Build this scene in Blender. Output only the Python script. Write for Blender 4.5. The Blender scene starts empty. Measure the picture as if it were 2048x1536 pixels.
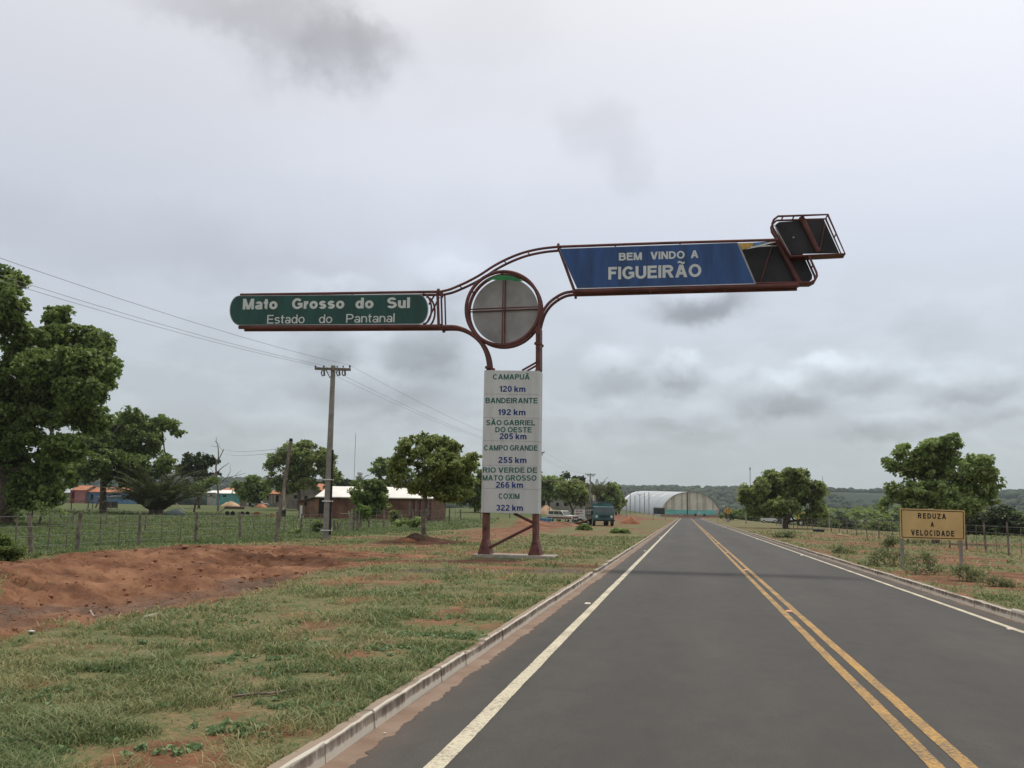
import bpy, bmesh, math, random
import numpy as np
from mathutils import Matrix, Vector, Euler, Quaternion

# ------------------------------------------------------------------ camera, world, sun, exposure
SC = bpy.context.scene
COL = SC.collection
FPX, RHO, TH, PS, CAMH = 1900.0, 0.0165, math.radians(7.59), math.radians(10.39), 1.6
_s, _c = math.sin, math.cos
R0 = np.array([_c(PS), _s(PS), 0.0])
FW = np.array([-_s(PS) * _c(TH), _c(PS) * _c(TH), _s(TH)])
U0 = np.cross(R0, FW)
CU = _c(RHO) * U0 - _s(RHO) * R0
CR = _c(RHO) * R0 + _s(RHO) * U0
CAM = np.array([0.0, 0.0, CAMH])

cam_data = bpy.data.cameras.new('camera')
cam_data.sensor_width = 36.0
cam_data.lens = 36.0 * FPX / 2048.0
cam_data.clip_start = 0.05
cam_data.clip_end = 20000.0
cam = bpy.data.objects.new('camera', cam_data)
COL.objects.link(cam)
M = Matrix(((CR[0], CU[0], -FW[0], 0), (CR[1], CU[1], -FW[1], 0), (CR[2], CU[2], -FW[2], CAMH), (0, 0, 0, 1)))
cam.matrix_world = M
SC.camera = cam

SC.view_settings.view_transform = 'Standard'
SC.view_settings.look = 'None'
SC.view_settings.exposure = 0.0
SC.view_settings.gamma = 1.0
SC.cycles.max_bounces = 6
SC.cycles.transparent_max_bounces = 8
SC.cycles.volume_bounces = 1
SC.cycles.use_denoising = True

SUN_EL, SUN_AZ = math.radians(66.0), math.radians(6.0)     # azimuth from +Y towards +X
SUN_DIR = Vector((math.sin(SUN_AZ) * math.cos(SUN_EL), math.cos(SUN_AZ) * math.cos(SUN_EL), math.sin(SUN_EL)))
sd = bpy.data.lights.new('sun', 'SUN')
sd.energy = 2.3
sd.angle = math.radians(8.0)                               # thin cloud in front of it
sd.color = (1.0, 0.95, 0.86)
so = bpy.data.objects.new('sun', sd)
COL.objects.link(so)
so.rotation_euler = SUN_DIR.to_track_quat('Z', 'Y').to_euler()
so.location = (0, 0, 60)


def ray(px, py):
    return FW * FPX + (px - 1024.0) * CR + (768.0 - py) * CU


def at(px, py, Y):
    d = ray(px, py)
    return CAM + d * (Y / d[1])


def gnd(px, py, z=0.0):
    d = ray(px, py)
    return CAM + d * ((z - CAMH) / d[2])


def build_world():
    w = bpy.data.worlds.new('World')
    SC.world = w
    w.use_nodes = True
    nt = w.node_tree
    N, L = nt.nodes, nt.links
    for n in list(N):
        N.remove(n)

    def node(t, **k):
        n = N.new(t)
        for a, b in k.items():
            setattr(n, a, b)
        return n

    def math_(op, a, b=None, c=None, clamp=False):
        n = node('ShaderNodeMath', operation=op, use_clamp=clamp)
        for i, x in enumerate((a, b, c)):
            if x is None:
                continue
            if isinstance(x, (int, float)):
                n.inputs[i].default_value = x
            else:
                L.new(x, n.inputs[i])
        return n.outputs[0]

    tc = node('ShaderNodeTexCoord')
    d = tc.outputs['Generated']
    sep = node('ShaderNodeSeparateXYZ'); L.new(d, sep.inputs[0])
    elev = sep.outputs['Z']
    # soft warp of the direction: uneven cloud edges
    nz = node('ShaderNodeTexNoise'); nz.inputs['Scale'].default_value = 12.0; nz.inputs['Detail'].default_value = 6.0
    nz.inputs['Roughness'].default_value = 0.6
    L.new(d, nz.inputs['Vector'])
    vs = node('ShaderNodeVectorMath', operation='SUBTRACT'); L.new(nz.outputs['Color'], vs.inputs[0]); vs.inputs[1].default_value = (0.5, 0.5, 0.5)
    vm = node('ShaderNodeVectorMath', operation='SCALE'); L.new(vs.outputs[0], vm.inputs[0]); vm.inputs['Scale'].default_value = 0.07
    va = node('ShaderNodeVectorMath', operation='ADD'); L.new(d, va.inputs[0]); L.new(vm.outputs[0], va.inputs[1])
    wd = va.outputs[0]
    # overcast luminance by height above the horizon
    ramp = node('ShaderNodeValToRGB')
    L.new(elev, ramp.inputs[0])
    cr = ramp.color_ramp
    stops = [(0.0, (0.47, 0.515, 0.525)), (0.05, (0.475, 0.525, 0.545)), (0.13, (0.545, 0.60, 0.65)), (0.26, (0.595, 0.64, 0.725)),
             (0.40, (0.68, 0.695, 0.755)), (0.55, (0.77, 0.775, 0.785)), (0.75, (0.62, 0.62, 0.62)), (1.0, (0.50, 0.50, 0.50))]
    while len(cr.elements) < len(stops):
        cr.elements.new(0.5)
    for e, (p, c) in zip(cr.elements, stops):
        e.position = p
        e.color = c + (1.0,)
    # brighter towards the veiled sun
    dp = node('ShaderNodeVectorMath', operation='DOT_PRODUCT'); L.new(d, dp.inputs[0])
    dp.inputs[1].default_value = Vector((0.42, 0.62, 0.66)).normalized()
    glow = math_('POWER', math_('MAXIMUM', dp.outputs['Value'], 0.0), 5.0)
    # streaky stratus and fine mottling, on a cloud-deck projection
    zc = math_('MAXIMUM', math_('ADD', elev, 0.10), 0.02)
    cx = math_('DIVIDE', sep.outputs['X'], zc)
    cy = math_('DIVIDE', sep.outputs['Y'], zc)
    comb = node('ShaderNodeCombineXYZ'); L.new(cx, comb.inputs[0]); L.new(cy, comb.inputs[1])
    def deck(scale, detail, rough, sx=1.0, sy=1.0, off=0.0):
        mp = node('ShaderNodeMapping'); mp.inputs['Scale'].default_value = (sx, sy, 1); mp.inputs['Location'].default_value = (off, off * 0.7, 0)
        L.new(comb.outputs[0], mp.inputs[0])
        n = node('ShaderNodeTexNoise'); n.inputs['Scale'].default_value = scale; n.inputs['Detail'].default_value = detail
        n.inputs['Roughness'].default_value = rough; n.inputs['Distortion'].default_value = 0.5
        L.new(mp.outputs[0], n.inputs['Vector'])
        return n.outputs['Fac']
    n1 = deck(0.55, 6, 0.55, 1.0, 1.6, 3.1)
    # cumulus low over the horizon: noise in direction space, stretched sideways
    mp2 = node('ShaderNodeMapping'); mp2.inputs['Scale'].default_value = (13.0, 13.0, 30.0); mp2.inputs['Location'].default_value = (1.7, 0.4, 0.2)
    L.new(d, mp2.inputs[0])
    n2 = node('ShaderNodeTexNoise'); n2.inputs['Scale'].default_value = 1.0; n2.inputs['Detail'].default_value = 7.0; n2.inputs['Roughness'].default_value = 0.55
    n2.inputs['Distortion'].default_value = 0.35
    L.new(mp2.outputs[0], n2.inputs['Vector'])
    lowband = node('ShaderNodeMapRange', interpolation_type='SMOOTHSTEP'); L.new(elev, lowband.inputs[0])
    lowband.inputs[1].default_value = 0.30; lowband.inputs[2].default_value = 0.10
    gain = math_('ADD', 1.04, math_('MULTIPLY', math_('SUBTRACT', n1, 0.5), 0.16))
    edge = node('ShaderNodeMapRange', interpolation_type='SMOOTHSTEP'); L.new(n2.outputs['Fac'], edge.inputs[0])
    edge.inputs[1].default_value = 0.40; edge.inputs[2].default_value = 0.60; edge.inputs[3].default_value = -0.5; edge.inputs[4].default_value = 0.5
    mid = math_('MULTIPLY', math_('MULTIPLY', edge.outputs[0], 0.10), lowband.outputs[0])
    nearh = node('ShaderNodeMapRange', interpolation_type='SMOOTHSTEP'); L.new(elev, nearh.inputs[0])
    nearh.inputs[1].default_value = 0.01; nearh.inputs[2].default_value = 0.07
    gain = math_('ADD', gain, math_('MULTIPLY', mid, nearh.outputs[0]))
    # single clouds: (centre seen from the road, half width, half height, depth of tone)
    spots = [(690, 112, 170, 58, -0.32), (560, 60, 190, 62, -0.14), (420, 10, 170, 40, -0.20), (760, 100, 70, 40, -0.10), (1190, 262, 75, 60, -0.13), (1250, 335, 60, 45, -0.10),
             (1405, 612, 130, 40, -0.36), (640, 690, 70, 70, -0.24), (845, 695, 100, 80, -0.24), (760, 790, 230, 80, -0.14), (1240, 770, 75, 34, -0.16), (1350, 760, 75, 30, -0.20), (1560, 815, 110, 30, -0.20),
             (1480, 785, 90, 30, -0.10), (1720, 765, 120, 32, -0.12), (1760, 855, 130, 32, -0.17), (1950, 785, 110, 40, -0.16), (1960, 835, 100, 22, -0.10), (1380, 865, 140, 25, -0.10), (250, 470, 520, 75, -0.08), (560, 545, 300, 60, -0.06),
             (1860, 655, 90, 60, -0.10), (1368, 712, 45, 20, 0.20), (1585, 762, 60, 22, 0.16), (1640, 722, 50, 18, 0.16), (650, 575, 110, 40, 0.12), (1225, 715, 60, 30, 0.12), (1660, 728, 90, 30, 0.12),
             (900, 540, 130, 60, 0.10), (870, 320, 420, 90, 0.06), (1840, 745, 80, 25, 0.10), (760, 640, 90, 40, 0.12), (1000, 40, 160, 60, -0.06), (1450, 750, 70, 24, 0.10)]
    for i, (px, py, rx, ry, amt) in enumerate(spots):
        c = ray(px, py); c /= np.linalg.norm(c)
        e1 = np.cross(c, (0, 0, 1)); e1 /= np.linalg.norm(e1)
        e2 = np.cross(e1, c)
        rot = Matrix(((e1[0], e2[0], c[0]), (e1[1], e2[1], c[1]), (e1[2], e2[2], c[2]))).to_euler()
        mp = node('ShaderNodeMapping', vector_type='TEXTURE')
        mp.inputs['Location'].default_value = c
        mp.inputs['Rotation'].default_value = rot
        mp.inputs['Scale'].default_value = (rx / 1900 * 1.25, ry / 1900 * 1.25, 0.3)
        L.new(wd, mp.inputs[0])
        g = node('ShaderNodeTexGradient', gradient_type='SPHERICAL'); L.new(mp.outputs[0], g.inputs[0])
        sm = node('ShaderNodeMapRange', interpolation_type='SMOOTHERSTEP'); L.new(g.outputs['Fac'], sm.inputs[0])
        sm.inputs[1].default_value = 0.0; sm.inputs[2].default_value = 0.85; sm.inputs[3].default_value = 0.0; sm.inputs[4].default_value = amt
        gain = math_('ADD', gain, sm.outputs[0])
    nz2 = node('ShaderNodeTexNoise'); nz2.inputs['Scale'].default_value = 26.0; nz2.inputs['Detail'].default_value = 7.0; nz2.inputs['Roughness'].default_value = 0.62
    L.new(d, nz2.inputs['Vector'])
    vs2 = node('ShaderNodeVectorMath', operation='SUBTRACT'); L.new(nz2.outputs['Color'], vs2.inputs[0]); vs2.inputs[1].default_value = (0.5, 0.5, 0.5)
    vm2 = node('ShaderNodeVectorMath', operation='SCALE'); L.new(vs2.outputs[0], vm2.inputs[0]); vm2.inputs['Scale'].default_value = 0.042
    va2 = node('ShaderNodeVectorMath', operation='ADD'); L.new(d, va2.inputs[0]); L.new(vm2.outputs[0], va2.inputs[1])
    puffs = [(1225, 742, 62, 50, 1.0), (1360, 738, 58, 40, 1.25), (1555, 795, 95, 48, 1.1), (1700, 748, 105, 40, 0.9), (1945, 768, 90, 44, 0.9), (1785, 848, 95, 34, 0.9), (1945, 832, 85, 24, 0.8),
             (1385, 835, 75, 32, 0.7), (1250, 845, 85, 34, 0.6), (655, 690, 60, 60, 1.0), (850, 690, 80, 62, 1.0), (745, 775, 150, 46, 0.8), (690, 585, 80, 34, 0.7), (905, 560, 80, 44, 0.7), (1405, 605, 95, 34, 1.2), (560, 850, 120, 30, 0.5)]
    for (px, py, rx, ry, amp) in puffs:
        c = ray(px, py); c /= np.linalg.norm(c)
        e1 = np.cross(c, (0, 0, 1)); e1 /= np.linalg.norm(e1)
        e2 = np.cross(e1, c)
        rot = Matrix(((e1[0], e2[0], c[0]), (e1[1], e2[1], c[1]), (e1[2], e2[2], c[2]))).to_euler()
        mp = node('ShaderNodeMapping', vector_type='TEXTURE')
        mp.inputs['Location'].default_value = c; mp.inputs['Rotation'].default_value = rot
        mp.inputs['Scale'].default_value = (rx / 1900 * 1.3, ry / 1900 * 1.3, 0.3)
        L.new(va2.outputs[0], mp.inputs[0])
        g = node('ShaderNodeTexGradient', gradient_type='SPHERICAL'); L.new(mp.outputs[0], g.inputs[0])
        sm = node('ShaderNodeMapRange', interpolation_type='SMOOTHSTEP'); L.new(g.outputs['Fac'], sm.inputs[0])
        sm.inputs[1].default_value = 0.05; sm.inputs[2].default_value = 0.50
        sy_ = node('ShaderNodeSeparateXYZ'); L.new(mp.outputs[0], sy_.inputs[0])
        tone = node('ShaderNodeMapRange', interpolation_type='SMOOTHSTEP'); L.new(sy_.outputs['Y'], tone.inputs[0])
        tone.inputs[1].default_value = -0.55; tone.inputs[2].default_value = 0.75; tone.inputs[3].default_value = -0.17 * amp; tone.inputs[4].default_value = 0.15 * amp
        gain = math_('ADD', gain, math_('MULTIPLY', sm.outputs[0], tone.outputs[0]))
    gain = math_('ADD', gain, math_('MULTIPLY', glow, 0.40))
    mul = node('ShaderNodeVectorMath', operation='SCALE'); L.new(ramp.outputs[0], mul.inputs[0]); L.new(gain, mul.inputs['Scale'])
    # open sky shining faintly through the cloud
    sky = node('ShaderNodeTexSky', sky_type='NISHITA'); sky.sun_disc = False
    sky.sun_elevation = SUN_EL; sky.sun_rotation = SUN_AZ
    sky.dust_density = 2.5
    SKY_STRENGTH = 0.10
    up = node('ShaderNodeVectorMath', operation='SCALE'); L.new(mul.outputs[0], up.inputs[0]); up.inputs['Scale'].default_value = 1.0 / SKY_STRENGTH
    mix = node('ShaderNodeMix', data_type='RGBA'); mix.inputs[0].default_value = 0.93
    L.new(sky.outputs[0], mix.inputs[6]); L.new(up.outputs[0], mix.inputs[7])
    bg = node('ShaderNodeBackground'); bg.inputs['Strength'].default_value = SKY_STRENGTH
    L.new(mix.outputs[2], bg.inputs['Color'])
    out = node('ShaderNodeOutputWorld'); L.new(bg.outputs[0], out.inputs['Surface'])


build_world()

# ------------------------------------------------------------------ helpers
def vh(ix, iy, seed):
    h = (ix.astype(np.int64) * 374761393 + iy.astype(np.int64) * 668265263 + seed * 974634777) & 0xFFFFFFFF
    h = ((h ^ (h >> 13)) * 1274126177) & 0xFFFFFFFF
    h = (h ^ (h >> 16))
    return (h & 0xFFFFFF) / float(0xFFFFFF)


def vnoise(x, y, seed=0):
    ix, iy = np.floor(x), np.floor(y)
    fx, fy = x - ix, y - iy
    fx = fx * fx * (3 - 2 * fx); fy = fy * fy * (3 - 2 * fy)
    a, b = vh(ix, iy, seed), vh(ix + 1, iy, seed)
    c, d = vh(ix, iy + 1, seed), vh(ix + 1, iy + 1, seed)
    return (a * (1 - fx) + b * fx) * (1 - fy) + (c * (1 - fx) + d * fx) * fy


def fbm(x, y, seed=0, oct=4, gain=0.5):
    s, a, t = 0.0, 1.0, 0.0
    for i in range(oct):
        s = s + a * vnoise(x * 2 ** i + 13.7 * i, y * 2 ** i + 7.3 * i, seed + i)
        t += a
        a *= gain
    return s / t


def sstep(a, b, x):
    t = np.clip((np.asarray(x, float) - a) / (b - a), 0, 1)
    return t * t * (3 - 2 * t)


def tag(o, label=None, cat=None, group=None, kind=None):
    if label: o['label'] = label
    if cat: o['category'] = cat
    if group: o['group'] = group
    if kind: o['kind'] = kind
    return o


def thing(name, loc, label, cat, rz=0.0, group=None):
    o = bpy.data.objects.new(name, None)
    COL.objects.link(o)
    o.location = loc
    o.rotation_euler = (0, 0, rz)
    o.empty_display_size = 0.3
    return tag(o, label, cat, group)


def children(o):
    return [c for c in bpy.data.objects if c.parent == o]


def copy_tree(o, parent=None):
    kids = list(o.children)
    c = o.copy()
    COL.objects.link(c)
    if parent is not None:
        c.parent = parent
    for k in kids:
        copy_tree(k, c)
    return c


def link(name, me, mat, parent=None):
    if mat is not None:
        me.materials.append(mat)
    o = bpy.data.objects.new(name, me)
    COL.objects.link(o)
    if parent is not None:
        o.parent = parent
    return o


def np_mesh(name, verts, faces, smooth=False):
    """verts (n,3); faces (m,k) one face size k."""
    me = bpy.data.meshes.new(name)
    verts = np.ascontiguousarray(verts, np.float32)
    faces = np.ascontiguousarray(faces, np.int32)
    m, k = faces.shape
    me.vertices.add(len(verts)); me.vertices.foreach_set('co', verts.ravel())
    me.loops.add(m * k); me.loops.foreach_set('vertex_index', faces.ravel())
    me.polygons.add(m); me.polygons.foreach_set('loop_start', np.arange(0, m * k, k, dtype=np.int32))
    me.polygons.foreach_set('use_smooth', np.full(m, smooth))
    me.update(calc_edges=True)
    return me


def add_attr(me, name, vals):
    a = me.attributes.new(name, 'FLOAT', 'POINT')
    a.data.foreach_set('value', np.ascontiguousarray(vals, np.float32))


class MB:
    def __init__(self):
        self.v, self.f, self.s = [], [], []

    def _add(self, vs, fs, smooth=False):
        o = len(self.v)
        self.v += [tuple(map(float, p)) for p in vs]
        for f in fs:
            self.f.append([i + o for i in f]); self.s.append(smooth)
        return self

    def box(self, c, size, rot=None):
        x, y, z = (s / 2 for s in size)
        P = np.array([(-x, -y, -z), (x, -y, -z), (x, y, -z), (-x, y, -z), (-x, -y, z), (x, -y, z), (x, y, z), (-x, y, z)])
        if rot is not None:
            P = P @ np.array(rot).T
        P = P + np.array(c)
        return self._add(P, [(0, 3, 2, 1), (4, 5, 6, 7), (0, 1, 5, 4), (1, 2, 6, 5), (2, 3, 7, 6), (3, 0, 4, 7)])

    def hexa(self, P):
        return self._add(P, [(0, 3, 2, 1), (4, 5, 6, 7), (0, 1, 5, 4), (1, 2, 6, 5), (2, 3, 7, 6), (3, 0, 4, 7)])

    def prism(self, poly, vec):
        n = len(poly)
        a = np.array(poly, float); b = a + np.array(vec, float)
        nn = np.zeros(3)
        for i in range(n):
            nn += np.cross(a[i], a[(i + 1) % n])
        fl = np.dot(nn, vec) > 0
        fs = [list(range(n)), list(range(2 * n - 1, n - 1, -1))]
        fs += [(i, i + n, (i + 1) % n + n, (i + 1) % n) for i in range(n)]
        if fl:
            fs = [list(reversed(f)) for f in fs]
        return self._add(np.vstack([a, b]), fs)

    def tube(self, pts, r, n=8, cap=True, closed=False):
        P = [np.array(p, float) for p in pts]
        m = len(P)
        rs = [r] * m if np.isscalar(r) else list(r)
        rings = []
        up = None
        for i in range(m):
            if closed:
                t = P[(i + 1) % m] - P[i - 1]
            else:
                t = P[min(i + 1, m - 1)] - P[max(i - 1, 0)]
            t = t / (np.linalg.norm(t) + 1e-12)
            if up is None:
                h = np.array((0, 0, 1.0)) if abs(t[2]) < 0.9 else np.array((1.0, 0, 0))
                a = np.cross(t, h)
            else:
                a = up - t * np.dot(up, t)
            a = a / (np.linalg.norm(a) + 1e-12)
            up = a
            b = np.cross(t, a)
            rings.append([P[i] + rs[i] * (_c(2 * math.pi * k / n) * a + _s(2 * math.pi * k / n) * b) for k in range(n)])
        V = [p for q in rings for p in q]
        Fc = []
        for i in range(m if closed else m - 1):
            j = (i + 1) % m
            for k in range(n):
                k2 = (k + 1) % n
                Fc.append((i * n + k, i * n + k2, j * n + k2, j * n + k))
        self._add(V, Fc, True)
        if cap and not closed:
            self._add(rings[0], [tuple(range(n - 1, -1, -1))])
            self._add(rings[-1], [tuple(range(n))])
        return self

    def sphere(self, c, r, seg=10, rings=6):
        r = np.array((r, r, r) if np.isscalar(r) else r, float)
        V, Fc = [], []
        for i in range(rings + 1):
            a = math.pi * i / rings
            for k in range(seg):
                b = 2 * math.pi * k / seg
                V.append(np.array(c) + r * np.array((_s(a) * _c(b), _s(a) * _s(b), _c(a))))
        for i in range(rings):
            for k in range(seg):
                k2 = (k + 1) % seg
                Fc.append((i * seg + k, (i + 1) * seg + k, (i + 1) * seg + k2, i * seg + k2))
        return self._add(V, Fc, True)

    def lathe(self, c, prof, n=16):
        V, Fc = [], []
        for (r, z) in prof:
            for k in range(n):
                b = 2 * math.pi * k / n
                V.append((c[0] + r * _c(b), c[1] + r * _s(b), c[2] + z))
        for i in range(len(prof) - 1):
            for k in range(n):
                k2 = (k + 1) % n
                Fc.append((i * n + k, i * n + k2, (i + 1) * n + k2, (i + 1) * n + k))
        return self._add(V, Fc, True)

    def build(self, name, mat, parent=None, bevel=0.0, world=True):
        me = bpy.data.meshes.new(name)
        vs = self.v
        if parent is not None and world:
            l = parent.location
            q = parent
            off = Vector(l)
            while q.parent is not None:
                q = q.parent
                off += Vector(q.location)
            vs = [(a - off[0], b - off[1], c - off[2]) for a, b, c in vs]
        me.from_pydata(vs, [], self.f)
        me.polygons.foreach_set('use_smooth', self.s)
        me.update()
        o = link(name, me, mat, parent)
        if bevel:
            m = o.modifiers.new('bevel', 'BEVEL'); m.width = bevel; m.segments = 2; m.limit_method = 'ANGLE'
        return o


def rotz(a):
    return np.array(((_c(a), -_s(a), 0), (_s(a), _c(a), 0), (0, 0, 1.0)))


# ------------------------------------------------------------------ materials
def mat(name, col, rough=0.7, var=0.12, scale=3.0, col2=None, bump=0.0, bscale=None, metal=0.0, spec=0.4, space='Object', detail=5.0, stretch=(1, 1, 1)):
    """surface with uneven colour: noise mixes col and col2 (its own tone when not given)."""
    m = bpy.data.materials.new(name)
    m.use_nodes = True
    nt = m.node_tree; N, L = nt.nodes, nt.links
    b = N['Principled BSDF']
    b.inputs['Roughness'].default_value = rough
    b.inputs['Metallic'].default_value = metal
    b.inputs['Specular IOR Level'].default_value = spec
    if col2 is None:
        col2 = tuple(max(0.0, c * (1 - 2.2 * var)) for c in col)
        colA = tuple(min(1.0, c * (1 + var)) for c in col)
    else:
        colA = col
    tc = N.new('ShaderNodeTexCoord'); mp = N.new('ShaderNodeMapping'); mp.inputs['Scale'].default_value = stretch
    L.new(tc.outputs[space], mp.inputs[0])
    nz = N.new('ShaderNodeTexNoise'); nz.inputs['Scale'].default_value = scale; nz.inputs['Detail'].default_value = detail; nz.inputs['Roughness'].default_value = 0.6
    L.new(mp.outputs[0], nz.inputs['Vector'])
    rp = N.new('ShaderNodeValToRGB'); rp.color_ramp.elements[0].position = 0.32; rp.color_ramp.elements[1].position = 0.62
    rp.color_ramp.elements[0].color = tuple(col2) + (1,); rp.color_ramp.elements[1].color = tuple(colA) + (1,)
    L.new(nz.outputs['Fac'], rp.inputs[0]); L.new(rp.outputs[0], b.inputs['Base Color'])
    if bump:
        n2 = N.new('ShaderNodeTexNoise'); n2.inputs['Scale'].default_value = bscale or scale * 8; n2.inputs['Detail'].default_value = 4
        L.new(mp.outputs[0], n2.inputs['Vector'])
        bp = N.new('ShaderNodeBump'); bp.inputs['Strength'].default_value = bump; bp.inputs['Distance'].default_value = 0.02
        L.new(n2.outputs['Fac'], bp.inputs['Height']); L.new(bp.outputs[0], b.inputs['Normal'])
    return m


def leaf_mat(name, dark, light, trans=0.42, rough=0.55):
    m = bpy.data.materials.new(name); m.use_nodes = True
    nt = m.node_tree; N, L = nt.nodes, nt.links
    b = N['Principled BSDF']; b.inputs['Roughness'].default_value = rough; b.inputs['Specular IOR Level'].default_value = 0.3
    a = N.new('ShaderNodeAttribute'); a.attribute_name = 'tint'
    rp = N.new('ShaderNodeValToRGB'); L.new(a.outputs['Fac'], rp.inputs[0])
    rp.color_ramp.elements[0].color = dark + (1,); rp.color_ramp.elements[1].color = light + (1,)
    L.new(rp.outputs[0], b.inputs['Base Color'])
    t = N.new('ShaderNodeBsdfTranslucent'); hs = N.new('ShaderNodeHueSaturation'); hs.inputs['Value'].default_value = 1.3
    L.new(rp.outputs[0], hs.inputs['Color']); L.new(hs.outputs[0], t.inputs['Color'])
    mx = N.new('ShaderNodeMixShader'); mx.inputs[0].default_value = trans
    L.new(b.outputs[0], mx.inputs[1]); L.new(t.outputs[0], mx.inputs[2])
    L.new(mx.outputs[0], N['Material Output'].inputs['Surface'])
    return m


MT = {}
MT['frame'] = mat('red oxide painted steel', (0.125, 0.039, 0.031), 0.55, 0.2, 2.0, bump=0.1)
MT['frame_rust'] = mat('weathered red oxide steel', (0.135, 0.046, 0.034), 0.7, 0.3, 6.0, bump=0.2)
MT['dark_sheet'] = mat('dark back of sheet metal', (0.020, 0.016, 0.016), 0.6, 0.3, 1.5)
MT['disc'] = mat('grey back of round panel', (0.33, 0.32, 0.30), 0.75, 0.12, 1.2)
MT['green_panel'] = mat('dark green panel', (0.009, 0.063, 0.046), 0.45, 0.16, 1.6, stretch=(2.2, 1, 0.35))
MT['blue_panel'] = mat('blue panel', (0.020, 0.066, 0.195), 0.45, 0.16, 1.4, stretch=(2.2, 1, 0.35))
MT['white_panel'] = mat('grey white panel', (0.57, 0.57, 0.545), 0.6, 0.06, 1.6, stretch=(2.2, 1, 0.35))
MT['letter_white'] = mat('off white lettering', (0.60, 0.61, 0.57), 0.6, 0.05, 2)
MT['letter_green'] = mat('green lettering', (0.008, 0.12, 0.085), 0.5, 0.1, 2)
MT['letter_navy'] = mat('navy lettering', (0.012, 0.035, 0.19), 0.5, 0.1, 2)
MT['trim'] = mat('bare aluminium edge', (0.36, 0.36, 0.345), 0.5, 0.12, 3, metal=0.3)
MT['torn_green'] = mat('torn green panel', (0.02, 0.20, 0.05), 0.5, 0.15, 4)
MT['torn_yellow'] = mat('torn yellow panel', (0.55, 0.33, 0.07), 0.5, 0.2, 4)
MT['torn_blue'] = mat('torn blue panel', (0.10, 0.22, 0.42), 0.5, 0.2, 6)
MT['concrete'] = mat('weathered concrete', (0.38, 0.34, 0.28), 0.9, 0.16, 4, bump=0.3)
MT['pole'] = mat('grey concrete pole', (0.27, 0.245, 0.215), 0.9, 0.12, 3, bump=0.2)
MT['wood'] = mat('grey weathered wood', (0.19, 0.155, 0.125), 0.9, 0.3, 5, bump=0.4)
MT['wood_pale'] = mat('pale dry wood', (0.36, 0.31, 0.25), 0.9, 0.2, 6, bump=0.3)
MT['bark'] = mat('brown grey bark', (0.10, 0.075, 0.055), 0.95, 0.3, 4, bump=0.5)
MT['bark_pale'] = mat('pale grey bark', (0.20, 0.16, 0.13), 0.95, 0.25, 4, bump=0.5)
MT['black'] = mat('black rubber', (0.02, 0.02, 0.02), 0.7, 0.2, 5)
MT['dark'] = mat('dark opening', (0.012, 0.011, 0.010), 0.9, 0.2, 2)
MT['glass'] = mat('dark glass', (0.05, 0.06, 0.065), 0.12, 0.2, 1.0, spec=0.7)
MT['wire'] = mat('grey cable', (0.24, 0.24, 0.24), 0.6, 0.1, 1)
MT['sign_yellow'] = mat('faded yellow sign', (0.60, 0.415, 0.17), 0.55, 0.07, 1.5)
MT['letter_black'] = mat('black lettering', (0.02, 0.018, 0.014), 0.6, 0.1, 2)
MT['roof_white'] = mat('whitish fibre cement roof', (0.86, 0.83, 0.76), 0.7, 0.06, 0.6)
MT['brick'] = mat('brown brick wall', (0.17, 0.085, 0.055), 0.9, 0.25, 0.8, bump=0.3, bscale=6)
MT['tile'] = mat('orange clay tiles', (0.46, 0.185, 0.095), 0.85, 0.2, 1.5, bump=0.3, bscale=5)
MT['plaster'] = mat('bare grey brown plaster', (0.24, 0.205, 0.17), 0.9, 0.2, 0.5)
MT['plaster_grey'] = mat('grey block wall', (0.33, 0.31, 0.28), 0.9, 0.15, 0.5)
MT['turquoise'] = mat('turquoise wall', (0.10, 0.30, 0.28), 0.8, 0.12, 0.7)
MT['red_wall'] = mat('red painted wall', (0.25, 0.055, 0.055), 0.8, 0.15, 0.6)
MT['pink_wall'] = mat('pink painted wall', (0.36, 0.15, 0.145), 0.8, 0.12, 0.6)
MT['blue_wall'] = mat('blue painted wall', (0.10, 0.19, 0.30), 0.8, 0.15, 0.6)
MT['white_wall'] = mat('whitewashed wall', (0.60, 0.60, 0.57), 0.85, 0.08, 0.6)
MT['metal_grey'] = mat('galvanised sheet', (0.46, 0.49, 0.51), 0.5, 0.06, 0.15, metal=0.2)
MT['skylight'] = mat('translucent roof sheet', (0.85, 0.85, 0.82), 0.5, 0.05, 0.3)
MT['teal_paint'] = mat('faded teal paint', (0.055, 0.155, 0.16), 0.5, 0.2, 1.5)
MT['cream_paint'] = mat('cream white car paint', (0.66, 0.62, 0.52), 0.4, 0.08, 1.0)
MT['maroon'] = mat('maroon stripe paint', (0.10, 0.02, 0.02), 0.5, 0.2, 1.0)
MT['chrome'] = mat('dull chrome', (0.55, 0.55, 0.53), 0.3, 0.1, 2, metal=0.8)
MT['lamp_glass'] = mat('headlamp glass', (0.65, 0.66, 0.62), 0.15, 0.05, 2, spec=0.7)
MT['blue_plastic'] = mat('blue plastic', (0.08, 0.22, 0.36), 0.5, 0.2, 3)
MT['machine_yellow'] = mat('machine yellow', (0.62, 0.36, 0.03), 0.5, 0.1, 2)
MT['sand'] = mat('sand heap', (0.55, 0.36, 0.22), 0.95, 0.12, 1.0, bump=0.4)
MT['red_soil'] = mat('red soil', (0.30, 0.125, 0.06), 0.95, 0.2, 2.5, bump=0.5)
MT['dark_soil'] = mat('dark soil', (0.10, 0.055, 0.035), 0.95, 0.3, 4, bump=0.6)
MT['stick'] = mat('dry stick', (0.22, 0.17, 0.13), 0.9, 0.3, 8)
MT['litter'] = mat('white litter', (0.75, 0.74, 0.70), 0.7, 0.05, 6)
MT['stud'] = mat('orange road stud', (0.62, 0.24, 0.08), 0.5, 0.1, 9)
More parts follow.
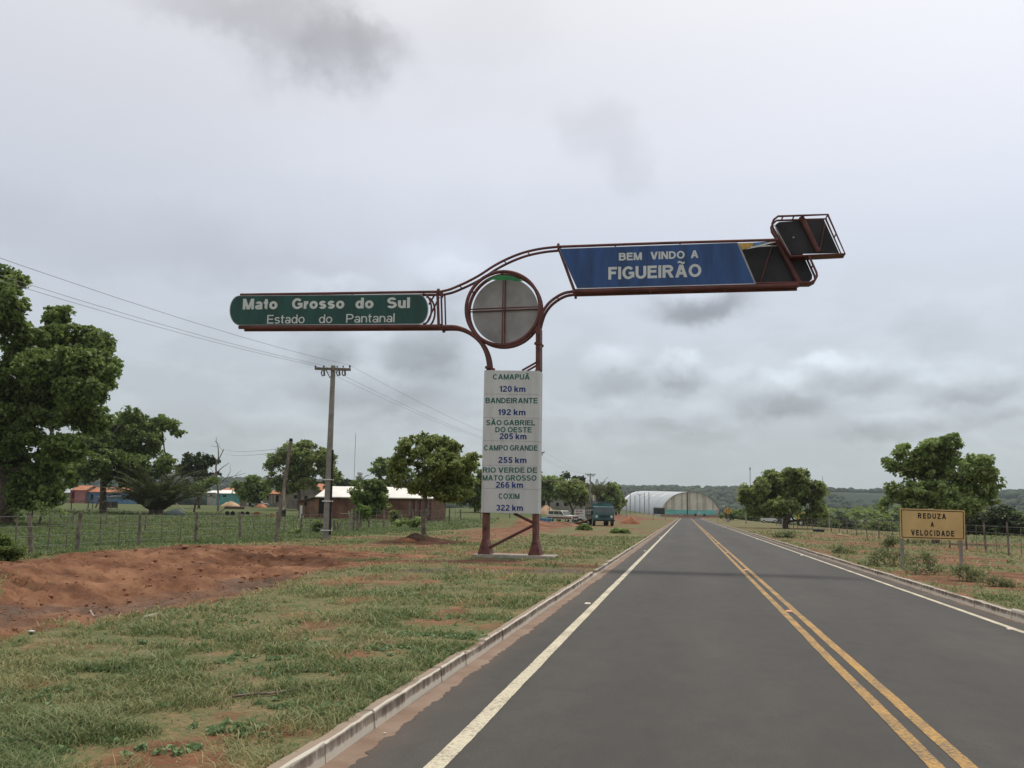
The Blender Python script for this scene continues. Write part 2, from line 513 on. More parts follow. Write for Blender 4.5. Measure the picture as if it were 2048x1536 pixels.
MT['stud_white'] = mat('pale road stud', (0.68, 0.55, 0.46), 0.5, 0.1, 9)
MT['porcelain'] = mat('brown porcelain', (0.10, 0.085, 0.08), 0.35, 0.15, 8)
MT['leaf_mid'] = leaf_mat('olive leaves', (0.072, 0.102, 0.028), (0.335, 0.395, 0.130))
MT['leaf_dark'] = leaf_mat('dark green leaves', (0.050, 0.088, 0.020), (0.245, 0.315, 0.090))
MT['leaf_fresh'] = leaf_mat('fresh green leaves', (0.090, 0.138, 0.038), (0.36, 0.45, 0.165))
MT['leaf_light'] = leaf_mat('light green leaves', (0.05, 0.10, 0.02), (0.22, 0.30, 0.07))
MT['leaf_far'] = leaf_mat('grey green leaves', (0.024, 0.044, 0.017), (0.095, 0.125, 0.048), 0.2)
MT['leaf_scrub'] = leaf_mat('dull scrub leaves', (0.085, 0.110, 0.045), (0.24, 0.27, 0.12))
MT['palm'] = leaf_mat('palm leaves', (0.024, 0.042, 0.012), (0.12, 0.13, 0.045))
MT['grass'] = leaf_mat('grass blades', (0.110, 0.170, 0.058), (0.52, 0.43, 0.22), 0.25, 0.7)
MT['pasture'] = leaf_mat('pasture grass', (0.080, 0.128, 0.042), (0.26, 0.28, 0.115), 0.25, 0.7)
MT['weed'] = leaf_mat('broad leaved weeds', (0.110, 0.185, 0.075), (0.26, 0.35, 0.16), 0.2, 0.6)

# ------------------------------------------------------------------ terrain
KL, KR = -2.255, 5.17           # kerb faces
ROAD_END = 335.0


def seg_mask(x, y, pts, hw, soft):
    """1 inside a stroke of half width hw along the ground points."""
    best = np.full(np.shape(x), 1e9)
    for (a, b) in zip(pts[:-1], pts[1:]):
        ax, ay, bx, by = a[0], a[1], b[0], b[1]
        dx, dy = bx - ax, by - ay
        t = np.clip(((x - ax) * dx + (y - ay) * dy) / (dx * dx + dy * dy + 1e-9), 0, 1)
        best = np.minimum(best, np.hypot(x - ax - t * dx, y - ay - t * dy))
    return 1 - sstep(hw - soft, hw + soft, best)


def ground_pts(px):
    return [gnd(a, b, 0.1)[:2] for a, b in px]


# bare soil: (points on the ground, half width, softness)
BARE = [
    ([(-10.6, 9.0), (-11.0, 17.0), (-12.5, 25.5)], 3.0, 0.9),
    ([(-10.5, 3.0), (-11.5, 9.0)], 4.0, 0.8),
    ([(-14.4, 21.0), (-14.4, 29.0), (-12.6, 30.0)], 2.4, 0.9),
    ([(-10.8, 23.6), (-8.4, 25.8), (-6.4, 27.3), (-5.2, 27.6)], 1.15, 0.5),
    ([(-13.5, 26.5), (-10.5, 29.0), (-8.8, 29.3)], 1.5, 0.7),
    ([(-13.5, 33.0), (-11.0, 38.5), (-10.0, 47.0), (-10.6, 62.0)], 0.9, 0.7),
    ([(-17.0, 46.0), (-13.0, 52.0), (-11.5, 66.0)], 1.3, 1.2),
    ([(-13.5, 64.0), (-13.0, 86.0), (-10.8, 98.0)], 2.2, 1.4),
    ([(-16.0, 118.0), (-6.0, 121.0)], 2.2, 1.2),
    ([(-16.0, 170.0), (-9.0, 240.0)], 5.0, 3.0),
    ([(9.0, 52.0), (13.0, 49.0)], 1.5, 1.0),
    ([(8.3, 42.0), (11.0, 38.0), (14.0, 36.0)], 1.0, 0.9),
    ([(8.5, 28.0), (10.5, 25.5), (13.0, 24.5)], 0.9, 0.8),
    ([(7.8, 36.0), (9.4, 33.0)], 0.9, 0.8),
    ([(7.0, 22.0), (9.5, 19.5)], 0.5, 0.5),
    ([(10.0, 78.0), (15.0, 74.0)], 2.0, 1.5),
    ([(-7.2, 33.2), (-4.0, 33.0)], 0.5, 0.5),
    ([(0.0, 338.0), (6.0, 400.0)], 8.0, 4.0),
]


def bare(x, y):
    d = np.zeros(np.shape(x))
    jx = x + 1.3 * (fbm(x * 0.55, y * 0.55, 5) - 0.5) + 0.7 * (fbm(x * 2.1, y * 2.1, 6) - 0.5)
    jy = y + 2.6 * (fbm(x * 0.4, y * 0.4, 7) - 0.5) + 0.9 * (fbm(x * 1.9, y * 1.9, 8) - 0.5)
    for pts, hw, so in BARE:
        d = np.maximum(d, seg_mask(jx, jy, pts, hw, so))
    # thin worn spots all over the verge
    w = fbm(x * 0.42 + 3, y * 0.25 + 9, 21, 4)
    d = np.maximum(d, 0.66 * sstep(0.50, 0.66, w) * sstep(3.0, 5.0, y) * sstep(-19.0, -16.0, x))
    w2 = fbm(x * 1.5 + 3, y * 0.95 + 9, 31, 4)
    d = np.maximum(d, 0.62 * sstep(0.52, 0.68, w2) * sstep(-13.0, -4.0, x) * (y < 70))
    return d


def ground_z(x, y):
    x = np.asarray(x, float); y = np.asarray(y, float)
    z = np.full(np.broadcast(x, y).shape, 0.105)
    z = z + 0.035 * (fbm(x * 0.8, y * 0.8, 1) - 0.5) + 0.05 * (fbm(x * 0.21, y * 0.21, 2) - 0.5)
    # basin scraped out beside the verge and the bank behind it
    bx = (x + 11.6 - 0.02 * (y - 16)) / 3.0; by = (y - 15.5) / 9.5
    z = z - 0.70 * np.exp(-(bx ** 2 + by ** 2) ** 1.5)
    mx = (x + 15.2) / 2.6; my = (y - 27.5) / 6.5
    z = z + 0.16 * np.exp(-(mx ** 2 + my ** 2) ** 1.2)
    z = z + 0.10 * np.exp(-(((x + 11.0) / 2.2) ** 2 + ((y - 29.0) / 3.0) ** 2))
    # red heaps by the yard
    for (hx, hy, hr, hh) in ((-14.6, 88.0, 3.0, 0.75), (-12.2, 93.0, 2.2, 0.5), (-18.0, 90.0, 2.6, 0.5), (-11.7, 41.5, 1.6, 0.30)):
        z = z + hh * np.exp(-((x - hx) ** 2 + (y - hy) ** 2) / hr ** 2)
    bd = np.clip(seg_mask(x, y, BARE[0][0], 3.6, 1.2) + seg_mask(x, y, BARE[2][0], 2.8, 1.2), 0, 1)
    cr_ = np.abs(fbm(x * 1.7 + 0.5 * y, y * 0.9, 9, 4, 0.6) - 0.5) * 2
    z = z - bd * 0.16 * (1 - sstep(0.0, 0.16, cr_))
    z = z + bd * (0.30 * (fbm(x * 1.1 + 4, y * 1.1, 3, 5, 0.6) - 0.5) + 0.10 * (fbm(x * 4.5, y * 4.5, 4, 3) - 0.5))
    # pasture climbs slowly, the other side falls into a valley, wooded ridge all round
    z = z + 1.55 * sstep(55, 215, y) * sstep(-15, -32, x)
    z = z + 1.2 * sstep(130, 230, y) * sstep(-8, -18, x) * sstep(-60, -30, x)
    z = z - 17.0 * sstep(80, 330, y) * sstep(14.5, 46, x)
    z = z - 17.0 * sstep(480, 760, y) * (1 - sstep(14.5, 46, x))
    r = np.hypot(x, y)
    z = z + (64 + 10 * (fbm(x * 0.0016, y * 0.0016, 44, 3) - 0.5)) * sstep(750, 2050, r) + 9 * (fbm(x * 0.004, y * 0.004, 45, 3) - 0.5) * sstep(500, 1200, r)
    # bed under the road and its kerbs
    inroad = ((x > KL - 0.06) & (x < KR + 0.06) & (y < ROAD_END + 12))
    z = np.where(inroad, -0.12, z)
    nearroad = np.maximum(sstep(KL - 0.9, KL - 0.15, x) * sstep(KR + 0.9, KR + 0.15, x), 0) * (y < ROAD_END + 12)
    z = np.where(inroad, z, z * (1 - nearroad) + 0.112 * nearroad)
    return z


def gz(x, y):
    return float(ground_z(np.array([x]), np.array([y]))[0])


def axis(parts):
    out = []
    for a, b, n, g in parts:
        t = np.linspace(0, 1, n, endpoint=False) ** g
        out.append(a + (b - a) * t)
    return np.unique(np.concatenate(out))


def build_ground():
    xs = np.concatenate([-axis([(0, 1, 1, 1)]), -(24 + (3400 - 24) * np.linspace(1, 0, 60, endpoint=False) ** 2.6), np.arange(-24, KL - 0.2, 0.15),
                         np.array([KL - 0.12, KL - 0.075, KL - 0.055, KL + 0.3]), np.array([0, 1.5, 3.0]), np.array([KR - 0.3, KR + 0.055, KR + 0.075, KR + 0.12]),
                         np.arange(KR + 0.25, 16, 0.18), 16 + (3400 - 16) * np.linspace(0, 1, 60) ** 2.6])
    xs = np.unique(np.round(xs, 4))
    ys = np.concatenate([np.arange(-12, 3, 1.0), np.arange(3, 36, 0.16), 36 + np.linspace(0, 1, 90) ** 1.5 * 80, 117 + np.linspace(0, 1, 130) ** 1.7 * 3000])
    ys = np.unique(np.round(ys, 4))
    X, Y = np.meshgrid(xs, ys)
    Z = ground_z(X, Y)
    nx, ny = len(xs), len(ys)
    V = np.stack([X.ravel(), Y.ravel(), Z.ravel()], 1)
    i = np.arange(ny - 1)[:, None] * nx + np.arange(nx - 1)[None, :]
    Fq = np.stack([i, i + 1, i + 1 + nx, i + nx], -1).reshape(-1, 4)
    me = np_mesh('ground', V, Fq, True)
    xf, yf = X.ravel(), Y.ravel()
    add_attr(me, 'bare', bare(xf, yf))
    ash = np.maximum(seg_mask(xf + 0.8 * (fbm(xf, yf, 71) - .5), yf + 1.5 * (fbm(xf, yf, 72) - .5), [(-6.6, 22.6), (-4.4, 23.6), (-2.8, 24.4)], 0.55, 0.4),
                     0.75 * seg_mask(xf + 3 * (fbm(xf, yf, 73) - .5), yf + 4 * (fbm(xf, yf, 74) - .5), [(-13.2, 15.0), (-11.8, 18.2), (-10.2, 22.5)], 0.9, 0.9))
    add_attr(me, 'ash', ash)
    lush = sstep(-16.2, -18.6, xf + 1.5 * (fbm(xf * .5, yf * .5, 75) - .5)) * (0.75 + 0.5 * (fbm(xf * .12, yf * .06, 76) - .5))
    lush = np.maximum(lush, 0.75 * sstep(60, 110, yf) * sstep(-13, -18, xf)); lush = np.maximum(lush, 0.5 * sstep(16, 20, xf))
    add_attr(me, 'lush', lush)
    m = bpy.data.materials.new('grassy red earth'); m.use_nodes = True
    nt = m.node_tree; N, L = nt.nodes, nt.links
    b = N['Principled BSDF']; b.inputs['Roughness'].default_value = 0.95; b.inputs['Specular IOR Level'].default_value = 0.15

    def noise(scale, detail=5, rough=0.6):
        n = N.new('ShaderNodeTexNoise'); n.inputs['Scale'].default_value = scale; n.inputs['Detail'].default_value = detail; n.inputs['Roughness'].default_value = rough
        L.new(tc.outputs['Object'], n.inputs['Vector'])
        return n.outputs['Fac']

    def ramp(fac, stops):
        r = N.new('ShaderNodeValToRGB'); L.new(fac, r.inputs[0])
        while len(r.color_ramp.elements) < len(stops):
            r.color_ramp.elements.new(0.5)
        for e, (p, c) in zip(r.color_ramp.elements, stops):
            e.position = p; e.color = c + (1,)
        return r.outputs[0]

    def mixc(f, a, b_):
        n = N.new('ShaderNodeMix'); n.data_type = 'RGBA'
        for s_, x in ((0, f), (6, a), (7, b_)):
            if isinstance(x, (int, float)): n.inputs[s_].default_value = x
            else: L.new(x, n.inputs[s_])
        return n.outputs[2]
    def math_(op, a, b_, clamp=False):
        n = N.new('ShaderNodeMath'); n.operation = op; n.use_clamp = clamp
        for s_, x in ((0, a), (1, b_)):
            if isinstance(x, (int, float)): n.inputs[s_].default_value = x
            else: L.new(x, n.inputs[s_])
        return n.outputs[0]
    tc = N.new('ShaderNodeTexCoord')
    soil = ramp(noise(0.9, 8, 0.65), [(0.30, (0.085, 0.039, 0.023)), (0.47, (0.178, 0.082, 0.045)), (0.68, (0.32, 0.165, 0.092))])
    clod = ramp(noise(14, 5, 0.7), [(0.28, (0.45, 0.42, 0.40)), (0.5, (1, 1, 1))])
    mul = N.new('ShaderNodeMix'); mul.data_type = 'RGBA'; mul.blend_type = 'MULTIPLY'; mul.inputs[0].default_value = 0.6
    L.new(soil, mul.inputs[6]); L.new(clod, mul.inputs[7]); soil = mul.outputs[2]
    tmix = math_('ADD', math_('MULTIPLY', noise(17, 8, 0.75), 0.62), math_('MULTIPLY', noise(2.4, 5, 0.6), 0.38))
    turf = ramp(tmix, [(0.36, (0.072, 0.086, 0.036)), (0.46, (0.125, 0.132, 0.060)), (0.54, (0.205, 0.155, 0.088)), (0.66, (0.315, 0.205, 0.120))])
    broad = ramp(noise(0.35, 4), [(0.35, (0.72, 0.95, 0.68)), (0.65, (1.05, 1.0, 0.95))])
    m2 = N.new('ShaderNodeMix'); m2.data_type = 'RGBA'; m2.blend_type = 'MULTIPLY'; m2.inputs[0].default_value = 0.8
    L.new(turf, m2.inputs[6]); L.new(broad, m2.inputs[7]); turf = m2.outputs[2]
    lu = N.new('ShaderNodeAttribute'); lu.attribute_name = 'lush'
    green = ramp(noise(2.2, 6, 0.7), [(0.32, (0.040, 0.062, 0.020)), (0.50, (0.075, 0.105, 0.033)), (0.68, (0.135, 0.150, 0.058))])
    turf = mixc(lu.outputs['Fac'], turf, green)
    at_ = N.new('ShaderNodeAttribute'); at_.attribute_name = 'bare'
    k = math_('ADD', at_.outputs['Fac'], math_('MULTIPLY', math_('SUBTRACT', noise(6, 6, 0.7), 0.5), 1.1))
    mr = N.new('ShaderNodeMapRange'); mr.interpolation_type = 'SMOOTHSTEP'; L.new(k, mr.inputs[0]); mr.inputs[1].default_value = 0.30; mr.inputs[2].default_value = 0.70
    col = mixc(mr.outputs[0], turf, soil)
    as_ = N.new('ShaderNodeAttribute'); as_.attribute_name = 'ash'
    burnt = ramp(noise(9, 5, 0.7), [(0.35, (0.055, 0.045, 0.038)), (0.65, (0.155, 0.125, 0.10))])
    col = mixc(math_('MULTIPLY', as_.outputs['Fac'], 0.85), col, burnt)
    # distant pasture and scrub
    far = ramp(noise(0.0065, 6, 0.6), [(0.36, (0.014, 0.027, 0.014)), (0.55, (0.028, 0.044, 0.020)), (0.64, (0.075, 0.085, 0.042)), (0.74, (0.12, 0.10, 0.055))])
    sp = N.new('ShaderNodeSeparateXYZ'); L.new(tc.outputs['Object'], sp.inputs[0])
    fr = N.new('ShaderNodeMapRange'); fr.interpolation_type = 'SMOOTHSTEP'
    ln = N.new('ShaderNodeVectorMath'); ln.operation = 'LENGTH'; L.new(tc.outputs['Object'], ln.inputs[0])
    L.new(ln.outputs['Value'], fr.inputs[0]); fr.inputs[1].default_value = 330; fr.inputs[2].default_value = 560
    col = mixc(fr.outputs[0], col, far)
    L.new(col, b.inputs['Base Color'])
    bp = N.new('ShaderNodeBump'); bp.inputs['Strength'].default_value = 0.6; bp.inputs['Distance'].default_value = 0.03
    L.new(noise(11, 6, 0.7), bp.inputs['Height']); L.new(bp.outputs[0], b.inputs['Normal'])
    o = link('ground', me, m)
    tag(o, 'grassy verge, red earth basin, pasture and far wooded ridges', 'ground', kind='structure')


build_ground()

# ------------------------------------------------------------------ road
def asphalt_material():
    m = bpy.data.materials.new('grey asphalt'); m.use_nodes = True
    nt = m.node_tree; N, L = nt.nodes, nt.links
    b = N['Principled BSDF']; b.inputs['Roughness'].default_value = 0.82; b.inputs['Specular IOR Level'].default_value = 0.35
    tc = N.new('ShaderNodeTexCoord')

    def noise(scale, detail=4, rough=0.6, st=(1, 1, 1)):
        mp = N.new('ShaderNodeMapping'); mp.inputs['Scale'].default_value = st
        L.new(tc.outputs['Object'], mp.inputs[0])
        n = N.new('ShaderNodeTexNoise'); n.inputs['Scale'].default_value = scale; n.inputs['Detail'].default_value = detail; n.inputs['Roughness'].default_value = rough
        L.new(mp.outputs[0], n.inputs['Vector'])
        return n.outputs['Fac']

    def ramp(fac, stops):
        r = N.new('ShaderNodeValToRGB'); L.new(fac, r.inputs[0])
        while len(r.color_ramp.elements) < len(stops):
            r.color_ramp.elements.new(0.5)
        for e, (p, c) in zip(r.color_ramp.elements, stops):
            e.position = p; e.color = c + (1,)
        return r.outputs[0]

    def mul(a, b_, f):
        n = N.new('ShaderNodeMix'); n.data_type = 'RGBA'; n.blend_type = 'MULTIPLY'; n.inputs[0].default_value = f
        L.new(a, n.inputs[6]); L.new(b_, n.inputs[7])
        return n.outputs[2]
    base = ramp(noise(0.55, 6, 0.6, (1, 0.22, 1)), [(0.3, (0.050, 0.046, 0.041)), (0.55, (0.062, 0.057, 0.0505)), (0.75, (0.084, 0.075, 0.064))])
    fine = ramp(noise(150, 2, 0.5), [(0.30, (0.45, 0.45, 0.46)), (0.5, (1, 1, 1)), (0.72, (1.7, 1.65, 1.6))])
    blot = ramp(noise(3.2, 6, 0.7, (1, 0.5, 1)), [(0.32, (0.84, 0.84, 0.85)), (0.6, (1.04, 1.03, 1.02))])
    col = mul(mul(base, fine, 0.5), blot, 1.0)
    # seams laid along the paver's path
    sp = N.new('ShaderNodeSeparateXYZ'); L.new(tc.outputs['Object'], sp.inputs[0])
    wv = N.new('ShaderNodeMath'); wv.operation = 'SINE'
    ml = N.new('ShaderNodeMath'); ml.operation = 'MULTIPLY'; L.new(sp.outputs['X'], ml.inputs[0]); ml.inputs[1].default_value = 3.7
    L.new(ml.outputs[0], wv.inputs[0])
    mr = N.new('ShaderNodeMapRange'); L.new(wv.outputs[0], mr.inputs[0]); mr.inputs[1].default_value = -1; mr.inputs[2].default_value = 1; mr.inputs[3].default_value = 0.92; mr.inputs[4].default_value = 1.05
    cmb = N.new('ShaderNodeCombineColor'); 
    for i in range(3): L.new(mr.outputs[0], cmb.inputs[i])
    col = mul(col, cmb.outputs[0], 0.8)
    spk = ramp(noise(38, 2, 0.5), [(0.0, (1, 1, 1)), (0.70, (1, 1, 1)), (0.76, (1.7, 1.6, 1.45))])
    col = mul(col, spk, 1.0)
    col = mul(col, ramp(noise(55, 4, 0.7), [(0.30, (0.74, 0.74, 0.74)), (0.5, (1, 1, 1)), (0.70, (1.28, 1.26, 1.22))]), 0.9)
    crs = N.new('ShaderNodeTexVoronoi'); crs.feature = 'DISTANCE_TO_EDGE'; crs.inputs['Scale'].default_value = 0.33
    wn = N.new('ShaderNodeTexNoise'); wn.inputs['Scale'].default_value = 1.7; wn.inputs['Detail'].default_value = 5; L.new(tc.outputs['Object'], wn.inputs['Vector'])
    wv2 = N.new('ShaderNodeVectorMath'); wv2.operation = 'MULTIPLY_ADD'; L.new(wn.outputs['Color'], wv2.inputs[0]); wv2.inputs[1].default_value = (1.3, 1.3, 0); L.new(tc.outputs['Object'], wv2.inputs[2])
    L.new(wv2.outputs[0], crs.inputs['Vector'])
    ck = ramp(crs.outputs['Distance'], [(0.0, (0.72, 0.72, 0.72)), (0.004, (1, 1, 1))])
    col = mul(col, ck, 0.6)
    dst = N.new('ShaderNodeMapRange'); dst.interpolation_type = 'SMOOTHSTEP'
    ax_ = N.new('ShaderNodeMath'); ax_.operation = 'ADD'; L.new(sp.outputs['X'], ax_.inputs[0]); ax_.inputs[1].default_value = -1.45
    ab_ = N.new('ShaderNodeMath'); ab_.operation = 'ABSOLUTE'; L.new(ax_.outputs[0], ab_.inputs[0])
    nd = N.new('ShaderNodeMath'); nd.operation = 'MULTIPLY_ADD'; L.new(noise(2.5, 6, 0.7, (1, .4, 1)), nd.inputs[0]); nd.inputs[1].default_value = 0.9; L.new(ab_.outputs[0], nd.inputs[2])
    L.new(nd.outputs[0], dst.inputs[0]); dst.inputs[1].default_value = 3.55; dst.inputs[2].default_value = 4.35; dst.inputs[4].default_value = 0.5
    dmx = N.new('ShaderNodeMix'); dmx.data_type = 'RGBA'; L.new(dst.outputs[0], dmx.inputs[0]); L.new(col, dmx.inputs[6]); dmx.inputs[7].default_value = (0.15, 0.10, 0.072, 1)
    col = dmx.outputs[2]
    L.new(col, b.inputs['Base Color'])
    bp = N.new('ShaderNodeBump'); bp.inputs['Strength'].default_value = 0.35; bp.inputs['Distance'].default_value = 0.006
    L.new(noise(120, 3, 0.6), bp.inputs['Height']); L.new(bp.outputs[0], b.inputs['Normal'])
    return m


def paint_material(name, col, worn=0.40, soft=0.12):
    """road paint: worn through to the asphalt in specks."""
    m = bpy.data.materials.new(name); m.use_nodes = True
    nt = m.node_tree; N, L = nt.nodes, nt.links
    b = N['Principled BSDF']; b.inputs['Roughness'].default_value = 0.75; b.inputs['Specular IOR Level'].default_value = 0.3
    tc = N.new('ShaderNodeTexCoord')
    n1 = N.new('ShaderNodeTexNoise'); n1.inputs['Scale'].default_value = 26; n1.inputs['Detail'].default_value = 8; n1.inputs['Roughness'].default_value = 0.75
    L.new(tc.outputs['Object'], n1.inputs['Vector'])
    n2 = N.new('ShaderNodeTexNoise'); n2.inputs['Scale'].default_value = 1.3; n2.inputs['Detail'].default_value = 4
    L.new(tc.outputs['Object'], n2.inputs['Vector'])
    ad = N.new('ShaderNodeMath'); ad.operation = 'MULTIPLY_ADD'; L.new(n2.outputs['Fac'], ad.inputs[0]); ad.inputs[1].default_value = 0.4; L.new(n1.outputs['Fac'], ad.inputs[2])
    rp = N.new('ShaderNodeValToRGB'); L.new(ad.outputs[0], rp.inputs[0])
    el = rp.color_ramp.elements
    el[0].position = worn; el[0].color = (0.12, 0.105, 0.085, 1)
    el[1].position = worn + soft; el[1].color = tuple(c * 0.86 for c in col) + (1,)
    e = el.new(0.85); e.color = tuple(min(1, c * 1.06) for c in col) + (1,)
    L.new(rp.outputs[0], b.inputs['Base Color'])
    return m


MT['asphalt'] = asphalt_material()
MT['paint_white'] = paint_material('cream white road paint', (0.64, 0.57, 0.42), 0.52, 0.16)
MT['paint_yellow'] = paint_material('ochre road paint', (0.52, 0.30, 0.085), 0.58, 0.18)
MT['gutter'] = mat('gutter under red dust', (0.285, 0.205, 0.150), 0.95, 0.2, 2.2, col2=(0.215, 0.138, 0.095), bump=0.3, bscale=30)


def kerb_material():
    m = bpy.data.materials.new('stained whitewashed kerb'); m.use_nodes = True
    nt = m.node_tree; N, L = nt.nodes, nt.links
    b = N['Principled BSDF']; b.inputs['Roughness'].default_value = 0.92; b.inputs['Specular IOR Level'].default_value = 0.2
    tc = N.new('ShaderNodeTexCoord')
    mp = N.new('ShaderNodeMapping'); mp.inputs['Scale'].default_value = (1, 1, 0.35); L.new(tc.outputs['Object'], mp.inputs[0])
    n1 = N.new('ShaderNodeTexNoise'); n1.inputs['Scale'].default_value = 9; n1.inputs['Detail'].default_value = 8; n1.inputs['Roughness'].default_value = 0.72
    L.new(mp.outputs[0], n1.inputs['Vector'])
    n2 = N.new('ShaderNodeTexNoise'); n2.inputs['Scale'].default_value = 1.1; n2.inputs['Detail'].default_value = 3
    L.new(tc.outputs['Object'], n2.inputs['Vector'])
    ad = N.new('ShaderNodeMath'); ad.operation = 'MULTIPLY_ADD'; L.new(n2.outputs['Fac'], ad.inputs[0]); ad.inputs[1].default_value = 0.5; L.new(n1.outputs['Fac'], ad.inputs[2])
    # paint survives on the arris and along the foot, bare concrete between: part of the wear
    sp = N.new('ShaderNodeSeparateXYZ'); L.new(tc.outputs['Object'], sp.inputs[0])
    zr = N.new('ShaderNodeValToRGB'); L.new(sp.outputs['Z'], zr.inputs[0])
    ze = zr.color_ramp.elements
    ze[0].position = 0.0; ze[0].color = (0.74,) * 3 + (1,)
    ze[1].position = 0.035; ze[1].color = (0.62,) * 3 + (1,)
    for p, v in ((0.055, 0.36), (0.100, 0.26), (0.112, 0.42), (0.121, 0.82)):
        e = ze.new(p); e.color = (v,) * 3 + (1,)
    ad2 = N.new('ShaderNodeMath'); ad2.operation = 'ADD'; L.new(ad.outputs[0], ad2.inputs[0]); L.new(zr.outputs[0], ad2.inputs[1])
    rp = N.new('ShaderNodeValToRGB')
    hl = N.new('ShaderNodeMath'); hl.operation = 'MULTIPLY'; L.new(ad2.outputs[0], hl.inputs[0]); hl.inputs[1].default_value = 0.5; L.new(hl.outputs[0], rp.inputs[0])
    el = rp.color_ramp.elements
    el[0].position = 0.36; el[0].color = (0.070, 0.048, 0.040, 1)
    el[1].position = 0.66; el[1].color = (0.68, 0.62, 0.52, 1)
    for p, c in ((0.48, (0.165, 0.130, 0.102, 1)), (0.57, (0.34, 0.28, 0.225, 1))):
        e = el.new(p); e.color = c
    ge = N.new('ShaderNodeNewGeometry'); sn = N.new('ShaderNodeSeparateXYZ'); L.new(ge.outputs['True Normal'], sn.inputs[0])
    tp = N.new('ShaderNodeMapRange'); tp.interpolation_type = 'SMOOTHSTEP'; L.new(sn.outputs['Z'], tp.inputs[0]); tp.inputs[1].default_value = 0.90; tp.inputs[2].default_value = 0.985; tp.inputs[4].default_value = 0.8
    dm = N.new('ShaderNodeMix'); dm.data_type = 'RGBA'; L.new(tp.outputs[0], dm.inputs[0]); L.new(rp.outputs[0], dm.inputs[6]); dm.inputs[7].default_value = (0.23, 0.155, 0.105, 1)
    L.new(dm.outputs[2], b.inputs['Base Color'])
    bp = N.new('ShaderNodeBump'); bp.inputs['Strength'].default_value = 0.5; bp.inputs['Distance'].default_value = 0.01
    L.new(n1.outputs['Fac'], bp.inputs['Height']); L.new(bp.outputs[0], b.inputs['Normal'])
    return m


MT['kerb'] = kerb_material()


def strip(name, x0f, x1f, y0, y1, dy, z, material):
    ys = np.arange(y0, y1 + dy * 0.5, dy)
    a = np.stack([x0f(ys), ys, np.full_like(ys, z)], 1)
    b = np.stack([x1f(ys), ys, np.full_like(ys, z)], 1)
    n = len(ys)
    V = np.vstack([a, b]); i = np.arange(n - 1)
    me = np_mesh(name, V, np.stack([i, i + n, i + n + 1, i + 1], 1))
    return me


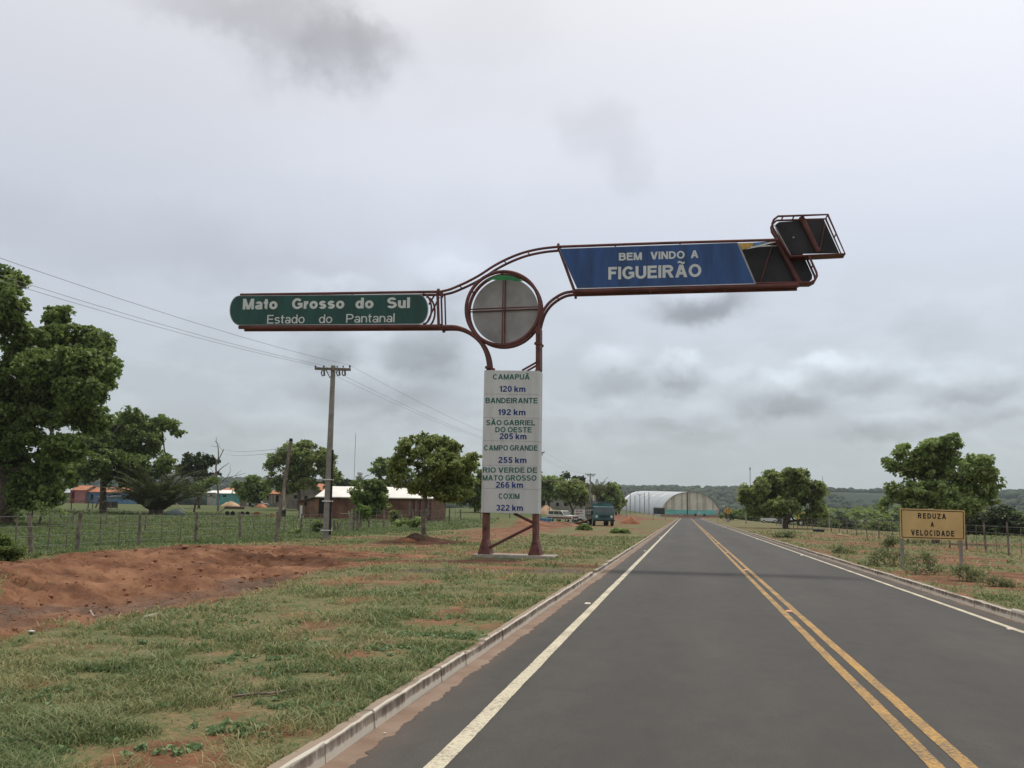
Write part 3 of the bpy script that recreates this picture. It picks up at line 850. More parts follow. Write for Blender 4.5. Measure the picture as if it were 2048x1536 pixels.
def build_road():
    # dusty concrete gutters reach under the ragged edge of the asphalt
    for nm, xa, xb, lab in (('gutter', KL, KL + 1.0, 'dusty red gutter strip along the kerb by the gateway sign'), ('gutter', KR - 0.9, KR, 'thin dusty gutter along the kerb by the yellow sign')):
        me = strip(nm, lambda y: 0 * y + xa, lambda y: 0 * y + xb, -10, ROAD_END, 5.0, -0.004, None)
        tag(link(nm, me, MT['gutter']), lab, 'gutter', kind='structure')
    def edge_l(y):
        return KL + 0.185 + 0.03 * (fbm(y * 0.6, y * 0, 51) - 0.5) * 2 + 0.045 * (fbm(y * 6, y * 0, 52, 4, 0.75) - 0.5) * 2 + 0.035 * (vnoise(y * 14, y * 0, 56) - .5)
    def edge_r(y):
        return KR - 0.06 - 0.02 * (fbm(y * 0.9, y * 0, 53) - 0.5) * 2 - 0.03 * (fbm(y * 6, y * 0, 54, 3) - 0.5) * 2
    ysn = np.concatenate([np.arange(-10, 30, 0.03), np.arange(30, 90, 0.25), np.arange(90, ROAD_END + 12, 2.0)])
    cols = [edge_l(ysn)] + [np.full_like(ysn, v) for v in (-1.0, 1.0, 3.0)] + [edge_r(ysn)]
    n = len(ysn)
    V = np.vstack([np.stack([c, ysn, np.zeros_like(ysn)], 1) for c in cols])
    Fq = []
    i = np.arange(n - 1)
    for k in range(4):
        Fq.append(np.stack([i + k * n, i + (k + 1) * n, i + 1 + (k + 1) * n, i + 1 + k * n], 1))
    tag(link('road', np_mesh('road', V, np.vstack(Fq)), MT['asphalt']), 'grey two lane asphalt road running to the arched hall', 'road', kind='structure')
    # crossing carriageway in front of the hall
    me = np_mesh('crossing_road', np.array([(-30, 347.2, 0.13), (40, 347.2, 0.13), (40, 356, 0.13), (-30, 356, 0.13)], float), np.array([[0, 1, 2, 3]]))
    tag(link('crossing_road', me, MT['asphalt']), 'side road crossing in front of the arched hall', 'road', kind='structure')
    # painted lines
    def line(nm, xc, w, material, seed, lab):
        def l(y): return xc - w / 2 + 0.014 * (fbm(y * 1.1, 0 * y, seed) - 0.5) + 0.008 * (fbm(y * 16, 0 * y, seed + 1, 3) - 0.5)
        def r(y): return xc + w / 2 + 0.014 * (fbm(y * 1.1, 0 * y, seed) - 0.5) + 0.008 * (fbm(y * 16, 0 * y, seed + 2, 3) - 0.5)
        me = strip(nm, l, r, -8, 60, 0.03, 0.004, None)
        me2 = strip(nm, lambda y: 0 * y + xc - w / 2, lambda y: 0 * y + xc + w / 2, 60, ROAD_END, 5.0, 0.004, None)
        bm = bmesh.new(); bm.from_mesh(me); bm.from_mesh(me2); bm.to_mesh(me); bm.free()
        tag(link(nm, me, material), lab, 'road marking', kind='structure')
    line('edge_line', -1.555, 0.125, MT['paint_white'], 61, 'cream white edge line beside the kerb under the gateway sign')
    line('edge_line', 4.72, 0.10, MT['paint_white'], 63, 'cream white edge line on the side of the yellow sign')
    line('centre_line', 1.585, 0.105, MT['paint_yellow'], 65, 'ochre centre line nearer the gateway sign')
    line('centre_line', 1.795, 0.105, MT['paint_yellow'], 67, 'ochre centre line nearer the yellow sign')
    # kerbs in metre blocks
    rng = np.random.default_rng(3)
    for side, lab in ((0, 'worn whitewashed kerb along the grassy verge under the gateway sign'), (1, 'worn whitewashed kerb along the scrubby verge with the yellow sign')):
        mb = MB()
        y = -9.0
        while y < 150:
            Ln = 0.98 if y < 60 else 3.98
            j = rng.normal(0, 0.006, 4)
            h = 0.128 + rng.normal(0, 0.006)
            if side == 0 and 23.6 < y < 24.8: h -= 0.06; 
            if side == 1 and 15.4 < y < 16.6: h += 0.02
            xf = KL if side == 0 else KR
            dx = -0.10 if side == 0 else 0.10
            t = 0.018 if side == 0 else -0.018
            x0a, x0b = xf + j[0], xf + j[1]
            n = 7 if y < 40 else 2
            yy = np.linspace(y, y + Ln, n)
            xx = np.linspace(x0a, x0b, n)
            hh = h + (rng.normal(0, 0.0035, n) if n > 2 else np.zeros(n))
            chip = rng.random(n) * 0.010 if n > 2 else np.zeros(n)
            V = []
            for k in range(n):
                s_ = 1 if side == 0 else -1
                V += [(xx[k], yy[k], -0.03), (xx[k] - s_ * 0.012, yy[k], hh[k] - 0.010 - chip[k] * .6), (xx[k] - s_ * (0.020 + chip[k]), yy[k], hh[k]), (xx[k] + dx, yy[k], hh[k] - 0.004), (xx[k] + dx, yy[k], -0.03)]
            Fc = []
            for k in range(n - 1):
                for q in range(4):
                    a = k * 5 + q
                    Fc.append((a, a + 5, a + 6, a + 1) if side == 1 else (a, a + 1, a + 6, a + 5))
            Fc += [(0, 1, 2, 3, 4), tuple((n - 1) * 5 + q for q in (4, 3, 2, 1, 0))]
            mb._add(V, Fc)
            y += Ln + (0.018 if y < 60 else 0.02)
        tag(mb.build('kerb', MT['kerb']), lab, 'kerb', kind='structure')
    # low blocks of kerb further out
    for side, lab in ((0, 'far stretch of the kerb under the gateway sign'), (1, 'far stretch of the kerb on the yellow sign side')):
        xf = KL if side == 0 else KR
        MBk = MB().box((xf + (-0.06 if side == 0 else 0.06), (150.2 + ROAD_END) / 2, 0.05), (0.12, ROAD_END - 150.2, 0.15))
        tag(MBk.build('kerb', MT['kerb']), lab, 'kerb', kind='structure')


build_road()


def road_studs():
    def stud(x, y, m, label, group):
        mb = MB()
        mb.prism([(x - 0.055, y - 0.05, 0.004), (x + 0.055, y - 0.05, 0.004), (x + 0.04, y - 0.02, 0.022), (x - 0.04, y - 0.02, 0.022)], (0, 0.06, 0))
        o = mb.build('road_stud', m)
        tag(o, label, 'road stud', group)
    for k in range(9):
        y = 16.85 + 12.3 * k - (0.4 if k % 2 else 0)
        stud(1.69, y, MT['stud'], 'small orange stud between the two ochre centre lines', 'orange studs along the centre lines')
    for k, y in enumerate((17.0, 41.0, 65.0)):
        stud(-1.70, y, MT['stud_white'], ['pale stud beside the white edge line, nearest the camera', 'pale stud beside the white edge line, level with the roadside tree', 'pale stud beside the white edge line, beyond the gateway sign'][k], 'pale studs along the verge side edge line')
    for k, y in enumerate((15.3, 40.5, 65.0)):
        stud(4.60 if k else 4.66, y, MT['stud_white'], ['pale stud on the edge line near the broken kerb corner', 'pale stud on the edge line beyond the yellow sign', 'pale stud on the edge line short of the forked tree'][k], 'pale studs along the far edge line')


road_studs()

# ------------------------------------------------------------------ lettering: plain grotesque capitals drawn from strokes
def _rect(x0, y0, x1, y1):
    return [[(x0, y0), (x1, y0), (x1, y1), (x0, y1)]]


def _par(x0, y0, x1, y1, wx):
    return [[(x0 - wx / 2, y0), (x0 + wx / 2, y0), (x1 + wx / 2, y1), (x1 - wx / 2, y1)]]


def _arc(cx, cy, rx, ry, a0, a1, s, t):
    n = max(4, int(abs(a1 - a0) / 14))
    q = []
    for k in range(n):
        b0, b1 = math.radians(a0 + (a1 - a0) * k / n), math.radians(a0 + (a1 - a0) * (k + 1) / n)
        q.append([(cx + (rx - s) * _c(b0), cy + (ry - t) * _s(b0)), (cx + rx * _c(b0), cy + ry * _s(b0)), (cx + rx * _c(b1), cy + ry * _s(b1)), (cx + (rx - s) * _c(b1), cy + (ry - t) * _s(b1))])
    return q


_WID = dict(A=.96, B=.86, C=.92, D=.88, E=.76, F=.70, G=.96, H=.86, I=.20, L=.70, M=1.0, N=.86, O=1.0, P=.82, R=.90, S=.84, T=.80, U=.86, V=.92, X=.92, Z=.80,
            a=.66, d=.72, k=.68, l=.20, m=1.04, n=.66, o=.74, r=.42, s=.66, t=.40, u=.66)


def _glyph(ch, s):
    """list of layers of quads, ink width; capitals are 1 tall."""
    t = s * .88
    x = .73
    base = {'Ã': 'A', 'Õ': 'O'}.get(ch, ch)
    W = _WID.get(base, .68)
    if base == 'I' or base == 'l': W = s
    L = []
    if base == 'A':
        w = s * 1.12
        L = [_par(w / 2, 0, W / 2 - w * .06, 1, w), _par(W - w / 2, 0, W / 2 + w * .06, 1, w), _rect(W * .2, .22, W * .8, .22 + t)]
    elif base == 'B':
        r = (.46 + t) / 2; r2 = (1 - .46) / 2
        L = [_rect(0, 0, s, 1), _rect(s * .9, 1 - t, W * .56, 1) + _rect(s * .9, .46, W * .56, .46 + t) + _rect(s * .9, 0, W * .58, t), _arc(W * .56, 1 - r2, W * .40, r2, -90, 90, s, t), _arc(W * .58, r, W * .42, r, -90, 90, s, t)]
    elif base == 'C': L = [_arc(W / 2, .5, W / 2, .515, 42, 318, s, t)]
    elif base == 'D': L = [_rect(0, 0, s, 1), _rect(s * .9, 1 - t, W * .44, 1) + _rect(s * .9, 0, W * .44, t), _arc(W * .44, .5, W * .56, .5, -90, 90, s, t)]
    elif base == 'E': L = [_rect(0, 0, s, 1), _rect(s * .9, 1 - t, W * .97, 1) + _rect(s * .9, .44, W * .92, .44 + t) + _rect(s * .9, 0, W, t)]
    elif base == 'F': L = [_rect(0, 0, s, 1), _rect(s * .9, 1 - t, W, 1) + _rect(s * .9, .42, W * .88, .42 + t)]
    elif base == 'G': L = [_arc(W / 2, .5, W / 2, .515, 40, 318, s, t), _rect(W * .54, .36, W, .36 + t), _rect(W - s, .12, W, .40)]
    elif base == 'H': L = [_rect(0, 0, s, 1), _rect(W - s, 0, W, 1), _rect(s * .9, .44, W - s * .9, .44 + t)]
    elif base == 'I': L = [_rect(0, 0, s, 1)]
    elif base == 'L': L = [_rect(0, 0, s, 1), _rect(s * .9, 0, W, t)]
    elif base == 'M': L = [_rect(0, 0, s * .95, 1), _rect(W - s * .95, 0, W, 1), _par(s * .6, 1, W / 2 - s * .04, 0, s), _par(W - s * .6, 1, W / 2 + s * .04, 0, s)]
    elif base == 'N': L = [_rect(0, 0, s, 1), _rect(W - s, 0, W, 1), _par(s * .58, 1, W - s * .58, 0, s * 1.12)]
    elif base == 'O': L = [_arc(W / 2, .5, W / 2, .515, 0, 360, s, t)]
    elif base == 'P': L = [_rect(0, 0, s, 1), _rect(s * .9, 1 - t, W * .55, 1) + _rect(s * .9, .38, W * .55, .38 + t), _arc(W * .55, .69, W * .45, .31, -90, 90, s, t)]
    elif base == 'R': L = [_rect(0, 0, s, 1), _rect(s * .9, 1 - t, W * .55, 1) + _rect(s * .9, .42, W * .55, .42 + t), _arc(W * .53, .71, W * .41, .29, -90, 90, s, t), _par(W * .54, .46, W - s * .62, 0, s * 1.2)]
    elif base in 'Ss':
        h = 1.0 if base == 'S' else x
        mid = h * .51; o_ = .015
        r1 = (h + o_ - mid + t / 2) / 2; r2 = (mid + t / 2 + o_) / 2
        L = [_arc(W / 2, h + o_ - r1, W * .47, r1, 24, 270, s, t), _arc(W / 2, r2 - o_, W / 2, r2, 90, -156, s, t)]
    elif base == 'T': L = [_rect(0, 1 - t, W, 1), _rect(W / 2 - s / 2, 0, W / 2 + s / 2, 1 - t * .9)]
    elif base == 'U': L = [_rect(0, .36, s, 1), _rect(W - s, .36, W, 1), _arc(W / 2, .37, W / 2, .385, 180, 360, s, t)]
    elif base == 'V': L = [_par(s * .56, 1, W / 2 - s * .06, 0, s * 1.12), _par(W - s * .56, 1, W / 2 + s * .06, 0, s * 1.12)]
    elif base == 'X': L = [_par(s * .6, 1, W - s * .6, 0, s * 1.2), _par(W - s * .6, 1, s * .6, 0, s * 1.2)]
    elif base == 'Z': L = [_rect(0, 1 - t, W, 1), _rect(0, 0, W, t), _par(W - s * .62, 1 - t * .9, s * .62, t * .9, s * 1.2)]
    elif base == 'o': L = [_arc(W / 2, x / 2, W / 2, x / 2 + .012, 0, 360, s, t)]
    elif base == 'd': L = [_arc(W * .48, x / 2, W * .48, x / 2 + .012, 0, 360, s, t), _rect(W - s, 0, W, 1)]
    elif base == 'l': L = [_rect(0, 0, s, 1)]
    elif base == 'n': L = [_rect(0, 0, s, x), _arc(W / 2, x - .30, W / 2, .312, 0, 165, s, t), _rect(W - s, 0, W, x - .29)]
    elif base == 'u': L = [_rect(W - s, 0, W, x), _arc(W / 2, .30, W / 2, .312, 180, 345, s, t), _rect(0, .29, s, x)]
    elif base == 'm':
        h = W / 2 + s / 2
        L = [_rect(0, 0, s, x), _arc(h / 2, x - .28, h / 2, .292, 0, 165, s, t), _rect(h - s, 0, h, x - .27), _arc(h - s + h / 2, x - .28, h / 2, .292, 0, 160, s, t), _rect(W - s, 0, W, x - .27)]
    elif base == 'r': L = [_rect(0, 0, s, x), _arc(W, x - .37, W - s * .35, .382, 92, 165, s, t)]
    elif base == 't': L = [_rect(W * .24, .1, W * .24 + s, .95), _rect(0, x - t, W, x), _arc(W * .24 + W * .5, .2, W * .5, .2, 180, 285, s, t)]
    elif base == 'a': L = [_arc(W * .44, .205, W * .44, .22, 0, 360, s * .95, t * .85), _rect(W - s, 0, W, x - .24), _arc(W * .52, x - .25, W * .48, .262, 0, 160, s, t)]
    elif base == 'k': L = [_rect(0, 0, s, 1), _par(s * .9, .26, W - s * .6, x, s * 1.25), _par(s * 1.55, .42, W - s * .6, 0, s * 1.2)]
    elif base == '0': L = [_arc(W / 2, .5, W / 2, .512, 0, 360, s, t)]
    elif base == '1':
        W = .44; L = [_rect(W - s, 0, W, 1), _par(s * .3, .70, W - s * .55, .93, s * .9)]
    elif base == '2': L = [_arc(W / 2, .70, W / 2, .312, 168, -38, s, t), _par(W * .72, .56, s * .55, t * .8, s * 1.15), _rect(0, 0, W, t)]
    elif base == '3':
        mid = .53; r1 = (1.012 - mid + t / 2) / 2; r2 = (mid + t / 2 + .012) / 2
        L = [_arc(W / 2, 1.012 - r1, W * .46, r1, 158, -80, s, t), _arc(W / 2, r2 - .012, W / 2, r2, 80, -160, s, t)]
    elif base == '5': L = [_rect(W * .12, 1 - t, W * .94, 1), _par(W * .06 + s / 2, .45, W * .14 + s / 2, 1 - t * .9, s), _arc(W / 2, .325, W / 2, .337, 142, -160, s, t)]
    elif base == '6': L = [_arc(W / 2, .32, W / 2, .332, 0, 360, s, t), _arc(W / 2 + .02, .5, W / 2 + .02, .512, 48, 185, s, t), _rect(0, .3, s, .52)]
    elif base == '9': L = [_arc(W / 2, .68, W / 2, .332, 0, 360, s, t), _arc(W / 2 - .02, .5, W / 2 + .02, .512, 228, 365, s, t), _rect(W - s, .48, W, .7)]
    if ch in 'ÃÕ':
        q = []
        n = 8
        for k in range(n):
            u0, u1 = k / n, (k + 1) / n
            f = lambda u: 1.17 + .055 * _s(2 * math.pi * u)
            X = lambda u: W / 2 - .27 + .54 * u
            q.append([(X(u0), f(u0) - s * .34), (X(u1), f(u1) - s * .34), (X(u1), f(u1) + s * .34), (X(u0), f(u0) + s * .34)])
        L.append(q)
    return L, W


def put_text(mb, txt, L, Rr, h, weight=0.2, track=0.13):
    """lay txt on an upright plane facing the road user: L, Rr are the ends of its baseline, h its capital height."""
    L, Rr = np.array(L, float), np.array(Rr, float)
    x = 0.0; items = []
    for ch in txt:
        if ch == ' ':
            x += .30; continue
        layers, W = _glyph(ch, weight)
        items.append((layers, x)); x += W + track
    tot = x - track
    for layers, x0 in items:
        for li, quads in enumerate(layers):
            for q in quads:
                P = []
                for (a, b) in q:
                    u = (a + x0) / tot
                    p = L + (Rr - L) * u
                    P.append(p + np.array((0, -0.0004 * li, b * h)))
                n = np.cross(P[1] - P[0], P[2] - P[1])
                mb._add(P, [(0, 1, 2, 3) if n[1] <= 0 else (3, 2, 1, 0)])


def px_text(mb, s, x0, y0, x1, y1, hpx, Y, weight=0.2, track=0.13):
    """s between pixel (x0,y0) and (x1,y1) of its baseline, capitals hpx tall, on the plane y = Y."""
    L = at(x0, y0, Y); Rr = at(x1, y1, Y)
    T = at((x0 + x1) / 2, (y0 + y1) / 2 - hpx, Y); B = at((x0 + x1) / 2, (y0 + y1) / 2, Y)
    put_text(mb, s, L, Rr, (T - B)[2], weight, track)


def pts(px, Y):
    return [at(a, b, Y) for a, b in px]


def smooth_path(P, sub=6):
    """Catmull-Rom through the points."""
    P = [np.array(p, float) for p in P]
    Q = [2 * P[0] - P[1]] + P + [2 * P[-1] - P[-2]]
    out = []
    for i in range(1, len(Q) - 2):
        for k in range(sub):
            t = k / sub
            a, b, c, d = Q[i - 1], Q[i], Q[i + 1], Q[i + 2]
            out.append(0.5 * ((2 * b) + (-a + c) * t + (2 * a - 5 * b + 4 * c - d) * t * t + (-a + 3 * b - 3 * c + d) * t ** 3))
    out.append(P[-1])
    return out


def gateway_sign():
    YF = 30.4; DP = 0.45; YB = YF + DP
    back = np.array((0, DP, 0.0))
    root = thing('gateway_sign', (-5.5, YF + 0.2, 0.11), 'tall red framed gateway sign with green and blue name arms reaching over the road', 'sign')
    fr, fr2 = MT['frame'], MT['frame_rust']
    # plinth
    a, b = at(944, 1119, YF - 0.35), at(1107, 1121, YF - 0.35)
    MB().box(((a[0] + b[0]) / 2, YF + 0.22, 0.10), (b[0] - a[0], 1.15, 0.20)).build('concrete_base', MT['concrete'], root, 0.015)
    zb = 0.195
    # posts with flared feet, square hollow section over the full depth
    for (xt, yt, xm, ym, xbm) in ((978, 738, 970, 1027, 968.5), (1076, 655, 1069.4, 1024, 1069.4)):
        top = at(xt, yt, YF); mid = at(xm, ym, YF); bot = at(xbm, 1116, YF); bot[2] = zb
        hw = 0.072
        mb = MB()
        path = [top, at(974, 748, YF), mid, bot] if yt > 700 else [top, at(1076, 738, YF), at(1072.4, 746, YF), mid, bot]
        for A, B in zip(path[:-1], path[1:]):
            mb.hexa([B + (-hw, -0.05, 0), B + (hw, -0.05, 0), B + (hw, DP + 0.05, 0), B + (-hw, DP + 0.05, 0),
                     A + (-hw, -0.05, 0), A + (hw, -0.05, 0), A + (hw, DP + 0.05, 0), A + (-hw, DP + 0.05, 0)])
        po = mb.build('post', fr2, root, 0.012)
        ft = MB(); g = 0.20
        ft.hexa([bot + (-g, -0.16, 0), bot + (g, -0.16, 0), bot + (g, DP + 0.16, 0), bot + (-g, DP + 0.16, 0),
                 bot + (-hw - .006, -0.06, 0.46), bot + (hw + .006, -0.06, 0.46), bot + (hw + .006, DP + 0.06, 0.46), bot + (-hw - .006, DP + 0.06, 0.46)])
        ft.build('post_foot', fr2, po, 0.01)
    # diagonal braces
    for p, q in (((974, 1098), (1066, 1051)), ((1028, 1027), (1067, 1046))):
        MB().tube([at(*p, YF + 0.10), at(*q, YF + 0.10)], 0.045, 8).build('brace', fr, root)
    for dy in (0.0, DP):
        MB().tube([at(1044, 741, YF) + (0, dy, 0), at(1074, 724, YF) + (0, dy, 0)], 0.035, 8).build('brace', fr, root)
    # distance board: six boxed trays
    TL, TR, BL, BR = (968.6, 740.3), (1079.6, 741.8), (961.8, 1025.0), (1076.0, 1027.6)
    YD = YF - 0.09
    cuts = [0.0, 0.168, 0.332, 0.495, 0.668, 0.83, 1.0]
    mb = MB()
    for u0, u1 in zip(cuts[:-1], cuts[1:]):
        g0 = 0.0005 if u0 > 0 else 0; g1 = 0.0005 if u1 < 1 else 0
        def le(u): return at(TL[0] + (BL[0] - TL[0]) * u, TL[1] + (BL[1] - TL[1]) * u, YD)
        def re_(u): return at(TR[0] + (BR[0] - TR[0]) * u, TR[1] + (BR[1] - TR[1]) * u, YD)
        A, B, C_, D = le(u1 - g1), re_(u1 - g1), re_(u0 + g0), le(u0 + g0)
        dv = np.array((0, DP + 0.18, 0))
        mb.hexa([A, B, B + dv, A + dv, D, C_, C_ + dv, D + dv])
    board = mb.build('distance_board', MT['white_panel'], root, 0.006)
    YT = YD - 0.004
    for s, x0, x1, y0, h in (('CAMAPUÃ', 985.6, 1059.4, 758.8, 10.6), ('BANDEIRANTE', 971, 1075, 806.3, 10.8), ('SÃO GABRIEL', 972, 1070, 850.4, 10.6), ('DO OESTE', 990.5, 1063, 864.6, 10.6),
                            ('CAMPO GRANDE', 968, 1075, 901, 10.8), ('RIO VERDE DE', 965.5, 1074.2, 945.2, 10.6), ('MATO GROSSO', 965, 1073, 961, 10.8), ('COXIM', 997, 1039, 997.5, 10.8)):
        gm = MB(); px_text(gm, s, x0, y0, x1, y0 + 0.4, h, YT, 0.215, 0.11)
        tag(gm.build('lettering', MT['letter_green'], board), 'green town name ' + s)
    for s, x0, x1, y0, h in (('120 km', 998.7, 1051, 783.6, 12), ('192 km', 995.7, 1051, 830.2, 12), ('205 km', 999, 1053, 878.4, 12), ('255 km', 996.5, 1053, 925.9, 12),
                            ('266 km', 991.6, 1046, 975.6, 12), ('322 km', 992, 1046, 1021.4, 12)):
        nm = MB(); px_text(nm, s, x0, y0, x1, y0 + 0.3, h, YT, 0.225, 0.11)
        tag(nm.build('lettering', MT['letter_navy'], board), 'navy distance ' + s)
    # ring with its grey disc
    rc = at(1005.4, 616.3, YF); sc_ = YF * 1.0 / FPX
    rr = 73.6 * (np.linalg.norm(at(1005.4 + 50, 616.3, YF) - at(1005.4 - 50, 616.3, YF)) / 100)
    ang = [2 * math.pi * k / 56 for k in range(56)]
    for dy in (0, DP):
        MB().tube([rc + (rr * _c(a), dy, rr * _s(a)) for a in ang], 0.058, 10, closed=True).build('ring', fr, root)
    for a in (95, 150, 215, 235, 320, 340, 30):
        a = math.radians(a); p = rc + (rr * _c(a), 0, rr * _s(a))
        MB().tube([p, p + back], 0.03, 6).build('spacer', fr, root)
    rd = rr * 0.905
    MB().prism([rc + (rd * _c(a), DP - 0.02, rd * _s(a)) for a in ang], (0, 0.03, 0)).build('round_panel', MT['disc'], root)
    for dy in (0, DP - 0.06):
        MB().tube([rc + (0, dy, -rr), rc + (0, dy, rr)], 0.024, 6).build('cross_bar', fr, root)
        MB().tube([rc + (-rr, dy, -0.02), rc + (rr, dy, 0.03)], 0.024, 6).build('cross_bar', fr, root)
    # what is left of the green front panel
    arc = [rc + (rr * 0.90 * _c(math.radians(t)), -0.02, rr * 0.90 * _s(math.radians(t))) for t in range(52, 126, 5)]
    low = [at(985 + 0, 559, YF - 0.02), at(996, 560.5, YF - 0.02), at(1004, 559.5, YF - 0.02), at(1013, 560.8, YF - 0.02), at(1022, 560.2, YF - 0.02), at(1030, 562.6, YF - 0.02), at(1040, 562, YF - 0.02)]
    MB().prism(arc + low, (0, 0.015, 0)).build('torn_panel', MT['torn_green'], root)
    # chords: each a front and a rear tube
    def chord(px, r=0.045, sub=5, m=None, only=None):
        P = smooth_path(pts(px, YF), sub)
        for k, dy in enumerate((0, DP)):
            if only is None or only == k:
                MB().tube([p + (0, dy, 0) for p in P], r, 8).build('chord_tube', m or fr, root)
    chord([(481, 589.5), (680, 586.5), (875, 583.5)], 0.048)
    chord([(478, 654.6), (680, 653.6), (880, 652.4)], 0.066)
    chord([(880, 583.5), (899, 579), (918.6, 571), (938, 562), (961.5, 549), (985, 533.5), (1008, 521), (1032, 510.5), (1055, 503), (1084.6, 497), (1117, 493.5)], 0.045)
    chord([(879.5, 653.5), (909, 653.5), (928, 659), (944, 669), (959.6, 683), (969, 698), (975, 716), (978, 738)], 0.062)
    chord([(1146, 583), (1129.5, 586), (1114, 593.5), (1098, 606), (1086.6, 622), (1080, 640), (1076, 657)], 0.05)
    chord([(1117, 493.5), (1330, 486), (1556, 479.5)], 0.048)
    chord([(1148, 582.6), (1370, 576.4), (1597, 570.4)], 0.078)
    for p in ((918.6, 571), (1008, 521), (1055, 503), (1114, 593.5), (1150, 585), (700, 586), (560, 588), (1230, 489.5), (1360, 485), (1300, 581), (1450, 577), (620, 655), (760, 654.6)):
        A = at(*p, YF)
        MB().tube([A, A + back], 0.022, 6).build('spacer', fr, root)
    # bolted joints
    def flange(px, py, ax, r=0.11):
        A = at(px, py, YF)
        for dy in (0, DP):
            d = np.array(ax, float); d /= np.linalg.norm(d)
            MB().tube([A + (0, dy, 0) - d * 0.035, A + (0, dy, 0) + d * 0.035], r, 10).build('joint_flange', fr2, root)
    flange(877, 583.5, (1, 0, .05)); flange(881, 654, (1, 0, 0)); flange(1117, 493.5, (1, 0, .05), 0.12); flange(1148, 584.5, (1, 0, .05), 0.12); flange(1076, 687, (0, 0, 1), 0.125)
    flange(977.5, 735, (0, 0, 1), 0.125)
    # ties between the chords
    for p, q, r, dy in (((875, 583), (877.5, 655), 0.05, 0), ((882, 583), (884, 655), 0.028, 0), ((876, 583), (878, 655), 0.03, DP), ((883, 583), (885, 655), 0.028, DP),
                        ((868, 588), (856, 608), 0.03, 0.1), ((874, 590), (850, 640), 0.03, 0.3), ((1118, 498), (1148, 580), 0.045, 0), ((1118, 498), (1148, 580), 0.040, DP)):
        MB().tube([at(*p, YF) + (0, dy, 0), at(*q, YF) + (0, dy, 0)], r, 8).build('tie_tube', fr, root)
    # green arm panel: round ended, front and back skins
    def round_ended(x0, x1, yt0, yt1, yb0, yb1, bulge, Y):
        L0, L1 = np.array((x0, yt0)), np.array((x0, yb0)); R1, R2 = np.array((x1, yb1)), np.array((x1, yt1))
        P = []
        for k in range(13):
            t = math.pi * k / 12
            m = (L0 + L1) / 2; h = (L1 - L0) / 2
            P.append(m - h * _c(t) + np.array((-bulge * _s(t), 0)))
        for k in range(13):
            t = math.pi * k / 12
            m = (R1 + R2) / 2; h = (R2 - R1) / 2
            P.append(m - h * _c(t) + np.array((bulge * _s(t), 0)))
        return [at(a, b, Y) for a, b in P]
    YP = YF - 0.085
    MB().prism(round_ended(478.5, 837, 591, 588.2, 650.6, 648.2, 19.5, YP + 0.006), (0, 0.035, 0)).build('panel_edge', MT['trim'], root)
    gp = MB().prism(round_ended(478.5, 837, 592.2, 589.4, 649.4, 647, 18, YP), (0, 0.025, 0)).build('name_panel', MT['green_panel'], root)
    MB().prism(round_ended(478.5, 837, 592, 589, 650, 647.4, 19, YB + 0.06), (0, 0.03, 0)).build('back_panel', MT['dark_sheet'], root)
    for px_side in (1,):
        P = round_ended(478.5, 846, 591, 588.2, 650.6, 648.2, 17, YF + 0.02)
        MB().tube(P[13:], 0.035, 6).build('end_hoop', fr, root)
        MB().tube([p + back for p in P[13:]], 0.035, 6).build('end_hoop', fr, root)
    for s, x0, y0, x1, y1, h, b in (('Mato', 485.2, 618.9, 554.6, 618.2, 21.3, 0.25), ('Grosso', 583.5, 618.0, 688.4, 617.0, 21.3, 0.25), ('do', 710.5, 616.9, 746.8, 616.6, 21.3, 0.25), ('Sul', 773.4, 616.4, 819.6, 616.0, 21.3, 0.25),
                                    ('Estado', 534, 647.3, 609, 646.4, 17.4, 0.145), ('do', 637.6, 646.4, 664.2, 646, 17.4, 0.145), ('Pantanal', 692, 645.4, 789, 644.2, 17.4, 0.145)):
        wl = MB(); px_text(wl, s, x0, y0, x1, y1, h, YP - 0.004, b, 0.10)
        tag(wl.build('lettering', MT['letter_white'], gp), 'off white word ' + s)
    # blue arm panel
    blue = [(1119, 498.2), (1474, 485.8), (1508.5, 566), (1154.5, 575.8)]
    edge = [(1117.9, 497.3), (1475.0, 484.9), (1509.7, 566.9), (1153.8, 576.7)]
    MB().prism(pts(edge, YP + 0.006), (0, 0.035, 0)).build('panel_edge', MT['trim'], root)
    bp = MB().prism(pts(blue, YP), (0, 0.025, 0)).build('name_panel', MT['blue_panel'], root)
    MB().prism(pts([(1119, 498), (1556, 483.5), (1592, 564), (1154.5, 576)], YB + 0.06), (0, 0.03, 0)).build('back_panel', MT['dark_sheet'], root)
    for s, x0, y0, x1, y1, h, b in (('BEM', 1237.8, 521.2, 1283.8, 519.8, 15.2, 0.235), ('VINDO', 1301, 518.9, 1369.5, 516.9, 15.2, 0.235), ('A', 1381.6, 516.3, 1396.7, 515.6, 15.2, 0.235),
                                    ('FIGUEIRÃO', 1216.6, 559.2, 1402.8, 553.2, 25.2, 0.235)):
        wl = MB(); px_text(wl, s, x0, y0, x1, y1, h, YP - 0.004, b, 0.10)
        tag(wl.build('lettering', MT['letter_white'], bp), 'off white word ' + s)
    # open tail box: front frame, dark back, side plates
    lowpanel = [(1478, 487.5), (1512, 566), (1618, 563.5), (1624, 558), (1624.5, 550), (1611, 520), (1604, 505), (1560, 481)]
    lower = [(1478, 487.5), (1512, 566.5), (1621, 564.8), (1630, 560), (1634, 552), (1633, 545), (1618, 512), (1614, 505), (1560, 481)]
    upper = [(1581, 512.5), (1546, 456), (1544.5, 447), (1548, 439), (1556, 432.5), (1600, 431), (1655.5, 429), (1690, 507.5)]
    MB().prism(pts(lowpanel, YB), (0, 0.03, 0)).build('back_panel', MT['dark_sheet'], root)
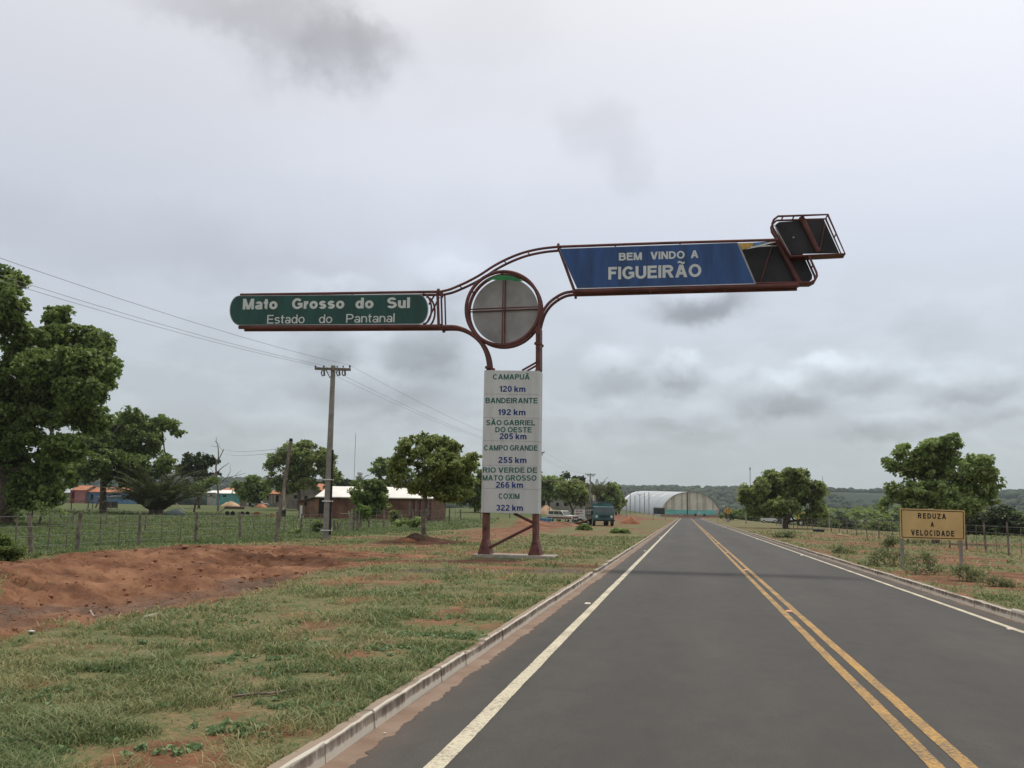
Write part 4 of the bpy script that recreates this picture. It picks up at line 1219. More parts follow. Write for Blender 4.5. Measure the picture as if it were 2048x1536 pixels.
    MB().prism(pts([(1578, 508), (1551, 457), (1551, 449), (1558, 444), (1647.5, 438), (1678.5, 506)], YB - 0.037), (0, 0.03, 0)).build('back_panel', MT['dark_sheet'], root)
    for P, cl in ((upper, True), (lower[1:6] + [(1618, 512)], False)):
        for dy in (0, DP):
            Q = [p + (0, dy, 0) for p in pts(P, YF)]
            MB().tube(Q, 0.036, 8, closed=cl).build('tail_frame', fr, root)
    for seg in ([(1581, 512.5), (1690, 507.5)], [(1581, 512.5), (1546, 456), (1544.5, 447), (1548, 439)], [(1512, 567.5), (1621, 565.8), (1631, 560)]):
        for A, B in zip(seg[:-1], seg[1:]):
            a_, b_ = at(*A, YF), at(*B, YF)
            MB().hexa([a_ + (0, 0.02, -0.02), b_ + (0, 0.02, -0.02), b_ + (0, DP - 0.03, -0.02), a_ + (0, DP - 0.03, -0.02), a_ + (0, 0.02, 0.008), b_ + (0, 0.02, 0.008), b_ + (0, DP - 0.03, 0.008), a_ + (0, DP - 0.03, 0.008)]).build('side_plate', fr, root)
    for p in ((1566, 431.5), (1588, 431.2), (1606, 430.8), (1655.5, 429), (1672, 468), (1690, 507.5), (1634, 552), (1626, 530)):
        A = at(*p, YF); MB().tube([A, A + back], 0.024, 6).build('spacer', fr, root)
    MB().tube(pts([(1557, 484), (1598, 565)], YB - 0.12), 0.095, 8).build('tail_post', fr, root)
    MB().tube(pts([(1602.5, 434), (1637, 504)], YB - 0.12), 0.09, 8).build('tail_post', fr, root)
    MB().tube(pts([(1545, 490), (1521, 564)], YB - 0.10), 0.024, 6).build('brace', fr, root)
    MB().tube(pts([(1650, 446), (1639, 507)], YB - 0.10), 0.024, 6).build('brace', fr, root)
    MB().tube(pts([(1549, 450), (1581, 510)], YF - 0.0), 0.016, 6).build('brace', MT['trim'], root)
    MB().tube(pts([(1604, 432), (1612, 440)], YF + 0.1), 0.02, 6).build('brace', fr, root)
    MB().sphere(at(1587, 475, YB - 0.05), 0.028, 8, 5).build('bolt', MT['litter'], root)
    # scraps of the lost front panel
    MB().prism(pts([(1478, 486.4), (1508, 485.2), (1505, 492), (1496, 496), (1485, 499.4)], YP + 0.05), (0, 0.012, 0)).build('torn_panel', MT['torn_yellow'], root)
    MB().prism(pts([(1508, 485.2), (1536, 484), (1523, 488), (1506, 491.6)], YP + 0.05), (0, 0.012, 0)).build('torn_panel', MT['torn_blue'], root)
    MB().prism(pts([(1506, 492.4), (1524, 488.6), (1538, 484.2), (1553, 483.2), (1540, 487), (1520, 493), (1490, 499)], YP + 0.055), (0, 0.012, 0)).build('torn_panel', MT['letter_white'], root)
    MB().tube(pts([(1500, 494.5), (1554, 491.5)], YF + 0.15), 0.02, 6).build('brace', MT['trim'], root)
    MB().tube(pts([(1476.5, 486), (1511, 567.5)], YP + 0.03), 0.022, 6).build('panel_edge', MT['trim'], root)


gateway_sign()


def rounded(px0, px1, px2, px3, Y, r=0.06, n=5):
    """rounded quad given tl, tr, br, bl pixels."""
    Q = [at(*p, Y) for p in (px0, px1, px2, px3)]
    out = []
    for i in range(4):
        a, b, c = Q[i - 1], Q[i], Q[(i + 1) % 4]
        u = (a - b) / np.linalg.norm(a - b); v = (c - b) / np.linalg.norm(c - b)
        for k in range(n + 1):
            t = k / n
            p = b + u * r * (1 - t) ** 2 + v * r * t ** 2
            out.append(p)
    return out


def yellow_sign():
    Y = 29.3
    c = at(1865, 1140, Y)
    z0 = gz(c[0], Y)
    root = thing('warning_sign', (c[0], Y, z0), 'wide yellow road sign on two grey posts with black lettering', 'sign')
    pn = MB().prism(rounded((1799.6, 1016.3), (1929.8, 1020.6), (1930.2, 1081.2), (1801, 1077.5), Y, 0.05), (0, 0.02, 0)).build('sign_plate', MT['sign_yellow'], root)
    # border: black loop set in from the edge
    A = rounded((1802, 1018.8), (1927.6, 1022.9), (1927.9, 1078.6), (1803.4, 1075.1), Y - 0.004, 0.045)
    B = rounded((1803.6, 1020.4), (1926.0, 1024.4), (1926.3, 1077.1), (1805.0, 1073.6), Y - 0.004, 0.04)
    n = len(A)
    mb = MB()
    mb._add(A + B, [(i, i + n, (i + 1) % n + n, (i + 1) % n) for i in range(n)])
    mb.build('border', MT['letter_black'], pn)
    for s, x0, y0, x1, y1, h in (('REDUZA', 1836.0, 1036.8, 1892.2, 1038.6, 11.0), ('A', 1861.2, 1053.8, 1868.4, 1053.9, 9.8), ('VELOCIDADE', 1822.6, 1070.6, 1908.4, 1073.2, 11.4)):
        tx = MB(); px_text(tx, s, x0, y0, x1, y1, h, Y - 0.004, 0.25, 0.32)
        tag(tx.build('lettering', MT['letter_black'], pn), 'black word ' + s)
    for xt, xb in ((1803.5, 1805.5), (1921, 1923.5)):
        T = at(xt, 1030, Y + 0.04); Bt = at(xb, 1142, Y + 0.04)
        T[1] += 0.03; Bt[1] += 0.03
        zz = gz(Bt[0], Bt[1]) - 0.1
        d = (Bt - T) / (T[2] - Bt[2]); Bt = T + d * (T[2] - zz)
        hw = 0.042
        MB().hexa([Bt + (-hw, -hw, 0), Bt + (hw, -hw, 0), Bt + (hw, hw, 0), Bt + (-hw, hw, 0), T + (-hw, -hw, 0), T + (hw, -hw, 0), T + (hw, hw, 0), T + (-hw, hw, 0)]).build('post', MT['pole'], root, 0.008)


yellow_sign()

# ------------------------------------------------------------------ vegetation builders
def unit(v):
    return v / (np.linalg.norm(v, axis=-1, keepdims=True) + 1e-9)


def leaf_cloud(centres, radii, per, size, rng, up=0.35, flat=0.75, tint_c=None):
    """leaf rosettes: per leaves round every centre. Returns verts, faces, tint."""
    n = len(centres)
    C = np.repeat(centres, per, 0); Rr = np.repeat(radii, per)
    m = len(C)
    d = unit(rng.normal(size=(m, 3)) + np.array((0, 0, up)))
    d[:, 2] *= flat
    rad = Rr * rng.random(m) ** 0.45
    P = C + d * rad[:, None]
    ax = unit(d + rng.normal(size=(m, 3)) * 0.75 + np.array((0, 0, -0.10)))
    nrm = unit(np.array((0, 0, 1.0)) + rng.normal(size=(m, 3)) * 0.75 + d * 0.5)
    sd_ = unit(np.cross(ax, nrm))
    ln = size * (0.65 + 0.7 * rng.random(m)); w = ln * (0.30 + 0.12 * rng.random(m))
    fold = unit(np.cross(sd_, ax))
    a = P - ax * (ln * 0.5)[:, None]
    b = P + sd_ * w[:, None] + fold * (w * 0.30)[:, None] + ax * (ln * 0.05)[:, None]
    c = P + ax * (ln * 0.5)[:, None] - np.array((0, 0, 1.0)) * (ln * 0.12)[:, None]
    e = P - sd_ * w[:, None] + fold * (w * 0.30)[:, None] + ax * (ln * 0.05)[:, None]
    V = np.stack([a, b, c, e], 1).reshape(-1, 3)
    Fq = np.arange(m * 4).reshape(m, 4)
    tc = np.repeat(rng.random(n) if tint_c is None else tint_c, per)
    t = np.clip(0.45 * tc + 0.65 * rng.random(m) ** 1.1, 0, 1)
    return V, Fq, np.repeat(t, 4)


def noise3(P, f, seed):
    x, y, z = P[:, 0] * f, P[:, 1] * f, P[:, 2] * f
    return (vnoise(x + 0.6 * y, z + 0.3 * y, seed) + vnoise(y + 0.5 * z + 7.1, x - 0.4 * z, seed + 3) + vnoise(z - 0.5 * x + 3.3, y + 0.2 * x, seed + 5)) / 3


def sample_lobes(lobes, n, rng, shell=0.0, gap=0.0, thr=0.505):
    """clump centres through the union of the lobes; noise keeps some boughs and leaves gaps between them."""
    L = np.array(lobes, float)
    wgt = (L[:, 3] * L[:, 4] * L[:, 5]) ** 0.78
    m = n * 7
    idx = rng.choice(len(L), m, p=wgt / wgt.sum())
    d = unit(rng.normal(size=(m, 3)))
    r = rng.random(m) ** 0.42
    edge = 1 + 0.26 * (noise3(d * 1.0 + idx[:, None] * 3.7, 2.6, 11) - 0.5) * 2
    P = L[idx, :3] + d * (r * edge)[:, None] * L[idx, 3:6]
    size = float(np.median(L[:, 3]))
    k = noise3(P, 1.5 / size, int(rng.integers(1000))) + 0.35 * (noise3(P, 4.0 / size, 77) - 0.5) > thr
    P = P[k]
    if gap > 0:
        cell = {}
        keep = []
        for i_, p in enumerate(P):
            c = tuple((p // gap).astype(int))
            ok = True
            for dx in (-1, 0, 1):
                for dy in (-1, 0, 1):
                    for dz in (-1, 0, 1):
                        for q in cell.get((c[0] + dx, c[1] + dy, c[2] + dz), ()):
                            if (q[0] - p[0]) ** 2 + (q[1] - p[1]) ** 2 + (q[2] - p[2]) ** 2 < gap * gap:
                                ok = False
            if ok:
                cell.setdefault(c, []).append(p); keep.append(p)
                if len(keep) >= n: break
        return np.array(keep)
    return P[:n]


def skeleton(trunk, tips, r_base, rng, twig=0.012, sides=5, sag=0.10):
    """limbs joining every tip to the trunk, thick where many tips hang on. Returns an MB."""
    nodes = [np.array(p, float) for p in trunk]
    par = [-1] + list(range(len(trunk) - 1))
    start = max(1, len(trunk) // 2)
    top = nodes[-1]
    order = np.argsort(np.linalg.norm(tips - top, axis=1))
    chains = []
    alive = list(range(start, len(nodes)))
    for ti in order:
        t = tips[ti]
        A = np.array([nodes[i] for i in alive])
        dv = t - A
        dist = np.linalg.norm(dv, axis=1)
        pen = np.where(dv[:, 2] < -0.15 * dist, dist * 0.8, 0)
        k = alive[int(np.argmin(dist + pen))]
        p0 = nodes[k]
        d = np.linalg.norm(t - p0)
        m = max(1, min(4, int(d / max(0.35, np.linalg.norm(tips - top, axis=1).max() * 0.16))))
        last = k
        for j in range(1, m + 1):
            u = j / m
            q = p0 + (t - p0) * u + rng.normal(size=3) * d * 0.05 * (1 - u) + np.array((0, 0, d * sag * _s(math.pi * u)))
            nodes.append(q); par.append(last); last = len(nodes) - 1
            alive.append(last)
    n = len(nodes)
    cnt = np.zeros(n)
    has = np.zeros(n, bool)
    for i in range(n):
        if par[i] >= 0: has[par[i]] = True
    cnt[~has] = 1
    for i in range(n - 1, 0, -1):
        cnt[par[i]] += cnt[i]
    r = twig + (r_base - twig) * (cnt / cnt[0]) ** 0.52
    kids = {}
    for i in range(1, n):
        kids.setdefault(par[i], []).append(i)
    mb = MB()
    stack = [(0, [0])]
    done = set()
    while stack:
        s0, chain = stack.pop()
        cur = chain[-1]
        while cur in kids:
            ks = sorted(kids[cur], key=lambda i: -cnt[i])
            for o in ks[1:]:
                stack.append((o, [cur, o]))
            cur = ks[0]
            chain.append(cur)
        if len(chain) > 1:
            rs = [r[i] for i in chain]
            if chain[0] != 0:
                rs[0] = min(rs[0], rs[1] * 1.25)
            else:
                rs[0] *= 1.35
            mb.tube([nodes[i] for i in chain], rs, sides, cap=False)
    return mb


def tree(name, label, base, lobes, n, per, leaf, crown_r, trunk, r_base, leafm, barkm, seed, group=None, shell=0.5, gap=0.0, up=0.35, flat=0.75, cat='tree', twig=0.012, sag=0.10):
    rng = np.random.default_rng(seed)
    root = thing(name, base, label, cat, group=group)
    tips = sample_lobes(lobes, n, rng, shell, gap)
    mb = skeleton(trunk, tips * np.array((0.97, 0.97, 0.985)), r_base, rng, twig, sag=sag)
    mb.build('trunk', MT[barkm], root, world=False)
    V, Fq, t = leaf_cloud(tips, crown_r * (0.7 + 0.6 * rng.random(len(tips))), per, leaf, rng, up, flat)
    me = np_mesh('crown', V, Fq, True)
    add_attr(me, 'tint', t)
    link('crown', me, MT[leafm], root)
    return root


def spot(px, Y, py=1028, dz=0.0):
    p = at(px, py, Y)
    return (float(p[0]), float(Y), gz(p[0], Y) + dz)


def px_lobes(base, px, Y, depth=0.8, seed=0, jit=0.5):
    """crown outlines read off the picture, given a depth of their own."""
    rng = np.random.default_rng(seed + 100)
    k = Y / FPX
    L = []
    w = max(abs(p[0] - px[0][0]) for p in px) + 20
    for q in px:
        dy = rng.uniform(-1, 1) * w * k * 0.5 * depth
        c = at(q[0], q[1], Y + dy)
        f = (Y + dy) / FPX
        rx, rz = q[2] * f, q[3] * f
        L.append((c[0] - base[0], dy, c[2] - base[2], rx * 1.02, max(rx, rz) * 0.9, rz * 1.02))
    return L


def px_trunk(base, px, Y):
    P = [np.zeros(3) - (0, 0, 0.15)]
    for a, b in px:
        c = at(a, b, Y)
        P.append(np.array((c[0] - base[0], 0.0, c[2] - base[2])))
    return P


def px_tree(name, label, bpx, Y, lobes, trunkpx, n, per, leaf, crown_r, r_base, leafm, barkm, seed, **k):
    depth = k.pop('depth', 0.8)
    b = spot(bpx[0], Y, bpx[1])
    return tree(name, label, b, px_lobes(b, lobes, Y, depth, seed), n, per, leaf, crown_r, px_trunk(b, trunkpx, Y), r_base, leafm, barkm, seed, **k)


def big_trees():
    # tall tree at the frame's edge
    px_tree('broadleaf_tree', 'huge dense broadleaf tree overhanging the pasture fence beside the yellow flowered bush', (8, 1050), 58,
            [(0, 610, 60, 50), (-50, 660, 70, 70), (55, 690, 80, 55), (150, 690, 62, 42), (190, 735, 44, 44), (150, 735, 50, 50), (110, 700, 60, 50), (205, 690, 24, 26), (225, 745, 12, 14), (85, 740, 70, 50), (160, 840, 60, 32), (45, 770, 120, 65), (165, 785, 55, 32), (-50, 800, 80, 80), (15, 860, 110, 60),
             (115, 830, 70, 35), (205, 760, 25, 22), (60, 950, 85, 55), (-50, 950, 70, 60), (125, 895, 50, 32), (0, 940, 100, 70), (75, 990, 60, 28), (-10, 1000, 60, 30), (35, 570, 20, 18), (120, 640, 40, 28), (10, 560, 45, 25)],
            [(8, 1010), (12, 960), (10, 900), (0, 820), (-10, 740)], 3400, 30, 0.32, 0.42, 0.50, 'leaf_dark', 'bark', 11, gap=0.30, twig=0.02, sag=0.05, depth=1.0)
    # its neighbour over the red house
    px_tree('broadleaf_tree', 'spreading broadleaf tree above the red and blue houses, one long bough reaching sideways', (207, 1020), 108,
            [(180, 880, 48, 36), (240, 855, 48, 36), (288, 888, 40, 32), (338, 848, 34, 20), (205, 930, 70, 32), (270, 935, 60, 28), (150, 945, 30, 36), (318, 930, 38, 24), (262, 830, 26, 20), (215, 955, 55, 18), (355, 862, 16, 12), (240, 905, 60, 40), (290, 860, 36, 26), (255, 962, 40, 12)],
            [(206, 985), (207, 960), (212, 930), (225, 895)], 1300, 30, 0.40, 0.55, 0.38, 'leaf_dark', 'bark', 12, shell=0.3, gap=0.40, twig=0.03)
    # roadside tree by the gateway sign
    px_tree('roadside_tree', 'small rounded olive leaved tree on a mound of red earth next to the gateway sign', (849, 1088), 42,
            [(835, 893, 42, 22), (800, 925, 28, 26), (868, 925, 60, 32), (918, 925, 38, 24), (848, 962, 62, 26), (930, 962, 32, 30), (895, 985, 48, 24), (947, 915, 16, 16), (795, 955, 26, 20), (862, 895, 26, 18), (905, 955, 34, 26),
             (828, 975, 28, 18), (930, 1000, 26, 16), (822, 905, 30, 22), (850, 880, 20, 12), (890, 908, 40, 28), (872, 892, 30, 20), (905, 935, 40, 28)],
            [(846, 1055), (846, 1020), (850, 992), (853, 980)], 760, 26, 0.16, 0.20, 0.115, 'leaf_mid', 'bark_pale', 13, shell=0.3, gap=0.13, twig=0.010)
    # forked tree on the far verge
    px_tree('roadside_tree', 'broad low tree with a forked trunk standing alone beyond the kerb', (1571, 1056), 112,
            [(1560, 962, 50, 20), (1588, 948, 28, 12), (1520, 985, 42, 20), (1497, 998, 18, 12), (1560, 992, 60, 28), (1618, 982, 30, 22), (1630, 1008, 22, 22), (1538, 1020, 42, 15), (1598, 1022, 48, 18), (1642, 972, 6, 5), (1522, 958, 12, 9), (1575, 1012, 40, 16), (1612, 1034, 20, 10)],
            [(1571, 1050), (1572, 1044)], 900, 26, 0.36, 0.44, 0.33, 'leaf_mid', 'bark', 14, shell=0.3, gap=0.28, twig=0.025, sag=0.0)
    # tree behind the yellow sign
    px_tree('roadside_tree', 'leafy tree with airy gaps rising behind the yellow road sign', (1872, 1086), 60,
            [(1885, 895, 34, 17), (1822, 908, 30, 18), (1785, 930, 20, 12), (1862, 932, 62, 28), (1958, 935, 34, 22), (1990, 972, 18, 16), (1940, 968, 46, 26), (1805, 980, 38, 22), (1776, 1008, 16, 14), (1860, 985, 58, 24), (1915, 1010, 44, 18),
             (1820, 1020, 30, 14), (1905, 880, 18, 10), (1978, 950, 18, 16), (1845, 890, 18, 12), (1895, 950, 40, 24), (1975, 1000, 20, 10)],
            [(1872, 1050), (1874, 1020), (1878, 1000)], 760, 26, 0.23, 0.28, 0.19, 'leaf_fresh', 'bark', 15, shell=0.3, gap=0.20, twig=0.014)
    # round tree behind the white roofed shed
    px_tree('broadleaf_tree', 'round headed tree with open forks behind the leaning wooden post', (599, 1012), 150,
            [(605, 905, 55, 20), (560, 928, 32, 28), (640, 925, 38, 28), (600, 940, 50, 24), (553, 960, 22, 18), (662, 950, 20, 24), (620, 972, 36, 14), (575, 975, 26, 12), (600, 890, 26, 10)],
            [(598, 985), (596, 965), (600, 950)], 700, 26, 0.42, 0.55, 0.28, 'leaf_mid', 'bark', 16, shell=0.3, gap=0.4, twig=0.03)
    # smaller and farther ones
    T = [('tree in leaf left of the round headed tree, over the tiled cottages', (500, 1008), 175, [(500, 965, 22, 18), (485, 975, 16, 16), (515, 980, 20, 18), (502, 990, 26, 12)], 'leaf_dark', 90),
         ('thin crowned tree behind the bare dead tree', (398, 1012), 150, [(395, 925, 34, 18), (420, 938, 22, 20), (375, 940, 20, 20), (400, 955, 30, 16), (385, 975, 24, 20)], 'leaf_far', 120),
         ('flat topped dark tree peeping out beyond the olive roadside tree', (800, 1018), 190, [(775, 932, 28, 14), (756, 944, 14, 10), (800, 952, 34, 18), (790, 922, 18, 8), (820, 975, 40, 14)], 'leaf_dark', 110),
         ('dark tree between the olive roadside tree and the distance board', (950, 1030), 150, [(950, 975, 22, 28), (935, 990, 18, 22), (962, 960, 16, 20), (948, 1008, 28, 12)], 'leaf_dark', 110),
         ('bushy green tree over the grey buildings, next to the distance board', (1100, 1030), 185, [(1095, 972, 24, 16), (1075, 962, 16, 16), (1120, 985, 26, 20), (1090, 990, 30, 14), (1110, 965, 16, 8)], 'leaf_fresh', 130),
         ('bushy green tree in front of the grey buildings with a bare stem', (1145, 1033), 180, [(1140, 985, 26, 18), (1158, 992, 20, 16), (1128, 975, 18, 12), (1150, 972, 14, 10)], 'leaf_mid', 100),
         ('dark dome shaped tree behind the grey buildings', (1147, 1022), 250, [(1147, 962, 26, 16), (1130, 972, 18, 12), (1165, 972, 18, 14), (1147, 980, 32, 12)], 'leaf_far', 120),
         ('dense dark tree between the two distant concrete poles', (1208, 1024), 215, [(1205, 985, 26, 14), (1225, 995, 20, 16), (1195, 1000, 26, 16), (1222, 978, 14, 8), (1215, 1010, 26, 12)], 'leaf_dark', 120),
         ('dense green tree beside the old truck', (1238, 1024), 235, [(1236, 1000, 12, 14), (1228, 1008, 14, 12)], 'leaf_dark', 50),
         ('low dark tree over the far end of the shed roof', (660, 1010), 190, [(665, 965, 16, 14), (690, 972, 22, 10), (650, 975, 18, 12)], 'leaf_far', 60),
         ('tree crown showing over the ridge of the shed roof', (780, 1012), 185, [(760, 968, 20, 8), (785, 968, 22, 10), (815, 972, 20, 8)], 'leaf_far', 60)]
    for i, (lab, b, Y, lb, lm, n) in enumerate(T):
        c = lb[0]
        px_tree('distant_tree', lab, b, Y, lb, [(b[0], b[1] - 12), (c[0], (c[1] + b[1]) / 2)], n, 36, 0.0042 * Y * 0.9, 0.0062 * Y * 0.85, 0.20, lm, 'bark', 30 + i, shell=0.4, gap=0.003 * Y, twig=0.03)
    # bush before the shed wall, with fresher growth at the gate
    px_tree('shrub', 'big dark shrub growing against the wall of the white roofed shed', (735, 1036), 92, [(738, 985, 36, 22), (715, 1002, 26, 20), (762, 1004, 22, 18), (735, 1015, 36, 16), (700, 1020, 18, 12), (752, 970, 14, 8), (720, 972, 14, 8)],
            [(735, 1020)], 170, 44, 0.30, 0.42, 0.10, 'leaf_dark', 'bark', 51, shell=0.3, gap=0.22, cat='shrub')
    px_tree('shrub', 'light green sapling by the stick gate of the pasture', (722, 1052), 66, [(722, 1022, 18, 12), (735, 1030, 10, 8), (708, 1036, 10, 8)], [(722, 1040)], 30, 26, 0.20, 0.26, 0.04, 'leaf_light', 'bark', 52, shell=0.3, cat='shrub')
    px_tree('shrub', 'dark bush with tiny yellow flowers beneath the huge tree', (12, 1138), 21.5, [(5, 1088, 30, 22), (26, 1104, 26, 20), (-8, 1110, 34, 26), (14, 1125, 34, 14), (36, 1122, 14, 12), (18, 1078, 14, 12)], [(12, 1120)], 260, 34, 0.055, 0.085, 0.02, 'leaf_dark', 'bark', 53, shell=0.3, cat='shrub')
    # scrub along the far verge and among the grass
    S = [('feathery grey green bush in front of the post of the yellow sign', (1842, 1152), 27.0, [(1842, 1122, 32, 22), (1820, 1135, 20, 14), (1865, 1130, 22, 16)]),
         ('feathery bush at the foot of the outer post of the yellow sign', (1934, 1172), 24.5, [(1932, 1148, 26, 18), (1915, 1140, 14, 14), (1952, 1145, 16, 16)]),
         ('low straggling bush at the edge of the verge past the yellow sign', (1992, 1182), 23.0, [(1990, 1165, 26, 14), (2012, 1172, 18, 10), (1972, 1160, 14, 10)]),
         ('thick low bush short of the yellow sign', (1772, 1138), 30.5, [(1770, 1115, 34, 16), (1745, 1120, 22, 12), (1800, 1118, 20, 14)]),
         ('small green bush below the forked tree', (1576, 1082), 66, [(1576, 1072, 22, 8), (1560, 1075, 12, 6)]),
         ('small green tuft halfway between forked tree and yellow sign', (1682, 1112), 41, [(1682, 1102, 22, 9), (1700, 1106, 12, 6)]),
         ('tall weed bush beside the yellow sign post', (1776, 1100), 42, [(1776, 1086, 12, 10), (1784, 1078, 8, 8)])]
    for i, (lab, b, Y, lb) in enumerate(S):
        px_tree('shrub', lab, b, Y, lb, [(b[0], b[1] - 8)], int(26 * len(lb)), 12, 0.0019 * Y, 0.0066 * Y, 0.012, 'leaf_scrub', 'bark', 60 + i, shell=0.3, cat='shrub', twig=0.004)
    S2 = [('dark green bush at the fence foot behind the earth bank', (585, 1075), 50, [(585, 1066, 14, 6)]), ('small bush beside the base of the concrete pole', (638, 1062), 55, [(638, 1054, 14, 8)]),
          ('pale bush behind the olive roadside tree', (825, 1052), 66, [(825, 1044, 20, 8), (805, 1048, 12, 6)]), ('dark low bush on the verge in front of the old truck', (1166, 1064), 78, [(1166, 1059, 10, 6), (1176, 1061, 6, 4)]),
          ('bush on the grass by the kerb, under the hall', (1242, 1070), 70, [(1240, 1066, 14, 4)]), ('bush between fence and roadside tree', (790, 1040), 85, [(790, 1034, 14, 8)])]
    for i, (lab, b, Y, lb) in enumerate(S2):
        px_tree('shrub', lab, b, Y, lb, [(b[0], b[1] - 5)], 26, 36, 0.0034 * Y, 0.0045 * Y, 0.02, 'leaf_fresh' if i % 2 == 0 else 'leaf_dark', 'bark', 80 + i, shell=0.2, cat='shrub', twig=0.005)


big_trees()


def frond_mesh(rng, az, el0, length, droop, nl, leaf_l, lw, base=(0, 0, 0)):
    """one arching frond: rib points plus paired leaflets."""
    h = np.array((_c(az), _s(az), 0.0))
    P = []
    p = np.array(base, float); el = el0
    n = 14
    for i in range(n):
        P.append(p.copy())
        p = p + (h * _c(el) + np.array((0, 0, _s(el)))) * length / n
        el -= droop / n * (0.4 + 1.3 * i / n)
    P = np.array(P)
    V, T = [], []
    for k in range(nl):
        u = 0.12 + 0.87 * k / nl
        i = u * (n - 1); a = int(i); q = P[a] + (P[min(a + 1, n - 1)] - P[a]) * (i - a)
        t = unit(P[min(a + 1, n - 1)] - P[max(a - 1, 0)])
        sidev = unit(np.cross(t, (0, 0, 1.0)))
        ll = leaf_l * (_s(math.pi * min(1, 0.15 + 0.85 * u)) * 0.8 + 0.25)
        for s_ in (-1, 1):
            d = unit(sidev * s_ + t * 0.55 + np.array((0, 0, 0.20)) + rng.normal(size=3) * 0.10)
            tip = q + d * ll + np.array((0, 0, -0.30 * ll))
            midp = q + d * ll * 0.5
            w = t * lw
            V += [q - w * 0.4, midp - w, tip, midp + w]
            T += [rng.random()] * 4
    return P, np.array(V), np.array(T)


def palm(name, label, base, nf, length, spread, nl, leaf_l, lw, seed, trunk_h=0.0, trunk_r=0.15, droop=1.5):
    rng = np.random.default_rng(seed)
    root = thing(name, base, label, 'palm')
    Vs, Ts = [], []
    st = MB()
    for i in range(nf):
        az = 2 * math.pi * (i * 0.381966) + rng.normal() * 0.2
        e = 1.45 - spread * ((i + 0.5) / nf) ** 0.8
        P, V, T = frond_mesh(rng, az, e, length * rng.uniform(0.8, 1.1), droop * rng.uniform(0.7, 1.2), nl, leaf_l, lw, (0.12 * _c(az), 0.12 * _s(az), trunk_h))
        Vs.append(V); Ts.append(T)
        st.tube(P, list(np.linspace(lw * 1.1, lw * 0.3, len(P))), 4, cap=False)
    if trunk_h > 0:
        st.tube([(0, 0, -0.2), (0.05, 0, trunk_h * 0.5), (0, 0, trunk_h)], [trunk_r * 1.2, trunk_r, trunk_r * 0.9], 8)
    else:
        st.tube([(0, 0, -0.2), (0, 0, 0.9), (0, 0, 1.5)], [trunk_r * 1.8, trunk_r * 1.5, trunk_r * 0.7], 9)
    st.build('trunk', MT['bark'], root, world=False)
    V = np.vstack(Vs)
    me = np_mesh('fronds', V, np.arange(len(V)).reshape(-1, 4), False)
    add_attr(me, 'tint', np.concatenate(Ts))
    link('fronds', me, MT['palm'], root)
    return root


def palms():
    palm('palm', 'bushy dark palm clump with arching fronds in the pasture', spot(312, 104), 66, 8.0, 0.78, 56, 0.85, 0.055, 5, droop=1.5, trunk_r=0.5)
    palm('palm', 'small palm showing above the white shed roof beneath the mast', spot(718, 210), 16, 4.2, 1.5, 20, 0.9, 0.09, 6, trunk_h=5.2, droop=1.9)
    palm('palm', 'tall upright palm plume between the distant poles', spot(1194, 205), 16, 5.2, 0.75, 22, 0.7, 0.08, 7, trunk_h=3.4, droop=0.9)


palms()


def dead_tree():
    Y = 128
    b = spot(437, Y)
    rng = np.random.default_rng(9)
    root = thing('dead_tree', b, 'bare dead tree with grey twisted branches in front of the thin crowned tree', 'tree')
    st = MB()
    def br(px, r0, r1):
        P = []
        for a, c in px:
            p = at(a, c, Y); P.append(p - np.array(b) + (0, rng.normal() * 0.2, 0))
        Q = smooth_path(P, 3)
        st.tube(Q, list(np.linspace(r0, r1, len(Q))), 6)
    br([(437, 1030), (436, 985), (434, 935), (436, 915), (434, 890), (431, 882)], 0.17, 0.04)
    br([(434, 925), (446, 901), (448, 898)], 0.08, 0.03); br([(435, 945), (448, 935), (457, 925)], 0.08, 0.03)
    br([(436, 970), (450, 955), (461, 940)], 0.09, 0.03); br([(450, 956), (470, 952), (490, 946)], 0.06, 0.02); br([(438, 960), (425, 945), (420, 935)], 0.06, 0.02)
    br([(434, 893), (425, 892), (420, 890)], 0.03, 0.015); br([(434, 885), (433, 876), (434, 872)], 0.03, 0.012); br([(470, 952), (478, 943), (484, 941)], 0.03, 0.015)
    br([(446, 903), (440, 893), (441, 885)], 0.03, 0.012); br([(461, 940), (462, 934), (460, 928)], 0.03, 0.012)
    st.build('trunk', MT['bark_pale'], root, world=False)
    # leaning stem beside it
    b2 = spot(388, 122)
    r2 = thing('dead_tree', b2, 'leaning dark stem with a few leaves beside the bare dead tree', 'tree')
    s2 = MB(); P = [at(x, y, 122) - np.array(b2) for x, y in ((387, 1030), (392, 1005), (402, 988), (418, 974), (436, 965))]
    s2.tube(smooth_path(P, 3), list(np.linspace(0.15, 0.05, 13)), 6)
    s2.build('trunk', MT['bark'], r2, world=False)
    V, Fq, t = leaf_cloud(np.array([at(x, y, 122) - np.array(b2) for x, y in ((400, 985), (415, 968), (398, 970), (425, 960), (410, 978), (390, 975), (432, 962))]), np.full(7, 0.8), 60, 0.42, rng)
    me = np_mesh('crown', V, Fq); add_attr(me, 'tint', t); link('crown', me, MT['leaf_dark'], r2)


dead_tree()


